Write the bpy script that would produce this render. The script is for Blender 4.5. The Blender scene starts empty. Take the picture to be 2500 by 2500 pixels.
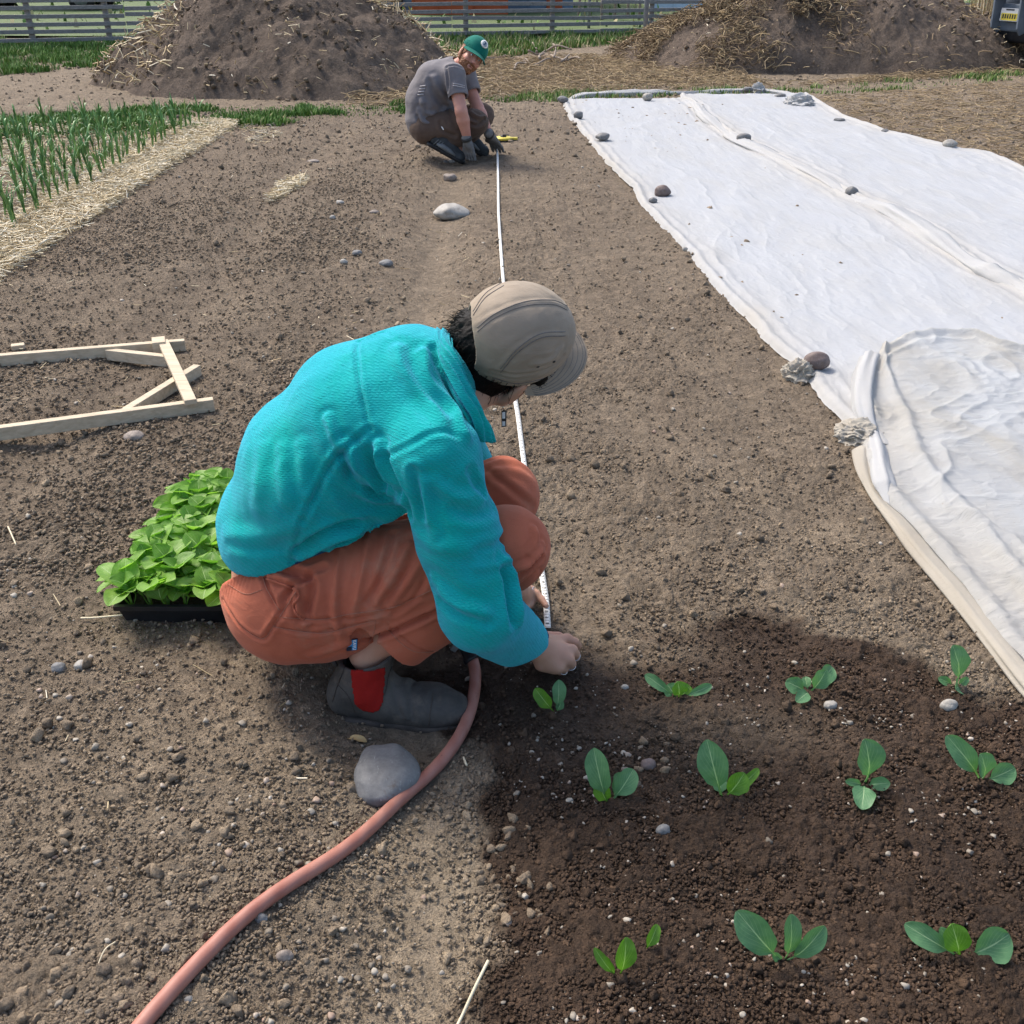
import bpy, bmesh, math, random
import numpy as np
from mathutils import Vector, Matrix
from mathutils.bvhtree import BVHTree

sc = bpy.context.scene
C = sc.collection
# ------------------------------------------------------------------ camera, sky, sun, exposure
CAM_H, PITCH, FPX = 1.40, math.radians(28.72), 2500.0
cam_d = bpy.data.cameras.new('camera'); cam = bpy.data.objects.new('camera', cam_d); C.objects.link(cam)
cam.location = (0, 0, CAM_H); cam.rotation_euler = (math.radians(90) - PITCH, 0, 0)
cam_d.sensor_width = 36; cam_d.lens = 36.0; cam_d.clip_start = 0.05; cam_d.clip_end = 3000
sc.camera = cam
SUN_AZ, SUN_EL = math.radians(-46), math.radians(52)      # azimuth from +Y, clockwise positive
sun_vec = Vector((math.sin(SUN_AZ) * math.cos(SUN_EL), math.cos(SUN_AZ) * math.cos(SUN_EL), math.sin(SUN_EL)))
world = bpy.data.worlds.new('World'); sc.world = world; world.use_nodes = True
wn = world.node_tree; wn.nodes.clear()
wo = wn.nodes.new('ShaderNodeOutputWorld'); wb = wn.nodes.new('ShaderNodeBackground'); sk = wn.nodes.new('ShaderNodeTexSky')
sk.sky_type = 'NISHITA'; sk.sun_disc = False; sk.sun_elevation = SUN_EL; sk.sun_rotation = SUN_AZ
sk.air_density = 1.0; sk.dust_density = 3.5; sk.ozone_density = 1.0
wb.inputs['Strength'].default_value = 0.15
wn.links.new(sk.outputs[0], wb.inputs[0]); wn.links.new(wb.outputs[0], wo.inputs[0])
sl = bpy.data.lights.new('sun', 'SUN'); sl.energy = 1.95; sl.angle = math.radians(13); sl.color = (1.0, 0.93, 0.83)
so = bpy.data.objects.new('sun', sl); C.objects.link(so); so.rotation_euler = sun_vec.to_track_quat('Z', 'Y').to_euler()
sc.view_settings.view_transform = 'Standard'; sc.view_settings.look = 'None'
sc.view_settings.exposure = 0.88; sc.view_settings.gamma = 1.0
sc.cycles.max_bounces = 6; sc.cycles.transparent_max_bounces = 8

rng = np.random.default_rng(7)
random.seed(7)

# ------------------------------------------------------------------ where things stand
SP, CP = math.sin(PITCH), math.cos(PITCH)
def ray(px, py):
    x = (px - 1250) / FPX; y = -(py - 1250) / FPX
    return np.array([x, y * SP + CP, y * CP - SP])
def W(px, py, Y):
    d = ray(px, py); return np.array([0, 0, CAM_H]) + d * (Y / d[1])
def G(px, py, z=0.0):
    d = ray(px, py); return np.array([0, 0, CAM_H]) + d * ((z - CAM_H) / d[2])

def sstep(a, b, x):
    t = np.clip((x - a) / (b - a), 0, 1); return t * t * (3 - 2 * t)
def _hash(ix, iy, iz, seed):
    h = (ix.astype(np.int64) * 374761393 + iy.astype(np.int64) * 668265263 + iz * 2147483647 + seed * 974634777) & 0xFFFFFFFF
    h = ((h ^ (h >> 13)) * 1274126177) & 0xFFFFFFFF
    h = h ^ (h >> 16)
    return (h & 0xFFFFFF) / float(0xFFFFFF)
def vnoise2(x, y, seed=0):
    x = np.asarray(x, float); y = np.asarray(y, float)
    ix = np.floor(x); iy = np.floor(y); fx = x - ix; fy = y - iy
    fx = fx * fx * fx * (fx * (fx * 6 - 15) + 10); fy = fy * fy * fy * (fy * (fy * 6 - 15) + 10)
    a = _hash(ix, iy, 0, seed); b = _hash(ix + 1, iy, 0, seed); c = _hash(ix, iy + 1, 0, seed); d = _hash(ix + 1, iy + 1, 0, seed)
    return (a * (1 - fx) + b * fx) * (1 - fy) + (c * (1 - fx) + d * fx) * fy
def fbm2(x, y, seed=0, oct=4, gain=.5):
    s = 0; a = 1; t = 0
    for i in range(oct):
        s = s + a * vnoise2(x, y, seed + i * 17); t += a; a *= gain; x = x * 2.03 + 11.3; y = y * 2.03 + 5.7
    return s / t
def vnoise3(p, seed=0):
    i = np.floor(p); f = p - i; f = f * f * (3 - 2 * f); out = 0
    for dx in (0, 1):
        for dy in (0, 1):
            for dz in (0, 1):
                w = (f[:, 0] if dx else 1 - f[:, 0]) * (f[:, 1] if dy else 1 - f[:, 1]) * (f[:, 2] if dz else 1 - f[:, 2])
                out = out + w * _hash(i[:, 0] + dx, i[:, 1] + dy, (i[:, 2] + dz).astype(np.int64) * 1013, seed)
    return out
def fbm3(p, seed=0, oct=3):
    s = 0; a = 1; t = 0
    for i in range(oct):
        s = s + a * vnoise3(p, seed + i * 13); t += a; a *= .5; p = p * 2.07 + 3.1
    return s / t
def cells2(x, y, seed):
    """crumb height: rounded tops of a random point set, 0..1"""
    ix = np.floor(x); iy = np.floor(y); best = np.full(x.shape, 9.0); hb = np.zeros(x.shape)
    for dx in (-1, 0, 1):
        for dy in (-1, 0, 1):
            cx = ix + dx; cy = iy + dy
            jx = cx + .1 + .8 * _hash(cx, cy, 1, seed); jy = cy + .1 + .8 * _hash(cx, cy, 2, seed)
            d = (x - jx) ** 2 + (y - jy) ** 2
            m = d < best; best = np.where(m, d, best); hb = np.where(m, _hash(cx, cy, 3, seed), hb)
    return np.sqrt(np.maximum(0, 1 - best * 1.5)) * (.25 + .75 * hb)

def Hbase(x, y):
    x = np.asarray(x, float); y = np.asarray(y, float)
    xp = np.interp(y, [0, 1.3, 1.9, 2.5, 5, 9, 12], [-.10, -.13, -.30, -.38, -.40, -.47, -.5])
    z = -0.040 * np.exp(-((x - xp) / .15) ** 2) * (1 - .6 * sstep(9, 11, y))
    z = z - 0.030 * np.exp(-((x + 1.52 + .05 * np.sin(y)) / .16) ** 2) * (1 - sstep(9.5, 11, y))
    z = z + 0.022 * (fbm2(x * 1.3, y * 1.1, 3, 3) - .5) + .018 * (fbm2(x * 5, y * 4, 9, 3) - .5) + .014 * (fbm2(x * 11, y * .9, 19, 3) - .5)
    return z
def H1(x, y): return float(Hbase(np.array([x]), np.array([y]))[0])
def Gg(px, py, up=0.0):
    z = 0.0
    for _ in range(4):
        p = G(px, py, z + up); z = H1(p[0], p[1])
    return G(px, py, z + up)

# moist soil, dry left of the transition, plus painted shade under the woman
def wet_shade_mask(x, y):
    x = np.asarray(x, float); y = np.asarray(y, float)
    n = (fbm2(x * 5, y * 5, 31, 4) - .5) * .26 + (fbm2(x * 22, y * 22, 33, 3) - .5) * .09
    left = np.interp(y, [.7, 1.02, 1.12, 1.25, 1.45, 1.6, 1.75, 1.95], [-.04, -.06, .0, -.05, -.07, -.10, -.34, -.34])
    top = np.interp(x, [-.5, -.25, .0, .3, .6, .8, .98, 1.2], [1.8, 1.84, 1.98, 1.99, 1.98, 1.93, 1.80, 1.70])
    a = sstep(-.022, .03, x - left + n * .6) * sstep(-.045, .045, top - y + n * .9)
    patch = np.exp(-(((x - .30) / .16) ** 2 + ((y - 1.89) / .06) ** 2)) * .8      # dry crumbs left on the bed
    shade_damp = np.exp(-(((x + .25) / .16) ** 2 + ((y - 1.80) / .20) ** 2)) * .6  # soil under the crouching woman: moisture and her shade, both painted as wetness
    dryp = np.exp(-(((x - .42) / .25) ** 2 + ((y - 1.62) / .10) ** 2)) * .35
    return np.clip(np.maximum(a - patch - dryp, shade_damp), 0, 1)

# ------------------------------------------------------------------ objects
def tag(o, label=None, cat=None, group=None, kind=None):
    if label: o['label'] = label
    if cat: o['category'] = cat
    if group: o['group'] = group
    if kind: o['kind'] = kind
    return o
def empty(name, loc, label, cat, group=None):
    o = bpy.data.objects.new(name, None); C.objects.link(o); o.location = tuple(float(v) for v in loc); o.empty_display_size = .05
    tag(o, label, cat, group); bpy.context.view_layer.update(); return o
def link(name, me, mats, parent=None, smooth=True):
    o = bpy.data.objects.new(name, me); C.objects.link(o)
    if mats is not None:
        for m in (mats if isinstance(mats, (list, tuple)) else [mats]): me.materials.append(m)
    if parent is not None:
        o.parent = parent; o.matrix_parent_inverse = Matrix.Translation(parent.location).inverted() if parent.parent is None and parent.type == 'EMPTY' else Matrix.Identity(4)
    if smooth and len(me.polygons): me.polygons.foreach_set('use_smooth', np.ones(len(me.polygons), bool))
    return o
def mesh_np(name, V, F, attrs=None, uv=None):
    """V (n,3); F (m,k) one face size"""
    me = bpy.data.meshes.new(name); V = np.ascontiguousarray(V, np.float32); F = np.ascontiguousarray(F, np.int32)
    me.vertices.add(len(V)); me.vertices.foreach_set('co', V.ravel())
    k = F.shape[1]; me.loops.add(F.size); me.loops.foreach_set('vertex_index', F.ravel())
    me.polygons.add(len(F)); me.polygons.foreach_set('loop_start', np.arange(0, F.size, k, dtype=np.int32))
    me.update(calc_edges=True)
    if attrs:
        for nme, a in attrs.items():
            at = me.attributes.new(nme, 'FLOAT', 'POINT'); at.data.foreach_set('value', np.ascontiguousarray(a, np.float32))
    if uv is not None:
        ul = me.uv_layers.new(name='UVMap'); ul.data.foreach_set('uv', np.ascontiguousarray(uv[F.ravel()], np.float32).ravel())
    return me
def grid_faces(nr, nc, wrap=False):
    i = np.arange(nr - 1)[:, None]; j = np.arange(nc if wrap else nc - 1)[None, :]; j2 = (j + 1) % nc
    return np.stack([i * nc + j, i * nc + j2, (i + 1) * nc + j2, (i + 1) * nc + j], -1).reshape(-1, 4)
def vnorm(v): v = np.asarray(v, float); return v / (np.linalg.norm(v) + 1e-12)

class MB:
    """collects simple solids into ONE mesh"""
    def __init__(s): s.bm = bmesh.new(); s.uvs = None
    def box(s, c, size, rot=None, bevel=0.0):
        b2 = bmesh.new(); bmesh.ops.create_cube(b2, size=1)
        for v in b2.verts: v.co = Vector((v.co.x * size[0], v.co.y * size[1], v.co.z * size[2]))
        if bevel: bmesh.ops.bevel(b2, geom=b2.edges[:], offset=bevel, segments=2, affect='EDGES', profile=.6)
        M = Matrix.Translation(Vector([float(q) for q in c])) @ (rot.to_4x4() if rot is not None else Matrix.Identity(4))
        b2.transform(M); s._add(b2)
    def beam(s, a, b, w, h, up=(0, 0, 1), bevel=.002):
        a = Vector([float(q) for q in a]); b = Vector([float(q) for q in b]); d = (b - a); L = d.length; x = d.normalized(); z = Vector(up); y = z.cross(x).normalized(); z = x.cross(y)
        R = Matrix((x, y, z)).transposed(); s.box((a + b) / 2, (L, w, h), R, bevel)
    def _add(s, b2):
        me = bpy.data.meshes.new('t'); b2.to_mesh(me); b2.free(); s.bm.from_mesh(me); bpy.data.meshes.remove(me)
    def tube(s, pts, rad, seg=8, cap=True):
        V, F = tube_np(pts, rad, seg, cap)
        vs = [s.bm.verts.new(tuple(map(float, v))) for v in V]
        for f in F:
            try: s.bm.faces.new([vs[i] for i in f])
            except ValueError: pass
    def poly(s, V, F):
        vs = [s.bm.verts.new(tuple(map(float, v))) for v in V]
        for f in F: s.bm.faces.new([vs[i] for i in f])
    def build(s, name, m, parent=None, smooth=False):
        bmesh.ops.recalc_face_normals(s.bm, faces=s.bm.faces[:])
        me = bpy.data.meshes.new(name); s.bm.to_mesh(me); s.bm.free(); return link(name, me, m, parent, smooth)
def tube_np(pts, rad, seg=8, cap=True):
    P = np.array(pts, float); n = len(P); R = np.full(n, rad) if np.isscalar(rad) else np.array(rad, float)
    T = np.gradient(P, axis=0); T /= np.linalg.norm(T, axis=1)[:, None] + 1e-12
    ref = np.array([0, 0, 1.0]) if abs(T[0][2]) < .9 else np.array([1.0, 0, 0])
    u = vnorm(np.cross(T[0], ref)); V = []
    for i in range(n):
        u = vnorm(u - T[i] * np.dot(u, T[i])); w = np.cross(T[i], u)
        for k in range(seg):
            a = 2 * math.pi * k / seg; V.append(P[i] + R[i] * (math.cos(a) * u + math.sin(a) * w))
    F = [list(f) for f in grid_faces(n, seg, True)]
    if cap: F.append(list(range(seg))[::-1]); F.append([(n - 1) * seg + k for k in range(seg)])
    return V, F
def spline(pts, n):
    P = np.array(pts, float); m = len(P); Q = np.vstack([2 * P[0] - P[1], P, 2 * P[-1] - P[-2]])
    t = np.linspace(0, m - 1 - 1e-9, n); i = t.astype(int); f = (t - i)[:, None]
    a, b, c, d = Q[i], Q[i + 1], Q[i + 2], Q[i + 3]
    return .5 * (2 * b + (c - a) * f + (2 * a - 5 * b + 4 * c - d) * f ** 2 + (3 * b - a - 3 * c + d) * f ** 3)

# ------------------------------------------------------------------ implicit solids for bodies and clothes
class Vol:
    def __init__(s, lo, hi, h):
        s.lo = np.array(lo, float); s.h = h; s.n = np.ceil((np.array(hi) - s.lo) / h).astype(int) + 1
        s.ax = [s.lo[i] + h * np.arange(s.n[i]) for i in range(3)]
        s.F = np.full(s.n, .2, np.float32)
    def _reg(s, lo, hi):
        a = np.clip(np.floor((lo - s.lo) / s.h).astype(int), 0, s.n); b = np.clip(np.ceil((hi - s.lo) / s.h).astype(int) + 1, 0, s.n)
        sl = tuple(slice(a[i], b[i]) for i in range(3))
        X, Y, Z = s.ax[0][sl[0]][:, None, None], s.ax[1][sl[1]][None, :, None], s.ax[2][sl[2]][None, None, :]
        return sl, X, Y, Z
    def _put(s, sl, d, k, mode):
        A = s.F[sl]; d = d.astype(np.float32)
        if mode == 'sub': A2, d2 = -A, d
        elif mode == 'int': A2, d2 = -A, -d
        else: A2, d2 = A, d
        if k > 0:
            h = np.clip(.5 + .5 * (d2 - A2) / k, 0, 1); r = d2 * (1 - h) + A2 * h - k * h * (1 - h)
        else: r = np.minimum(A2, d2)
        s.F[sl] = r if mode == 'add' else -r
    def cone(s, a, b, ra, rb, k=.02, wide=None, mode='add'):
        """round cone; wide=(dir, factor) stretches it across"""
        a = np.array(a, float); b = np.array(b, float); R = max(ra, rb); f = wide[1] if wide else 1
        m = R * max(f, 1) + k * 1.5 + .012
        sl, X, Y, Z = s._reg(np.minimum(a, b) - m, np.maximum(a, b) + m)
        px, py, pz = X - a[0], Y - a[1], Z - a[2]; d = b - a
        if wide:
            w = vnorm(wide[0]); c = (1 / f - 1); dp = px * w[0] + py * w[1] + pz * w[2]
            px = px + c * dp * w[0]; py = py + c * dp * w[1]; pz = pz + c * dp * w[2]; d = d + c * np.dot(d, w) * w
        L2 = np.dot(d, d) + 1e-12; t = np.clip((px * d[0] + py * d[1] + pz * d[2]) / L2, 0, 1)
        q = np.sqrt((px - t * d[0]) ** 2 + (py - t * d[1]) ** 2 + (pz - t * d[2]) ** 2)
        s._put(sl, q - (ra + (rb - ra) * t), k, mode)
    def ell(s, c, R, axes=None, k=.02, mode='add'):
        c = np.array(c, float); A = np.eye(3) if axes is None else np.array(axes, float); m = max(R) + k * 1.5 + .012
        sl, X, Y, Z = s._reg(c - m, c + m); x, y, z = X - c[0], Y - c[1], Z - c[2]
        u = [(A[i][0] * x + A[i][1] * y + A[i][2] * z) / R[i] for i in range(3)]
        k0 = np.sqrt(u[0] ** 2 + u[1] ** 2 + u[2] ** 2); k1 = np.sqrt((u[0] / R[0]) ** 2 + (u[1] / R[1]) ** 2 + (u[2] / R[2]) ** 2) + 1e-9
        s._put(sl, k0 * (k0 - 1) / k1, k, mode)
    def cut(s, c, n, R=None, k=0):
        """remove what lies beyond the plane (c, n), inside a ball of radius R round c"""
        c = np.array(c, float); n = vnorm(n)
        if R is None: sl, X, Y, Z = s._reg(s.lo, s.lo + s.n * s.h)
        else: sl, X, Y, Z = s._reg(c - R, c + R)
        d = -((X - c[0]) * n[0] + (Y - c[1]) * n[1] + (Z - c[2]) * n[2])
        if R is not None: d = np.maximum(d, np.sqrt((X - c[0]) ** 2 + (Y - c[1]) ** 2 + (Z - c[2]) ** 2) - R)
        s._put(sl, d + 0 * X, k, 'sub')
    def box(s, c, half, axes, r=.005, k=.0, mode='add'):
        c = np.array(c, float); A = np.array(axes, float); m = float(np.linalg.norm(half)) + r + k + .01
        sl, X, Y, Z = s._reg(c - m, c + m); x, y, z = X - c[0], Y - c[1], Z - c[2]
        q = [np.abs(A[i][0] * x + A[i][1] * y + A[i][2] * z) - half[i] + r for i in range(3)]
        d = np.sqrt(sum(np.maximum(v, 0) ** 2 for v in q)) + np.minimum(np.maximum(np.maximum(q[0], q[1]), q[2]), 0) - r
        s._put(sl, d, k, mode)
    def mesh(s, smooth=1):
        F = s.F; F[0], F[-1] = 1, 1; F[:, 0], F[:, -1] = 1, 1; F[:, :, 0], F[:, :, -1] = 1, 1
        S = F < 0; nx, ny, nz = [q - 1 for q in F.shape]
        cnt = np.zeros((nx, ny, nz), np.int8)
        for i in (0, 1):
            for j in (0, 1):
                for k in (0, 1): cnt += S[i:i + nx, j:j + ny, k:k + nz]
        act = (cnt > 0) & (cnt < 8); I = np.argwhere(act); idx = np.full(act.shape, -1, np.int32); idx[act] = np.arange(len(I))
        acc = np.zeros((len(I), 3)); num = np.zeros(len(I))
        corners = [(i, j, k) for i in (0, 1) for j in (0, 1) for k in (0, 1)]
        val = {c: F[I[:, 0] + c[0], I[:, 1] + c[1], I[:, 2] + c[2]] for c in corners}
        for c in corners:
            for a in range(3):
                if c[a] == 0:
                    e = list(c); e[a] = 1; e = tuple(e); va, vb = val[c], val[e]; m = (va < 0) != (vb < 0)
                    t = np.where(m, va / np.where(m, va - vb, 1), 0)
                    p = np.array(c, float)[None, :].repeat(len(I), 0); p[:, a] = t
                    acc[m] += p[m]; num[m] += 1
        V = s.lo + s.h * (I + acc / num[:, None])
        quads = []
        for a in range(3):
            b, c = (a + 1) % 3, (a + 2) % 3
            A0 = [slice(0, -1)] * 3; A1 = [slice(0, -1)] * 3; A0[a] = slice(0, -1); A1[a] = slice(1, None)
            e0 = S[tuple([slice(None, -1) if q == a else slice(None) for q in range(3)])]
            e1 = S[tuple([slice(1, None) if q == a else slice(None) for q in range(3)])]
            for flip, m in ((False, e0 & ~e1), (True, ~e0 & e1)):
                E = np.argwhere(m)
                if not len(E): continue
                def cell(db, dc):
                    q = E.copy(); q[:, b] -= db; q[:, c] -= dc; return idx[q[:, 0], q[:, 1], q[:, 2]]
                ok = (E[:, b] > 0) & (E[:, c] > 0) & (E[:, b] < act.shape[b]) & (E[:, c] < act.shape[c]); E = E[ok]
                q = np.stack([cell(1, 1), cell(0, 1), cell(0, 0), cell(1, 0)], -1)
                quads.append(q[:, ::-1] if flip else q)
        Q = np.vstack(quads)
        for _ in range(smooth): V = relax(V, Q)
        return V, Q
def relax(V, Q, w=.5):
    n = len(V); acc = np.zeros((n, 3)); num = np.zeros(n)
    for i in range(4):
        a, b = Q[:, i], Q[:, (i + 1) % 4]
        for c in range(3):
            acc[:, c] += np.bincount(a, V[b, c], n) + np.bincount(b, V[a, c], n)
        num += np.bincount(a, minlength=n) + np.bincount(b, minlength=n)
    return V * (1 - w) + w * acc / np.maximum(num, 1)[:, None]
def normals(V, Q):
    fn = np.cross(V[Q[:, 2]] - V[Q[:, 0]], V[Q[:, 3]] - V[Q[:, 1]]); N = np.zeros_like(V)
    for i in range(4):
        for c in range(3): N[:, c] += np.bincount(Q[:, i], fn[:, c], len(V))
    return N / (np.linalg.norm(N, axis=1)[:, None] + 1e-12)
def seg_dist(V, P):
    best = np.full(len(V), 9.0)
    for a, b in zip(P[:-1], P[1:]):
        d = b - a; t = np.clip(((V - a) @ d) / (d @ d + 1e-12), 0, 1)
        best = np.minimum(best, np.linalg.norm(V - a - t[:, None] * d, axis=1))
    return best
def bvh_of(V, Q): return BVHTree.FromPolygons([tuple(v) for v in V.tolist()], Q.tolist())
def project(bvh, pts, n=30, off=0.0):
    """drop a line sketched from the camera side onto a surface; returns real 3D points on it"""
    S = spline([(a, b, 0) for a, b in pts], n); out = []
    for a, b, _ in S:
        d = Vector(ray(a, b)).normalized(); h = bvh.ray_cast(Vector((0, 0, CAM_H)), d)
        if h[0] is not None: out.append(np.array(h[0]) + np.array(h[1]) * off * (1 if h[1].dot(d) < 0 else -1))
    return np.array(out)
def crease(V, Q, bvh, lines):
    """lines: (points, amplitude, width): folds standing proud (+) or sunk (-)"""
    N = normals(V, Q); D = np.zeros(len(V))
    for pts, amp, wid in lines:
        P = project(bvh, pts, 24)
        if len(P) < 2: continue
        lo, hi = P.min(0) - wid * 3, P.max(0) + wid * 3; m = np.all((V > lo) & (V < hi), axis=1)
        d = seg_dist(V[m], P); s = np.linalg.norm(V[m] - P[0], axis=1); e = np.linalg.norm(V[m] - P[-1], axis=1)
        L = np.linalg.norm(P[-1] - P[0]) + 1e-6; tap = sstep(0, .25, s / L) * .5 + sstep(0, .25, e / L) * .5
        D[m] += amp * tap * (np.exp(-(d / wid) ** 2) - .45 * np.exp(-((d - 1.7 * wid) / wid) ** 2))
    return V + N * D[:, None]
# ------------------------------------------------------------------ materials
class NT:
    def __init__(s, name):
        s.m = bpy.data.materials.new(name); s.m.use_nodes = True; s.t = s.m.node_tree; s.t.nodes.clear()
        s.out = s.t.nodes.new('ShaderNodeOutputMaterial'); s.b = s.t.nodes.new('ShaderNodeBsdfPrincipled'); s.L(s.b.outputs[0], s.out.inputs[0])
        s.b.inputs['Specular IOR Level'].default_value = .3
    def N(s, t, **k):
        n = s.t.nodes.new(t)
        for a, v in k.items(): setattr(n, a, v)
        return n
    def L(s, a, b): s.t.links.new(a, b)
    def coord(s, kind='Object'): return s.N('ShaderNodeTexCoord').outputs[kind]
    def pos(s): return s.N('ShaderNodeNewGeometry').outputs['Position']
    def attr(s, n): return s.N('ShaderNodeAttribute', attribute_name=n).outputs['Fac']
    def noise(s, vec, scale, detail=4, rough=.55, out='Fac', dist=0):
        n = s.N('ShaderNodeTexNoise'); n.inputs['Scale'].default_value = scale; n.inputs['Detail'].default_value = detail; n.inputs['Roughness'].default_value = rough
        n.inputs['Distortion'].default_value = dist; s.L(vec, n.inputs['Vector']); return n.outputs[out]
    def voro(s, vec, scale, feat='F1', out='Distance'):
        n = s.N('ShaderNodeTexVoronoi', feature=feat); n.inputs['Scale'].default_value = scale; s.L(vec, n.inputs['Vector']); return n.outputs[out]
    def stretch(s, vec, sc):
        n = s.N('ShaderNodeMapping'); n.inputs['Scale'].default_value = sc; s.L(vec, n.inputs['Vector']); return n.outputs[0]
    def ramp(s, fac, stops, interp='LINEAR'):
        n = s.N('ShaderNodeValToRGB'); n.color_ramp.interpolation = interp; e = n.color_ramp.elements
        while len(e) < len(stops): e.new(.5)
        for i, (p, c) in enumerate(stops):
            e[i].position = p; e[i].color = (c[0], c[1], c[2], 1) if not np.isscalar(c) else (c, c, c, 1)
        s.L(fac, n.inputs[0]); return n.outputs[0]
    def mix(s, f, a, b, mode='MIX'):
        n = s.N('ShaderNodeMix', data_type='RGBA', blend_type=mode)
        for i, v in ((0, f), (6, a), (7, b)):
            if isinstance(v, bpy.types.NodeSocket): s.L(v, n.inputs[i])
            elif i == 0: n.inputs[0].default_value = v
            else: n.inputs[i].default_value = (*v, 1)
        return n.outputs[2]
    def math(s, op, a, b=0.0, c=None):
        n = s.N('ShaderNodeMath', operation=op)
        for i, v in ((0, a), (1, b)) + (((2, c),) if c is not None else ()):
            if isinstance(v, bpy.types.NodeSocket): s.L(v, n.inputs[i])
            else: n.inputs[i].default_value = v
        return n.outputs[0]
    def bump(s, h, strength=.5, dist=.01, prev=None):
        n = s.N('ShaderNodeBump'); n.inputs['Strength'].default_value = strength; n.inputs['Distance'].default_value = dist; s.L(h, n.inputs['Height'])
        if prev is not None: s.L(prev, n.inputs['Normal'])
        return n.outputs[0]
    def fin(s, col=None, rough=None, nrm=None, **kw):
        if col is not None:
            if isinstance(col, bpy.types.NodeSocket): s.L(col, s.b.inputs['Base Color'])
            else: s.b.inputs['Base Color'].default_value = (*col, 1)
        if rough is not None:
            if isinstance(rough, bpy.types.NodeSocket): s.L(rough, s.b.inputs['Roughness'])
            else: s.b.inputs['Roughness'].default_value = rough
        if nrm is not None: s.L(nrm, s.b.inputs['Normal'])
        for k, v in kw.items():
            i = s.b.inputs[k.replace('_', ' ')]; i.default_value = (*v, 1) if isinstance(v, tuple) and len(i.default_value) == 4 else v
        return s.m

def mottled(name, a, b, scale=8, rough=.8, bump=.3, bscale=60, bdist=.003, kind='Object', **kw):
    n = NT(name); v = n.coord(kind) if kind != 'pos' else n.pos()
    f = n.noise(v, scale, 5, .6); col = n.mix(n.ramp(f, [(.3, 0), (.7, 1)]), a, b)
    nr = n.bump(n.noise(v, bscale, 4, .6), bump, bdist) if bump else None
    return n.fin(col, rough, nr, **kw)

DRY1, DRY2, DRYT = (.275, .217, .155), (.165, .126, .090), (.385, .31, .22)
WET1, WET2 = (.100, .063, .040), (.036, .022, .014)
def soil_mat(name='soil', clod=False, heap=False):
    n = NT(name); p = n.pos()
    wet = n.attr('wet'); tan = n.attr('tan')
    n1 = n.noise(p, 3.0, 5, .6); n2 = n.noise(p, 38, 5, .65); n3 = n.noise(p, 220, 3, .6)
    f = n.math('ADD', n.math('MULTIPLY', n1, .45), n.math('ADD', n.math('MULTIPLY', n2, .35), n.math('MULTIPLY', n3, .25)))
    f = n.ramp(f, [(.36, 0), (.66, 1)])
    dry = n.mix(f, DRY2, DRY1); dry = n.mix(n.math('MULTIPLY', tan, .55), dry, DRYT)
    wetc = n.mix(f, WET2, WET1)
    if heap: dry = n.mix(f, (.105, .078, .060), (.200, .155, .120))
    col = n.mix(wet, dry, wetc)
    if clod:
        r = n.attr('rnd'); col = n.mix(1.0, col, n.ramp(r, [(0, (.85, .85, .85)), (.6, (1.1, 1.1, 1.1)), (1, (1.5, 1.48, 1.42))]), 'MULTIPLY')
    else:
        vc = n.voro(p, 60, 'F1', 'Color'); g = n.N('ShaderNodeRGBToBW'); n.L(vc, g.inputs[0])
        v2 = n.voro(p, 24, 'F1', 'Color'); g2 = n.N('ShaderNodeRGBToBW'); n.L(v2, g2.inputs[0]); col = n.mix(.40, col, n.ramp(g2.outputs[0], [(0, (.55, .55, .55)), (.7, (1.05, 1.05, 1.05)), (1, (1.6, 1.6, 1.6))]), 'MULTIPLY'); col = n.mix(.55, col, n.ramp(g.outputs[0], [(0, (.62, .62, .62)), (.75, (1, 1, 1)), (.9, (1.25, 1.25, 1.25)), (1, (1.9, 1.9, 1.85))]), 'MULTIPLY')
    b0 = n.bump(n.noise(p, 20, 6, .75), .75, .055); b1 = n.bump(n.voro(p, 95, 'F1'), .6 if not clod else .2, -.006, b0 if not clod else None)
    b2 = n.bump(n.noise(p, 60, 5, .75), .9, .016, b1); b3 = n.bump(n3, .6, .0025, b2)
    ro = n.math('SUBTRACT', .95, n.math('MULTIPLY', wet, .22))
    return n.fin(col, ro, b3, Specular_IOR_Level=.22)
M_soil = soil_mat(); M_clod = soil_mat('soil_crumb', True); M_heap = soil_mat('heap_soil', False, True)
def stone_mat(name, a, b, sp=.35):
    n = NT(name); p = n.coord('Object'); f = n.noise(p, 22, 5, .65); g = n.noise(p, 160, 3, .6)
    col = n.mix(n.ramp(f, [(.35, 0), (.68, 1)]), a, b); col = n.mix(.5, col, n.ramp(g, [(.3, (.72, .72, .72)), (.7, (1.15, 1.15, 1.15))]), 'MULTIPLY')
    sc_ = n.noise(n.stretch(p, (60, 14, 30)), 3, 3, .5); col = n.mix(n.ramp(sc_, [(.66, 0), (.72, .35)]), col, (.5, .5, .49))
    dirt = n.noise(p, 9, 6, .7); col = n.mix(n.ramp(dirt, [(.60, 0), (.67, .8)]), col, (.13, .09, .065))
    return n.fin(col, .62, n.bump(g, .25, .003, n.bump(f, .2, .01)), Specular_IOR_Level=sp)
M_stone_grey = stone_mat('grey_river_stone', (.14, .139, .138), (.215, .213, .208))
M_stone_warm = stone_mat('warm_stone', (.20, .165, .14), (.30, .25, .21))
M_stone_pale = stone_mat('pale_stone', (.28, .26, .23), (.40, .38, .34))
M_stone_red = stone_mat('brown_stone', (.13, .095, .085), (.20, .155, .14))
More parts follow.
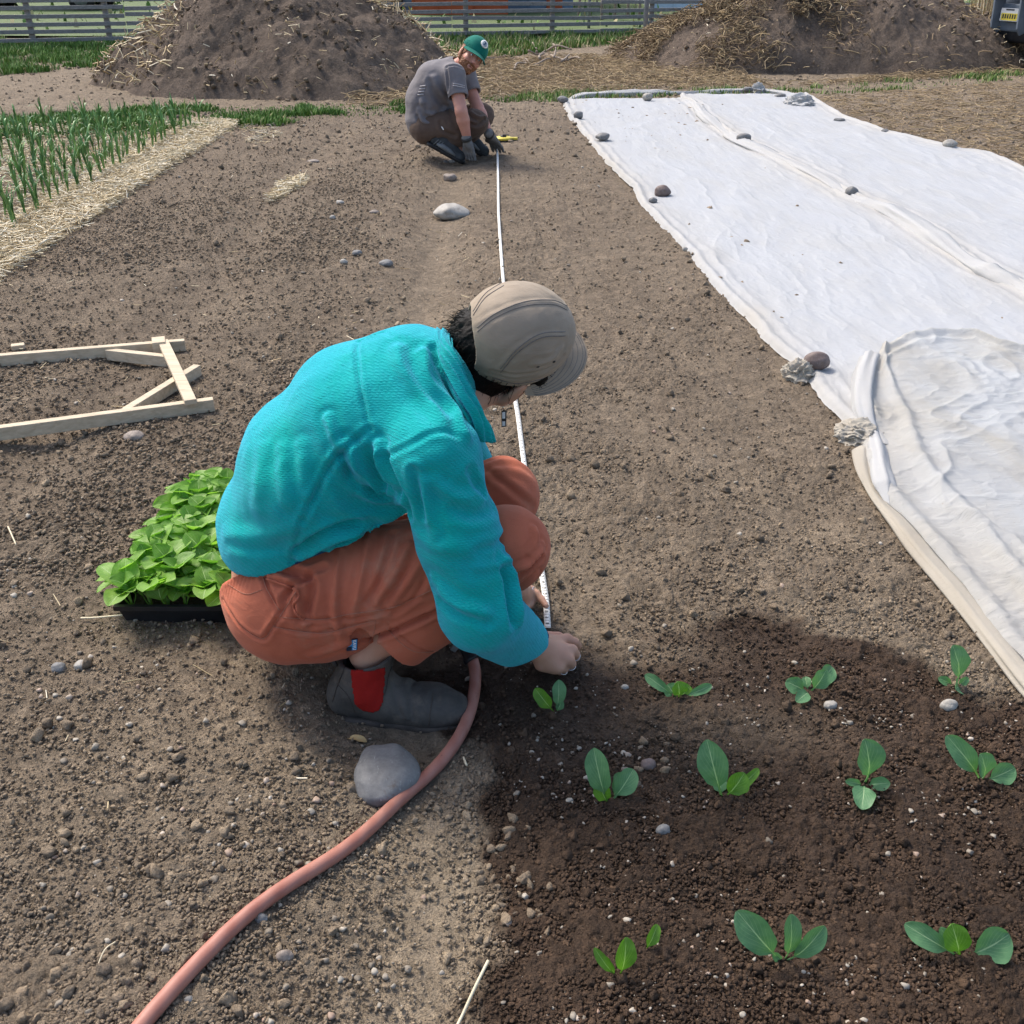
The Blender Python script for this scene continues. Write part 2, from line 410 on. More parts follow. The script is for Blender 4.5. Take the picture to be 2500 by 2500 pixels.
n = NT('pebble'); r = n.attr('rnd'); p = n.pos(); col = n.ramp(r, [(0, (.15, .125, .095)), (.35, (.25, .215, .17)), (.6, (.31, .28, .23)), (.82, (.41, .365, .30)), (.93, (.30, .20, .145)), (1, (.54, .49, .41))])
col = n.mix(.4, col, n.ramp(n.noise(p, 300, 3), [(.3, (.6, .6, .6)), (.7, (1.2, 1.2, 1.2))]), 'MULTIPLY'); M_pebble = n.fin(col, .6)
n = NT('straw'); r = n.attr('rnd'); col = n.ramp(r, [(0, (.30, .21, .11)), (.4, (.50, .39, .22)), (.75, (.66, .56, .37)), (1, (.80, .74, .60))]); M_straw = n.fin(col, .65)
n = NT('old_hay'); r = n.attr('rnd'); col = n.ramp(r, [(0, (.10, .070, .042)), (.5, (.25, .18, .105)), (1, (.43, .33, .19))]); M_hay = n.fin(col, .8)
n = NT('yellow_stalk'); r = n.attr('rnd'); col = n.ramp(r, [(0, (.20, .12, .05)), (.5, (.50, .36, .08)), (1, (.72, .56, .20))]); M_ystalk = n.fin(col, .7)
n = NT('stick'); r = n.attr('rnd'); v = n.coord(); col = n.ramp(n.noise(v, 30, 4), [(.3, (.16, .12, .09)), (.7, (.36, .30, .24))]); M_stick = n.fin(col, .8)
n = NT('grass'); r = n.attr('rnd'); col = n.ramp(r, [(0, (.060, .125, .025)), (.5, (.115, .225, .040)), (.85, (.19, .30, .07)), (1, (.44, .39, .20))]); n.b.inputs['Specular IOR Level'].default_value = .25
M_grass = n.fin(col, .6, Subsurface_Weight=0.0)
def leaf_mat(name, dark, light, under, vein, trans=.25):
    n = NT(name); uv = n.N('ShaderNodeUVMap', uv_map='UVMap'); s = n.N('ShaderNodeSeparateXYZ'); n.L(uv.outputs[0], s.inputs[0])
    u = n.math('ABSOLUTE', n.math('SUBTRACT', s.outputs[0], .5)); v = s.outputs[1]
    w = n.math('MULTIPLY', n.math('SUBTRACT', 1.15, v), .055)
    mid = n.ramp(n.math('DIVIDE', u, w), [(.5, 1), (1, 0)])
    ph = n.math('SUBTRACT', n.math('MULTIPLY', v, 8.0), n.math('MULTIPLY', u, 9.0))
    fr = n.math('ABSOLUTE', n.math('SUBTRACT', n.math('FRACT', ph), .5))
    side = n.math('MULTIPLY', n.ramp(fr, [(0, 1), (.10, 0)]), n.ramp(u, [(.0, .9), (.42, .15), (.5, 0)]))
    veins = n.math('MAXIMUM', mid, n.math('MULTIPLY', side, .55))
    nz = n.noise(n.coord(), 45, 4, .6); base = n.mix(n.ramp(nz, [(.3, 0), (.7, 1)]), dark, light)
    base = n.mix(n.ramp(v, [(.0, .75), (.45, 0)]), base, light)
    geo = n.N('ShaderNodeNewGeometry'); base = n.mix(geo.outputs['Backfacing'], base, under)
    col = n.mix(veins, base, vein)
    bmp = n.bump(n.math('ADD', n.math('MULTIPLY', veins, -.6), n.noise(n.coord(), 120, 3)), .45, .0022)
    n.L(col, n.b.inputs['Base Color']); n.L(bmp, n.b.inputs['Normal']); n.b.inputs['Roughness'].default_value = .48; n.b.inputs['Specular IOR Level'].default_value = .35
    tr = n.N('ShaderNodeBsdfTranslucent'); n.L(n.mix(1.0, col, (1.2, 1.5, .55), 'MULTIPLY'), tr.inputs[0]); mx = n.N('ShaderNodeMixShader'); mx.inputs[0].default_value = trans
    n.L(n.b.outputs[0], mx.inputs[1]); n.L(tr.outputs[0], mx.inputs[2]); n.L(mx.outputs[0], n.out.inputs[0]); return n.m
M_leaf = leaf_mat('bok_choy_leaf', (.085, .21, .095), (.14, .29, .135), (.20, .36, .17), (.36, .52, .28))
M_leaf_y = leaf_mat('young_leaf', (.085, .21, .022), (.145, .31, .035), (.16, .33, .06), (.38, .55, .20), .3)
M_leaf_tray = leaf_mat('tray_leaf', (.16, .32, .045), (.27, .46, .085), (.28, .46, .11), (.46, .62, .28), .40)
n = NT('garlic_leaf'); r = n.attr('rnd'); col = n.ramp(r, [(0, (.075, .17, .060)), (.6, (.15, .30, .095)), (.9, (.25, .40, .12)), (1, (.36, .36, .12))]); M_garlic = n.fin(col, .45)

def cover_mat(name, dirt, transp, ca=(.50, .52, .545), cb=(.46, .445, .40)):
    n = NT(name); p = n.pos()
    d = n.noise(n.stretch(p, (1.2, .55, 1)), 3.2, 6, .65, dist=.6); col = n.mix(n.ramp(d, [(.42, 0), (.72, dirt)]), ca, cb)
    e = n.attr('edge'); col = n.mix(n.math('MULTIPLY', e, .55), col, (.52, .48, .41))
    specks = n.voro(p, 26); col = n.mix(n.ramp(specks, [(.035, .7), (.06, 0)]), col, (.35, .28, .2))
    wr = n.noise(n.stretch(p, (9, 30, 9)), 1.0, 6, .62, dist=1.4); wr2 = n.noise(n.stretch(p, (42, 90, 40)), 1, 4, .6, dist=.8)
    rid = n.math('POWER', n.math('SUBTRACT', 1.0, n.math('MULTIPLY', n.math('ABSOLUTE', n.math('SUBTRACT', wr, .5)), 2.0)), 9.0)
    nb = n.bump(rid, .22 if transp < .1 else .38, .008, n.bump(wr2, .18, .003))
    n.L(col, n.b.inputs['Base Color']); n.b.inputs['Roughness'].default_value = .75; n.L(nb, n.b.inputs['Normal']); n.b.inputs['Specular IOR Level'].default_value = .15
    tr = n.N('ShaderNodeBsdfTranslucent'); tr.inputs[0].default_value = (.6, .61, .62, 1); m1 = n.N('ShaderNodeMixShader'); m1.inputs[0].default_value = .25
    n.L(n.b.outputs[0], m1.inputs[1]); n.L(tr.outputs[0], m1.inputs[2])
    tp = n.N('ShaderNodeBsdfTransparent'); m2 = n.N('ShaderNodeMixShader')
    n.L(n.math('MULTIPLY', n.ramp(n.noise(p, 2.3, 5, .6), [(.35, .25), (.7, 1)]), transp), m2.inputs[0]); n.L(m1.outputs[0], m2.inputs[1]); n.L(tp.outputs[0], m2.inputs[2]); n.L(m2.outputs[0], n.out.inputs[0])
    return n.m
M_cover = cover_mat('white_row_cover_fabric', .35, .03); M_cover2 = cover_mat('thin_row_cover_fabric', .8, .14, (.49, .51, .525), (.40, .375, .32)); M_cover3 = cover_mat('soiled_cover_fabric', 1.0, .05, (.47, .43, .36), (.35, .30, .23))

def wood_mat(name, a, b, c):
    n = NT(name); v = n.coord(); g = n.noise(n.stretch(v, (3, 40, 40)), 2.0, 5, .6, dist=.5); k = n.noise(v, 7, 3)
    col = n.mix(n.ramp(g, [(.3, 0), (.7, 1)]), a, b); col = n.mix(n.ramp(k, [(.66, 0), (.74, .8)]), col, c)
    return n.fin(col, .75, n.bump(g, .3, .003))
M_wood = wood_mat('weathered_pine', (.42, .34, .24), (.60, .505, .37), (.27, .17, .10))
M_rail = wood_mat('grey_fence_timber', (.15, .145, .14), (.30, .29, .275), (.09, .085, .08))

def cloth_mat(name, a, b, scale, weave, wd, sheen=0, stint=(1, 1, 1), rough=.85, stain=None):
    n = NT(name); v = n.coord(); f = n.noise(v, scale, 5, .6); col = n.mix(n.ramp(f, [(.3, 0), (.7, 1)]), a, b)
    if stain: col = n.mix(n.ramp(n.noise(v, 5, 6, .7), [(.58, 0), (.72, .7)]), col, stain)
    w = n.math('MULTIPLY', n.N('ShaderNodeTexWave').outputs[0], 0)
    fine = n.noise(v, weave, 3, .6); wr = n.noise(n.stretch(v, (1, 1, 2.2)), 9, 4, .55, dist=.9)
    nb = n.bump(fine, .5, wd, n.bump(wr, .35, .012))
    return n.fin(col, rough, nb, Sheen_Weight=sheen, Sheen_Tint=stint, Sheen_Roughness=.5, Specular_IOR_Level=.15)
def fleece_mat():
    n = NT('turquoise_fleece'); v = n.coord()
    w1 = n.N('ShaderNodeTexWave', wave_type='BANDS', bands_direction='Z'); w1.inputs['Scale'].default_value = 88; w1.inputs['Distortion'].default_value = 2.4; w1.inputs['Detail'].default_value = 3; w1.inputs['Detail Scale'].default_value = 1.2; n.L(v, w1.inputs['Vector'])
    w2 = n.N('ShaderNodeTexWave', wave_type='BANDS', bands_direction='DIAGONAL'); w2.inputs['Scale'].default_value = 58; w2.inputs['Distortion'].default_value = 2.6; w2.inputs['Detail'].default_value = 3; w2.inputs['Detail Scale'].default_value = 1.2; n.L(v, w2.inputs['Vector'])
    wf = n.math('MULTIPLY', w1.outputs['Fac'], w2.outputs['Fac']); fz = n.noise(v, 420, 3, .7); patch = n.noise(v, 5.5, 5, .6, dist=.7)
    col = n.mix(n.ramp(patch, [(.36, 0), (.62, 1)]), (.004, .44, .375), (.012, .42, .44))
    col = n.mix(n.ramp(wf, [(.1, .30), (.55, 0)]), col, (.003, .29, .28))
    lw = n.N('ShaderNodeLayerWeight'); lw.inputs[0].default_value = .35; col = n.mix(n.ramp(lw.outputs['Facing'], [(.25, 0), (.9, .85)]), col, (.05, .44, .60))  # bluish sheen at grazing angles, painted into the base colour
    nb = n.bump(fz, .75, .003, n.bump(wf, .55, .0026, n.bump(n.noise(v, 12, 4, .55, dist=1), .35, .02)))
    return n.fin(col, .95, nb, Sheen_Weight=.45, Sheen_Tint=(.25, .75, 1.0), Sheen_Roughness=.45, Specular_IOR_Level=.1)
M_fleece = fleece_mat()
M_trim = cloth_mat('navy_binding', (.015, .06, .13), (.02, .09, .17), 20, 400, .001)
M_rust = cloth_mat('rust_cotton_twill', (.40, .108, .058), (.50, .150, .084), 6, 500, .001, .15, (1, .7, .6), .85, (.40, .20, .13))
M_seam = cloth_mat('rust_stitching', (.40, .17, .11), (.46, .20, .13), 20, 500, .001)
M_capm = cloth_mat('washed_canvas', (.28, .225, .165), (.36, .295, .225), 9, 420, .001, .15, (1, .95, .85), .85, (.26, .19, .13))
M_capseam = cloth_mat('cap_stitching', (.13, .12, .115), (.22, .205, .19), 200, 500, .001)
M_tee = cloth_mat('faded_grey_jersey', (.14, .130, .138), (.215, .20, .205), 5, 600, .001, .1, (1, 1, 1), .9, (.36, .33, .335))
M_print = cloth_mat('faded_print', (.34, .32, .33), (.42, .40, .41), 60, 500, .001)
M_brown = cloth_mat('brown_work_canvas', (.085, .058, .045), (.135, .095, .075), 6, 500, .001, .1, (1, .9, .8), .9)
M_greencap = cloth_mat('green_cap_cloth', (.004, .115, .088), (.008, .155, .115), 12, 500, .001, .1, (.5, 1, .8))
M_glove = cloth_mat('grey_glove_knit', (.13, .13, .13), (.21, .205, .20), 30, 500, .001)
def skin_mat(name, a, b, red):
    n = NT(name); v = n.coord(); f = n.noise(v, 18, 4, .6); col = n.mix(n.ramp(f, [(.35, 0), (.65, 1)]), a, b)
    col = n.mix(n.ramp(n.noise(v, 7, 3, .5), [(.5, 0), (.7, .55)]), col, red)
    return n.fin(col, .5, n.bump(n.noise(v, 300, 3), .25, .0012, n.bump(n.noise(v, 45, 3), .12, .004)), Subsurface_Weight=.12, Subsurface_Radius=(1, .35, .2), Subsurface_Scale=.008, Specular_IOR_Level=.35)
M_skin = skin_mat('warm_skin', (.49, .27, .18), (.54, .31, .215), (.50, .215, .145))
M_skin2 = skin_mat('sunburnt_skin', (.50, .235, .175), (.55, .28, .21), (.52, .17, .12))
n = NT('black_hair'); v = n.coord(); f = n.noise(n.stretch(v, (9, 60, 60)), 4, 4, .6); M_hair = n.fin(n.ramp(f, [(.3, (.003, .0025, .0025)), (.7, (.010, .0075, .006))]), .6, n.bump(f, .5, .004), Specular_IOR_Level=.15)
n = NT('ginger_hair'); v = n.coord(); f = n.noise(v, 90, 4, .6); M_ginger = n.fin(n.ramp(f, [(.3, (.12, .048, .022)), (.7, (.27, .115, .050))]), .6, n.bump(f, .8, .004))
def leather():
    n = NT('worn_black_leather'); v = n.coord(); f = n.noise(v, 9, 6, .65); g = n.noise(v, 70, 5, .65); d = n.noise(v, 22, 6, .75)
    col = n.mix(n.ramp(f, [(.35, 0), (.7, 1)]), (.045, .043, .041), (.105, .095, .084)); col = n.mix(n.ramp(d, [(.52, 0), (.72, .6)]), col, (.15, .125, .10))
    return n.fin(col, .62, n.bump(g, .35, .004, n.bump(n.noise(n.stretch(v, (3, 1, 1)), 14, 4), .3, .01)), Specular_IOR_Level=.3)
M_leather = leather()
M_sole = mottled('dusty_rubber_sole', (.032, .029, .027), (.10, .082, .068), 25, .8, .5, 90, .004)
M_gore = cloth_mat('red_elastic', (.27, .012, .010), (.34, .018, .014), 14, 260, .0015)
M_hose = NT('faded_red_hose'); v = M_hose.coord(); dd = M_hose.noise(v, 11, 6, .7); uvn = M_hose.N('ShaderNodeUVMap', uv_map='UVMap')
wv = M_hose.N('ShaderNodeTexWave', wave_type='BANDS', bands_direction='DIAGONAL'); wv.inputs['Scale'].default_value = 1.0; wv.inputs['Distortion'].default_value = .6; M_hose.L(uvn.outputs[0], wv.inputs['Vector'])
hc = M_hose.mix(M_hose.ramp(dd, [(.35, 0), (.7, 1)]), (.33, .130, .095), (.43, .20, .150)); hc = M_hose.mix(M_hose.math('MULTIPLY', wv.outputs['Fac'], .28), hc, (.46, .25, .20))
hc = M_hose.mix(M_hose.ramp(M_hose.noise(v, 30, 5, .7), [(.66, 0), (.72, .7)]), hc, (.10, .055, .04)); M_hose = M_hose.fin(hc, .5, M_hose.bump(wv.outputs['Fac'], .3, .001))
M_black = mottled('black_plastic', (.010, .010, .011), (.030, .030, .032), 14, .38, .15, 60, .002)
M_metal = mottled('dull_galvanised_metal', (.30, .31, .32), (.45, .46, .47), 14, .45, .2, 40, .002, Metallic=.7)
M_steelpost = mottled('grey_steel_post', (.19, .21, .23), (.26, .28, .30), 10, .5, .1, 40, .002, Metallic=.3)
M_truck = mottled('blue_grey_truck_steel', (.17, .205, .25), (.24, .28, .33), 6, .5, .1, 40, .002, Metallic=.2)
M_silver = mottled('silver', (.75, .74, .72), (.85, .84, .82), 14, .2, 0, 40, .002, Metallic=1.0)
M_tape = mottled('white_fibreglass_tape', (.74, .72, .66), (.82, .80, .75), 30, .5, .1, 100, .001)
M_ink = mottled('black_ink', (.03, .03, .03), (.05, .05, .05), 20, .6, 0)
M_yellow = mottled('yellow_plastic', (.62, .50, .06), (.72, .60, .10), 20, .4, 0)
M_white = mottled('white_plastic', (.72, .72, .70), (.80, .80, .78), 20, .5, 0)
M_blue = mottled('blue_label', (.03, .22, .48), (.05, .28, .56), 20, .7, 0)
M_navy = mottled('dark_label', (.010, .018, .035), (.02, .03, .05), 20, .7, 0)
M_darkshoe = mottled('dark_grey_shoe', (.022, .026, .030), (.06, .066, .07), 20, .7, .3, 60, .003)
M_lightshoe = mottled('grey_shoe_panel', (.12, .13, .135), (.18, .19, .195), 20, .7, .3, 60, .003)
# ------------------------------------------------------------------ ground
def build_ground():
    ys = [.45]
    while ys[-1] < 24: ys.append(ys[-1] + max(.0032, .0032 * (ys[-1] / 1.5) ** 1.62))
    while ys[-1] < 900: ys.append(ys[-1] * 1.06)
    ys = np.array([-300, -60, -15, -5, -2, -.8, -.2, .1, .3] + ys)
    half = .5 * (np.maximum(ys, .3) * .877 + .67) * 1.24
    u = np.linspace(-1, 1, 940)
    ext = np.array([1.05, 1.15, 1.35, 1.8, 3, 7, 20, 80, 400])
    u = np.concatenate([-ext[::-1], u, ext]); X = half[:, None] * u[None, :]; Y = ys[:, None] + 0 * X
    x, y = X.ravel(), Y.ravel(); fade = 1 - sstep(14, 24, np.hypot(x, y))
    z = Hbase(x, y) * fade
    near = (y > .4) & (y < 13) & (np.abs(x) < 6); xn, yn = x[near], y[near]
    xp = np.interp(yn, [0, 1.3, 1.9, 2.5, 5, 9], [-.10, -.13, -.30, -.38, -.40, -.47])
    path = np.exp(-((xn - xp) / .11) ** 2)
    lump = sstep(.35, .75, fbm2(xn * 2.2, yn * 2.2, 77, 3))
    a = (1 - .75 * path) * (.45 + .75 * lump)
    wx = xn + .012 * (vnoise2(xn * 30, yn * 30, 5) - .5); wy = yn + .012 * (vnoise2(xn * 30, yn * 30, 6) - .5)
    far = sstep(3, 7, yn)
    dz = a * (.007 * cells2(wx / .042, wy / .042, 41) * (fbm2(xn * 9, yn * 9, 8, 2) > .5) + .0060 * cells2(wx / .020, wy / .020, 42) + .0040 * cells2(wx / .0105, wy / .0105, 43) * (1 - far))
    dz += .009 * (fbm2(xn * 26, yn * 26, 12, 3) - .5) + .010 * (fbm2(xn * 90, yn * 90, 19, 2) - .5) * (1 - far) * a + .016 * far * (fbm2(xn * 14, yn * 14, 22, 4) - .5)
    z[near] += dz
    wet = wet_shade_mask(x, y) * (y < 3)
    xp = np.interp(y, [0, 1.3, 1.9, 2.5, 5, 9], [-.10, -.13, -.30, -.38, -.40, -.47])
    tan = np.exp(-((x - xp) / .17) ** 2) * 1.25 + (sstep(.42, .7, fbm2(x * 1.1, y * 1.3, 55, 3)) * .5 + .18) * sstep(-.75, -.3, x + .10 * np.maximum(0, 2.2 - y) * 6) 
    tan = tan * (1 - .75 * sstep(1.9, 5, y)); tan = np.where(y > 11, .45, tan)
    me = mesh_np('ground', np.stack([x, y, z], -1), grid_faces(len(ys), len(u)), {'wet': wet, 'tan': tan})
    tag(link('ground', me, M_soil), 'bare brown garden soil, dark and moist beside the seedlings', 'ground', kind='structure')
build_ground()

def ico(sub):
    b = bmesh.new(); bmesh.ops.create_icosphere(b, subdivisions=sub, radius=1); V = np.array([v.co[:] for v in b.verts]); F = np.array([[v.index for v in f.verts] for f in b.faces]); b.free(); return V, F
def protos(sub, n, amp, flat, seed):
    V, F = ico(sub); out = []
    for i in range(n):
        k = 1 + amp * (fbm3(V * (1.3 if amp < .3 else 1.9) + i * 7.7, seed + i, 2) - .5) * 2; P = V * k[:, None]; r_ = np.random.default_rng(seed * 31 + i)
        for _ in range(9 if amp > .3 else 0):
            n_ = vnorm(r_.normal(0, 1, 3)); P = P - np.maximum(0, P @ n_ - r_.uniform(.48, .76))[:, None] * n_
        P = P * np.array([1, .55 + .45 * random.random(), flat + .3 * random.random()]); out.append(P)
    return out, F
def rotmats(n, tilt):
    a = rng.uniform(0, 2 * np.pi, n); t = rng.normal(0, tilt, n); b = rng.uniform(0, 2 * np.pi, n)
    ca, sa = np.cos(a), np.sin(a); Rz = np.zeros((n, 3, 3)); Rz[:, 0, 0] = ca; Rz[:, 0, 1] = -sa; Rz[:, 1, 0] = sa; Rz[:, 1, 1] = ca; Rz[:, 2, 2] = 1
    ax = np.stack([np.cos(b), np.sin(b), 0 * b], -1); K = np.zeros((n, 3, 3)); K[:, 0, 2] = ax[:, 1]; K[:, 1, 2] = -ax[:, 0]; K[:, 2, 0] = -ax[:, 1]; K[:, 2, 1] = ax[:, 0]
    R = np.eye(3)[None] + np.sin(t)[:, None, None] * K + (1 - np.cos(t))[:, None, None] * (K @ K)
    return R @ Rz
def scatter(name, sub, n, pos, size, mat, flat=.6, amp=.3, tilt=.35, sink=.25, extra=None, seed=1, rnd=None, parent=None):
    P, F = protos(sub, 6, amp, flat, seed); R = rotmats(n, tilt); ids = rng.integers(0, 6, n); Vs = np.zeros((n, len(P[0]), 3))
    for i in range(6):
        m = ids == i; Vs[m] = np.einsum('nij,vj->nvi', R[m], P[i]) * size[m][:, None, None]
    c = pos.copy(); c[:, 2] += size * flat * (1 - 2 * sink) ; Vs += c[:, None, :]
    nv = len(P[0]); Fs = (F[None] + (np.arange(n) * nv)[:, None, None]).reshape(-1, 3)
    at = {'rnd': np.repeat(rnd if rnd is not None else rng.random(n), nv)}
    if extra: at.update({k: np.repeat(v, nv) for k, v in extra.items()})
    me = mesh_np(name, Vs.reshape(-1, 3), Fs, at); return link(name, me, mat, parent, sub > 1)
def fan(n, y0, y1, pw=2.0, margin=1.16):
    """points thinning out with distance"""
    t = rng.random(n); y = (y0 ** (1 - pw) + t * (y1 ** (1 - pw) - y0 ** (1 - pw))) ** (1 / (1 - pw)) if pw != 1 else y0 * (y1 / y0) ** t
    hw = .5 * (y * .877 + .67) * margin; return rng.uniform(-1, 1, n) * hw, y
def soil_extra(x, y): 
    xp = np.interp(y, [0, 1.3, 1.9, 2.5, 5, 9], [-.10, -.13, -.30, -.38, -.40, -.47])
    return {'wet': wet_shade_mask(x, y) * (y < 3), 'tan': np.exp(-((x - xp) / .13) ** 2) * .8 + sstep(.45, .7, fbm2(x * 1.1, y * 1.3, 55, 3)) * .45}
def keep_soil(x, y, thin=True):
    xp = np.interp(y, [0, 1.3, 1.9, 2.5, 5, 9], [-.10, -.13, -.30, -.38, -.40, -.47])
    d = 1 - .85 * np.exp(-((x - xp) / .11) ** 2); d = d * (.25 + .9 * sstep(.35, .7, fbm2(x * 2.2, y * 2.2, 77, 3)))
    smooth_wet = np.exp(-(((x - .42) / .25) ** 2 + ((y - 1.66) / .14) ** 2)) + .6 * np.exp(-(((x - .62) / .3) ** 2 + ((y - 1.3) / .12) ** 2))
    d = d * (1 - .7 * np.clip(smooth_wet, 0, 1))
    k = rng.random(len(x)) < d
    k &= ~((x < -2.45) & (y > 4.5)); return k
N = 260000; x, y = fan(N, .85, 12, 2.15); k = keep_soil(x, y); x, y = x[k], y[k]
size = (.0018 + .0042 * rng.random(len(x)) ** 3) * (1 + .15 * y)
tag(scatter('soil_crumbs', 1, len(x), np.stack([x, y, Hbase(x, y) + .004], -1), size, M_clod, .7, .75, .6, .1, soil_extra(x, y), 3), 'fine brown soil crumbs covering the bed', 'soil crumbs', kind='stuff')
N = 7600; x, y = fan(N, .85, 12, 1.8); k = keep_soil(x, y); x, y = x[k], y[k]
size = (.0045 + .0105 * rng.random(len(x)) ** 5) * (1 + .10 * y) * (1 - .25 * wet_shade_mask(x, y))
tag(scatter('soil_clods', 2, len(x), np.stack([x, y, Hbase(x, y) + .004], -1), size, M_clod, .65, .95, .4, .15, soil_extra(x, y), 9), 'larger clods of broken brown soil lying loose', 'soil clods', kind='stuff')
# dusty clods along the edge of the moist soil and beside the shovelled trough
cl = [(1235, 2080), (1260, 2130), (1225, 2160), (1275, 2185), (1245, 2240), (1210, 2200), (1290, 2235), (1190, 2120), (1300, 2160), (1255, 2040), (1215, 2020), (1325, 2240), (700, 2330), (1050, 2010), (330, 1070), (150, 2090), (1750, 1480), (1620, 1870), (1580, 1880)]
cp = []; cs = []
for (a, b) in cl:
    for q in range(6):
        g = Gg(a + rng.normal(0, 30), b + rng.normal(0, 30)); cp.append(g); cs.append(.004 + .011 * rng.random() ** 2)
cp = np.array(cp); cs = np.array(cs)
ex = soil_extra(cp[:, 0], cp[:, 1]); ex['wet'] = ex['wet'] * .25
tag(scatter('dusty_clods', 2, len(cp), cp, cs, M_clod, .7, .45, .4, .1, ex, 12, rnd=.6 + .4 * rng.random(len(cp))), 'pale dusty clods along the edge of the moist soil', 'soil clods', kind='stuff')
N = 72000; y = 2.2 * (10.2 / 2.2) ** rng.random(N) ; x = rng.uniform(-2.47, -.42, N); k = (rng.random(N) < (.15 + .6 * sstep(.35, .75, fbm2(x * 1.6, y * 1.1, 79, 4))) * sstep(-.45, -.95, x + .25 * (fbm2(x * 3, y * 2, 78, 3) - .5)) * (.45 + .55 * sstep(.12, .25, np.abs(x + 1.52)))) & (rng.random(N) < 1 - .55 * sstep(4, 9, y)) & (x > -.5 * (y * .877 + .67) * 1.03); x, y = x[k], y[k]
size = (.0028 + .0078 * rng.random(len(x)) ** 3) * (1 + .05 * y)
tag(scatter('soil_crumbs', 1, len(x), np.stack([x, y, Hbase(x, y) + .006], -1), size, M_clod, .7, .8, .6, .1, {'wet': .07 * rng.random(len(x)), 'tan': .25 * rng.random(len(x))}, 33), 'rough dark crumbs of freshly tilled soil on the left beds', 'soil crumbs', kind='stuff')
N = 5200; x, y = fan(N, 8.5, 17, .6); k = ~((x < -2.45) & (y < 10.2)); x, y = x[k], y[k]; size = .008 + .022 * rng.random(len(x)) ** 3; m_ = len(x)
tag(scatter('far_clods', 2, m_, np.stack([x, y, Hbase(x, y) + .0], -1), size, M_clod, .6, .8, .4, .25, {'wet': 0 * x, 'tan': .3 * rng.random(m_)}, 14), 'lumpy soil and small stones beyond the ends of the beds', 'soil clods', kind='stuff')
# small pebbles
N = 4200; x, y = fan(N, .85, 16, 1.5); pk = rng.random(N) < (.22 + .78 * (fbm2(x * 1.7, y * 1.7, 61, 3) > .52)); pk &= ~((x < -2.45) & (y > 4.5)); x, y = x[pk], y[pk]
size = (.0020 + .0075 * rng.random(len(x)) ** 4.2) * (1 + .10 * y)
tag(scatter('pebbles', 2, len(x), np.stack([x, y, Hbase(x, y) + .0055], -1), size, M_pebble, .42, .36, .35, .28, None, 21), 'small pale pebbles scattered over the soil', 'pebbles', kind='stuff')
N = 2000; x = rng.uniform(-.02, 1.15, N); y = rng.uniform(.95, 1.9, N); pk = rng.random(N) < .25 + .75 * (fbm2(x * 4, y * 4, 64, 3) > .5); x, y = x[pk], y[pk]; k = (x < .5 * (y * .877 + .67) * 1.15); x, y = x[k], y[k]
size = .0014 + .0044 * rng.random(len(x)) ** 3.0
tag(scatter('bed_gravel', 2, len(x), np.stack([x, y, Hbase(x, y) + .006], -1), size, M_pebble, .42, .36, .35, .18, None, 22, rnd=.3 + .7 * rng.random(len(x))), 'pale gravel washed clean on the moist dark bed', 'gravel', kind='stuff')

def straws(name, x, y, z, L, wdt, mat, tilt=.18, parent=None, curve=0, rnd=None, dirs=None):
    n = len(x); a = rng.uniform(0, 2 * np.pi, n) if dirs is None else dirs; t = rng.normal(0, tilt, n)
    d = np.stack([np.cos(a) * np.cos(t), np.sin(a) * np.cos(t), np.sin(t)], -1); up = np.tile([0, 0, 1.0], (n, 1)); s = np.cross(d, up); s /= np.linalg.norm(s, axis=1)[:, None] + 1e-9; w = np.cross(s, d)
    ns = 4 if curve else 2; V = np.zeros((n, ns, 3, 3)); c = np.stack([x, y, z], -1); bend = rng.normal(0, curve, n) if curve else np.zeros(n); bend2 = np.abs(rng.normal(0, curve * .6, n)) if curve else bend
    for i in range(ns):
        q = i / (ns - 1) - .5; P = c + d * (q * L)[:, None] + s * (bend * L * (q * q) * 4)[:, None] + w * (bend2 * L * (.25 - q * q) * 3)[:, None]
        for j, ang in enumerate((0, 2.1, 4.2)): V[:, i, j] = P + (s * math.cos(ang) + w * math.sin(ang)) * wdt[:, None]
    F1 = np.array([[i * 3 + j, i * 3 + (j + 1) % 3, (i + 1) * 3 + (j + 1) % 3, (i + 1) * 3 + j] for i in range(ns - 1) for j in range(3)])
    nv = ns * 3; F = (F1[None] + (np.arange(n) * nv)[:, None, None]).reshape(-1, 4)
    me = mesh_np(name, V.reshape(-1, 3), F, {'rnd': np.repeat(rng.random(n) if rnd is None else rnd, nv)}); return link(name, me, mat, parent, False)
def poly_pts(poly, n):
    P = np.array(poly); lo, hi = P.min(0), P.max(0); q = rng.uniform(lo, hi, (n * 3, 2)); ins = np.zeros(len(q), bool); j = len(P) - 1
    for i in range(len(P)):
        c = ((P[i, 1] > q[:, 1]) != (P[j, 1] > q[:, 1])) & (q[:, 0] < (P[j, 0] - P[i, 0]) * (q[:, 1] - P[i, 1]) / (P[j, 1] - P[i, 1] + 1e-12) + P[i, 0]); ins ^= c; j = i
    return q[ins][:n]
def gpoly(pp): return [tuple(Gg(a, b)[:2]) for a, b in pp]
# straw litter on the tilled beds
x, y = fan(1500, 1.3, 14, 1.4); k = (x < -.2 + 0 * y) & (x > -2.5) & (rng.random(1500) < sstep(2.5, 5, y) * .9 + .08) | ((x > 2) & (y > 6)); x, y = x[k], y[k]; n_ = len(x)
tag(straws('straw_litter', x, y, Hbase(x, y) + .012, .015 + .05 * rng.random(n_) ** 2, .0010 + .0009 * rng.random(n_), M_straw, .15), 'short straw pieces littered over the tilled soil', 'straw', kind='stuff')
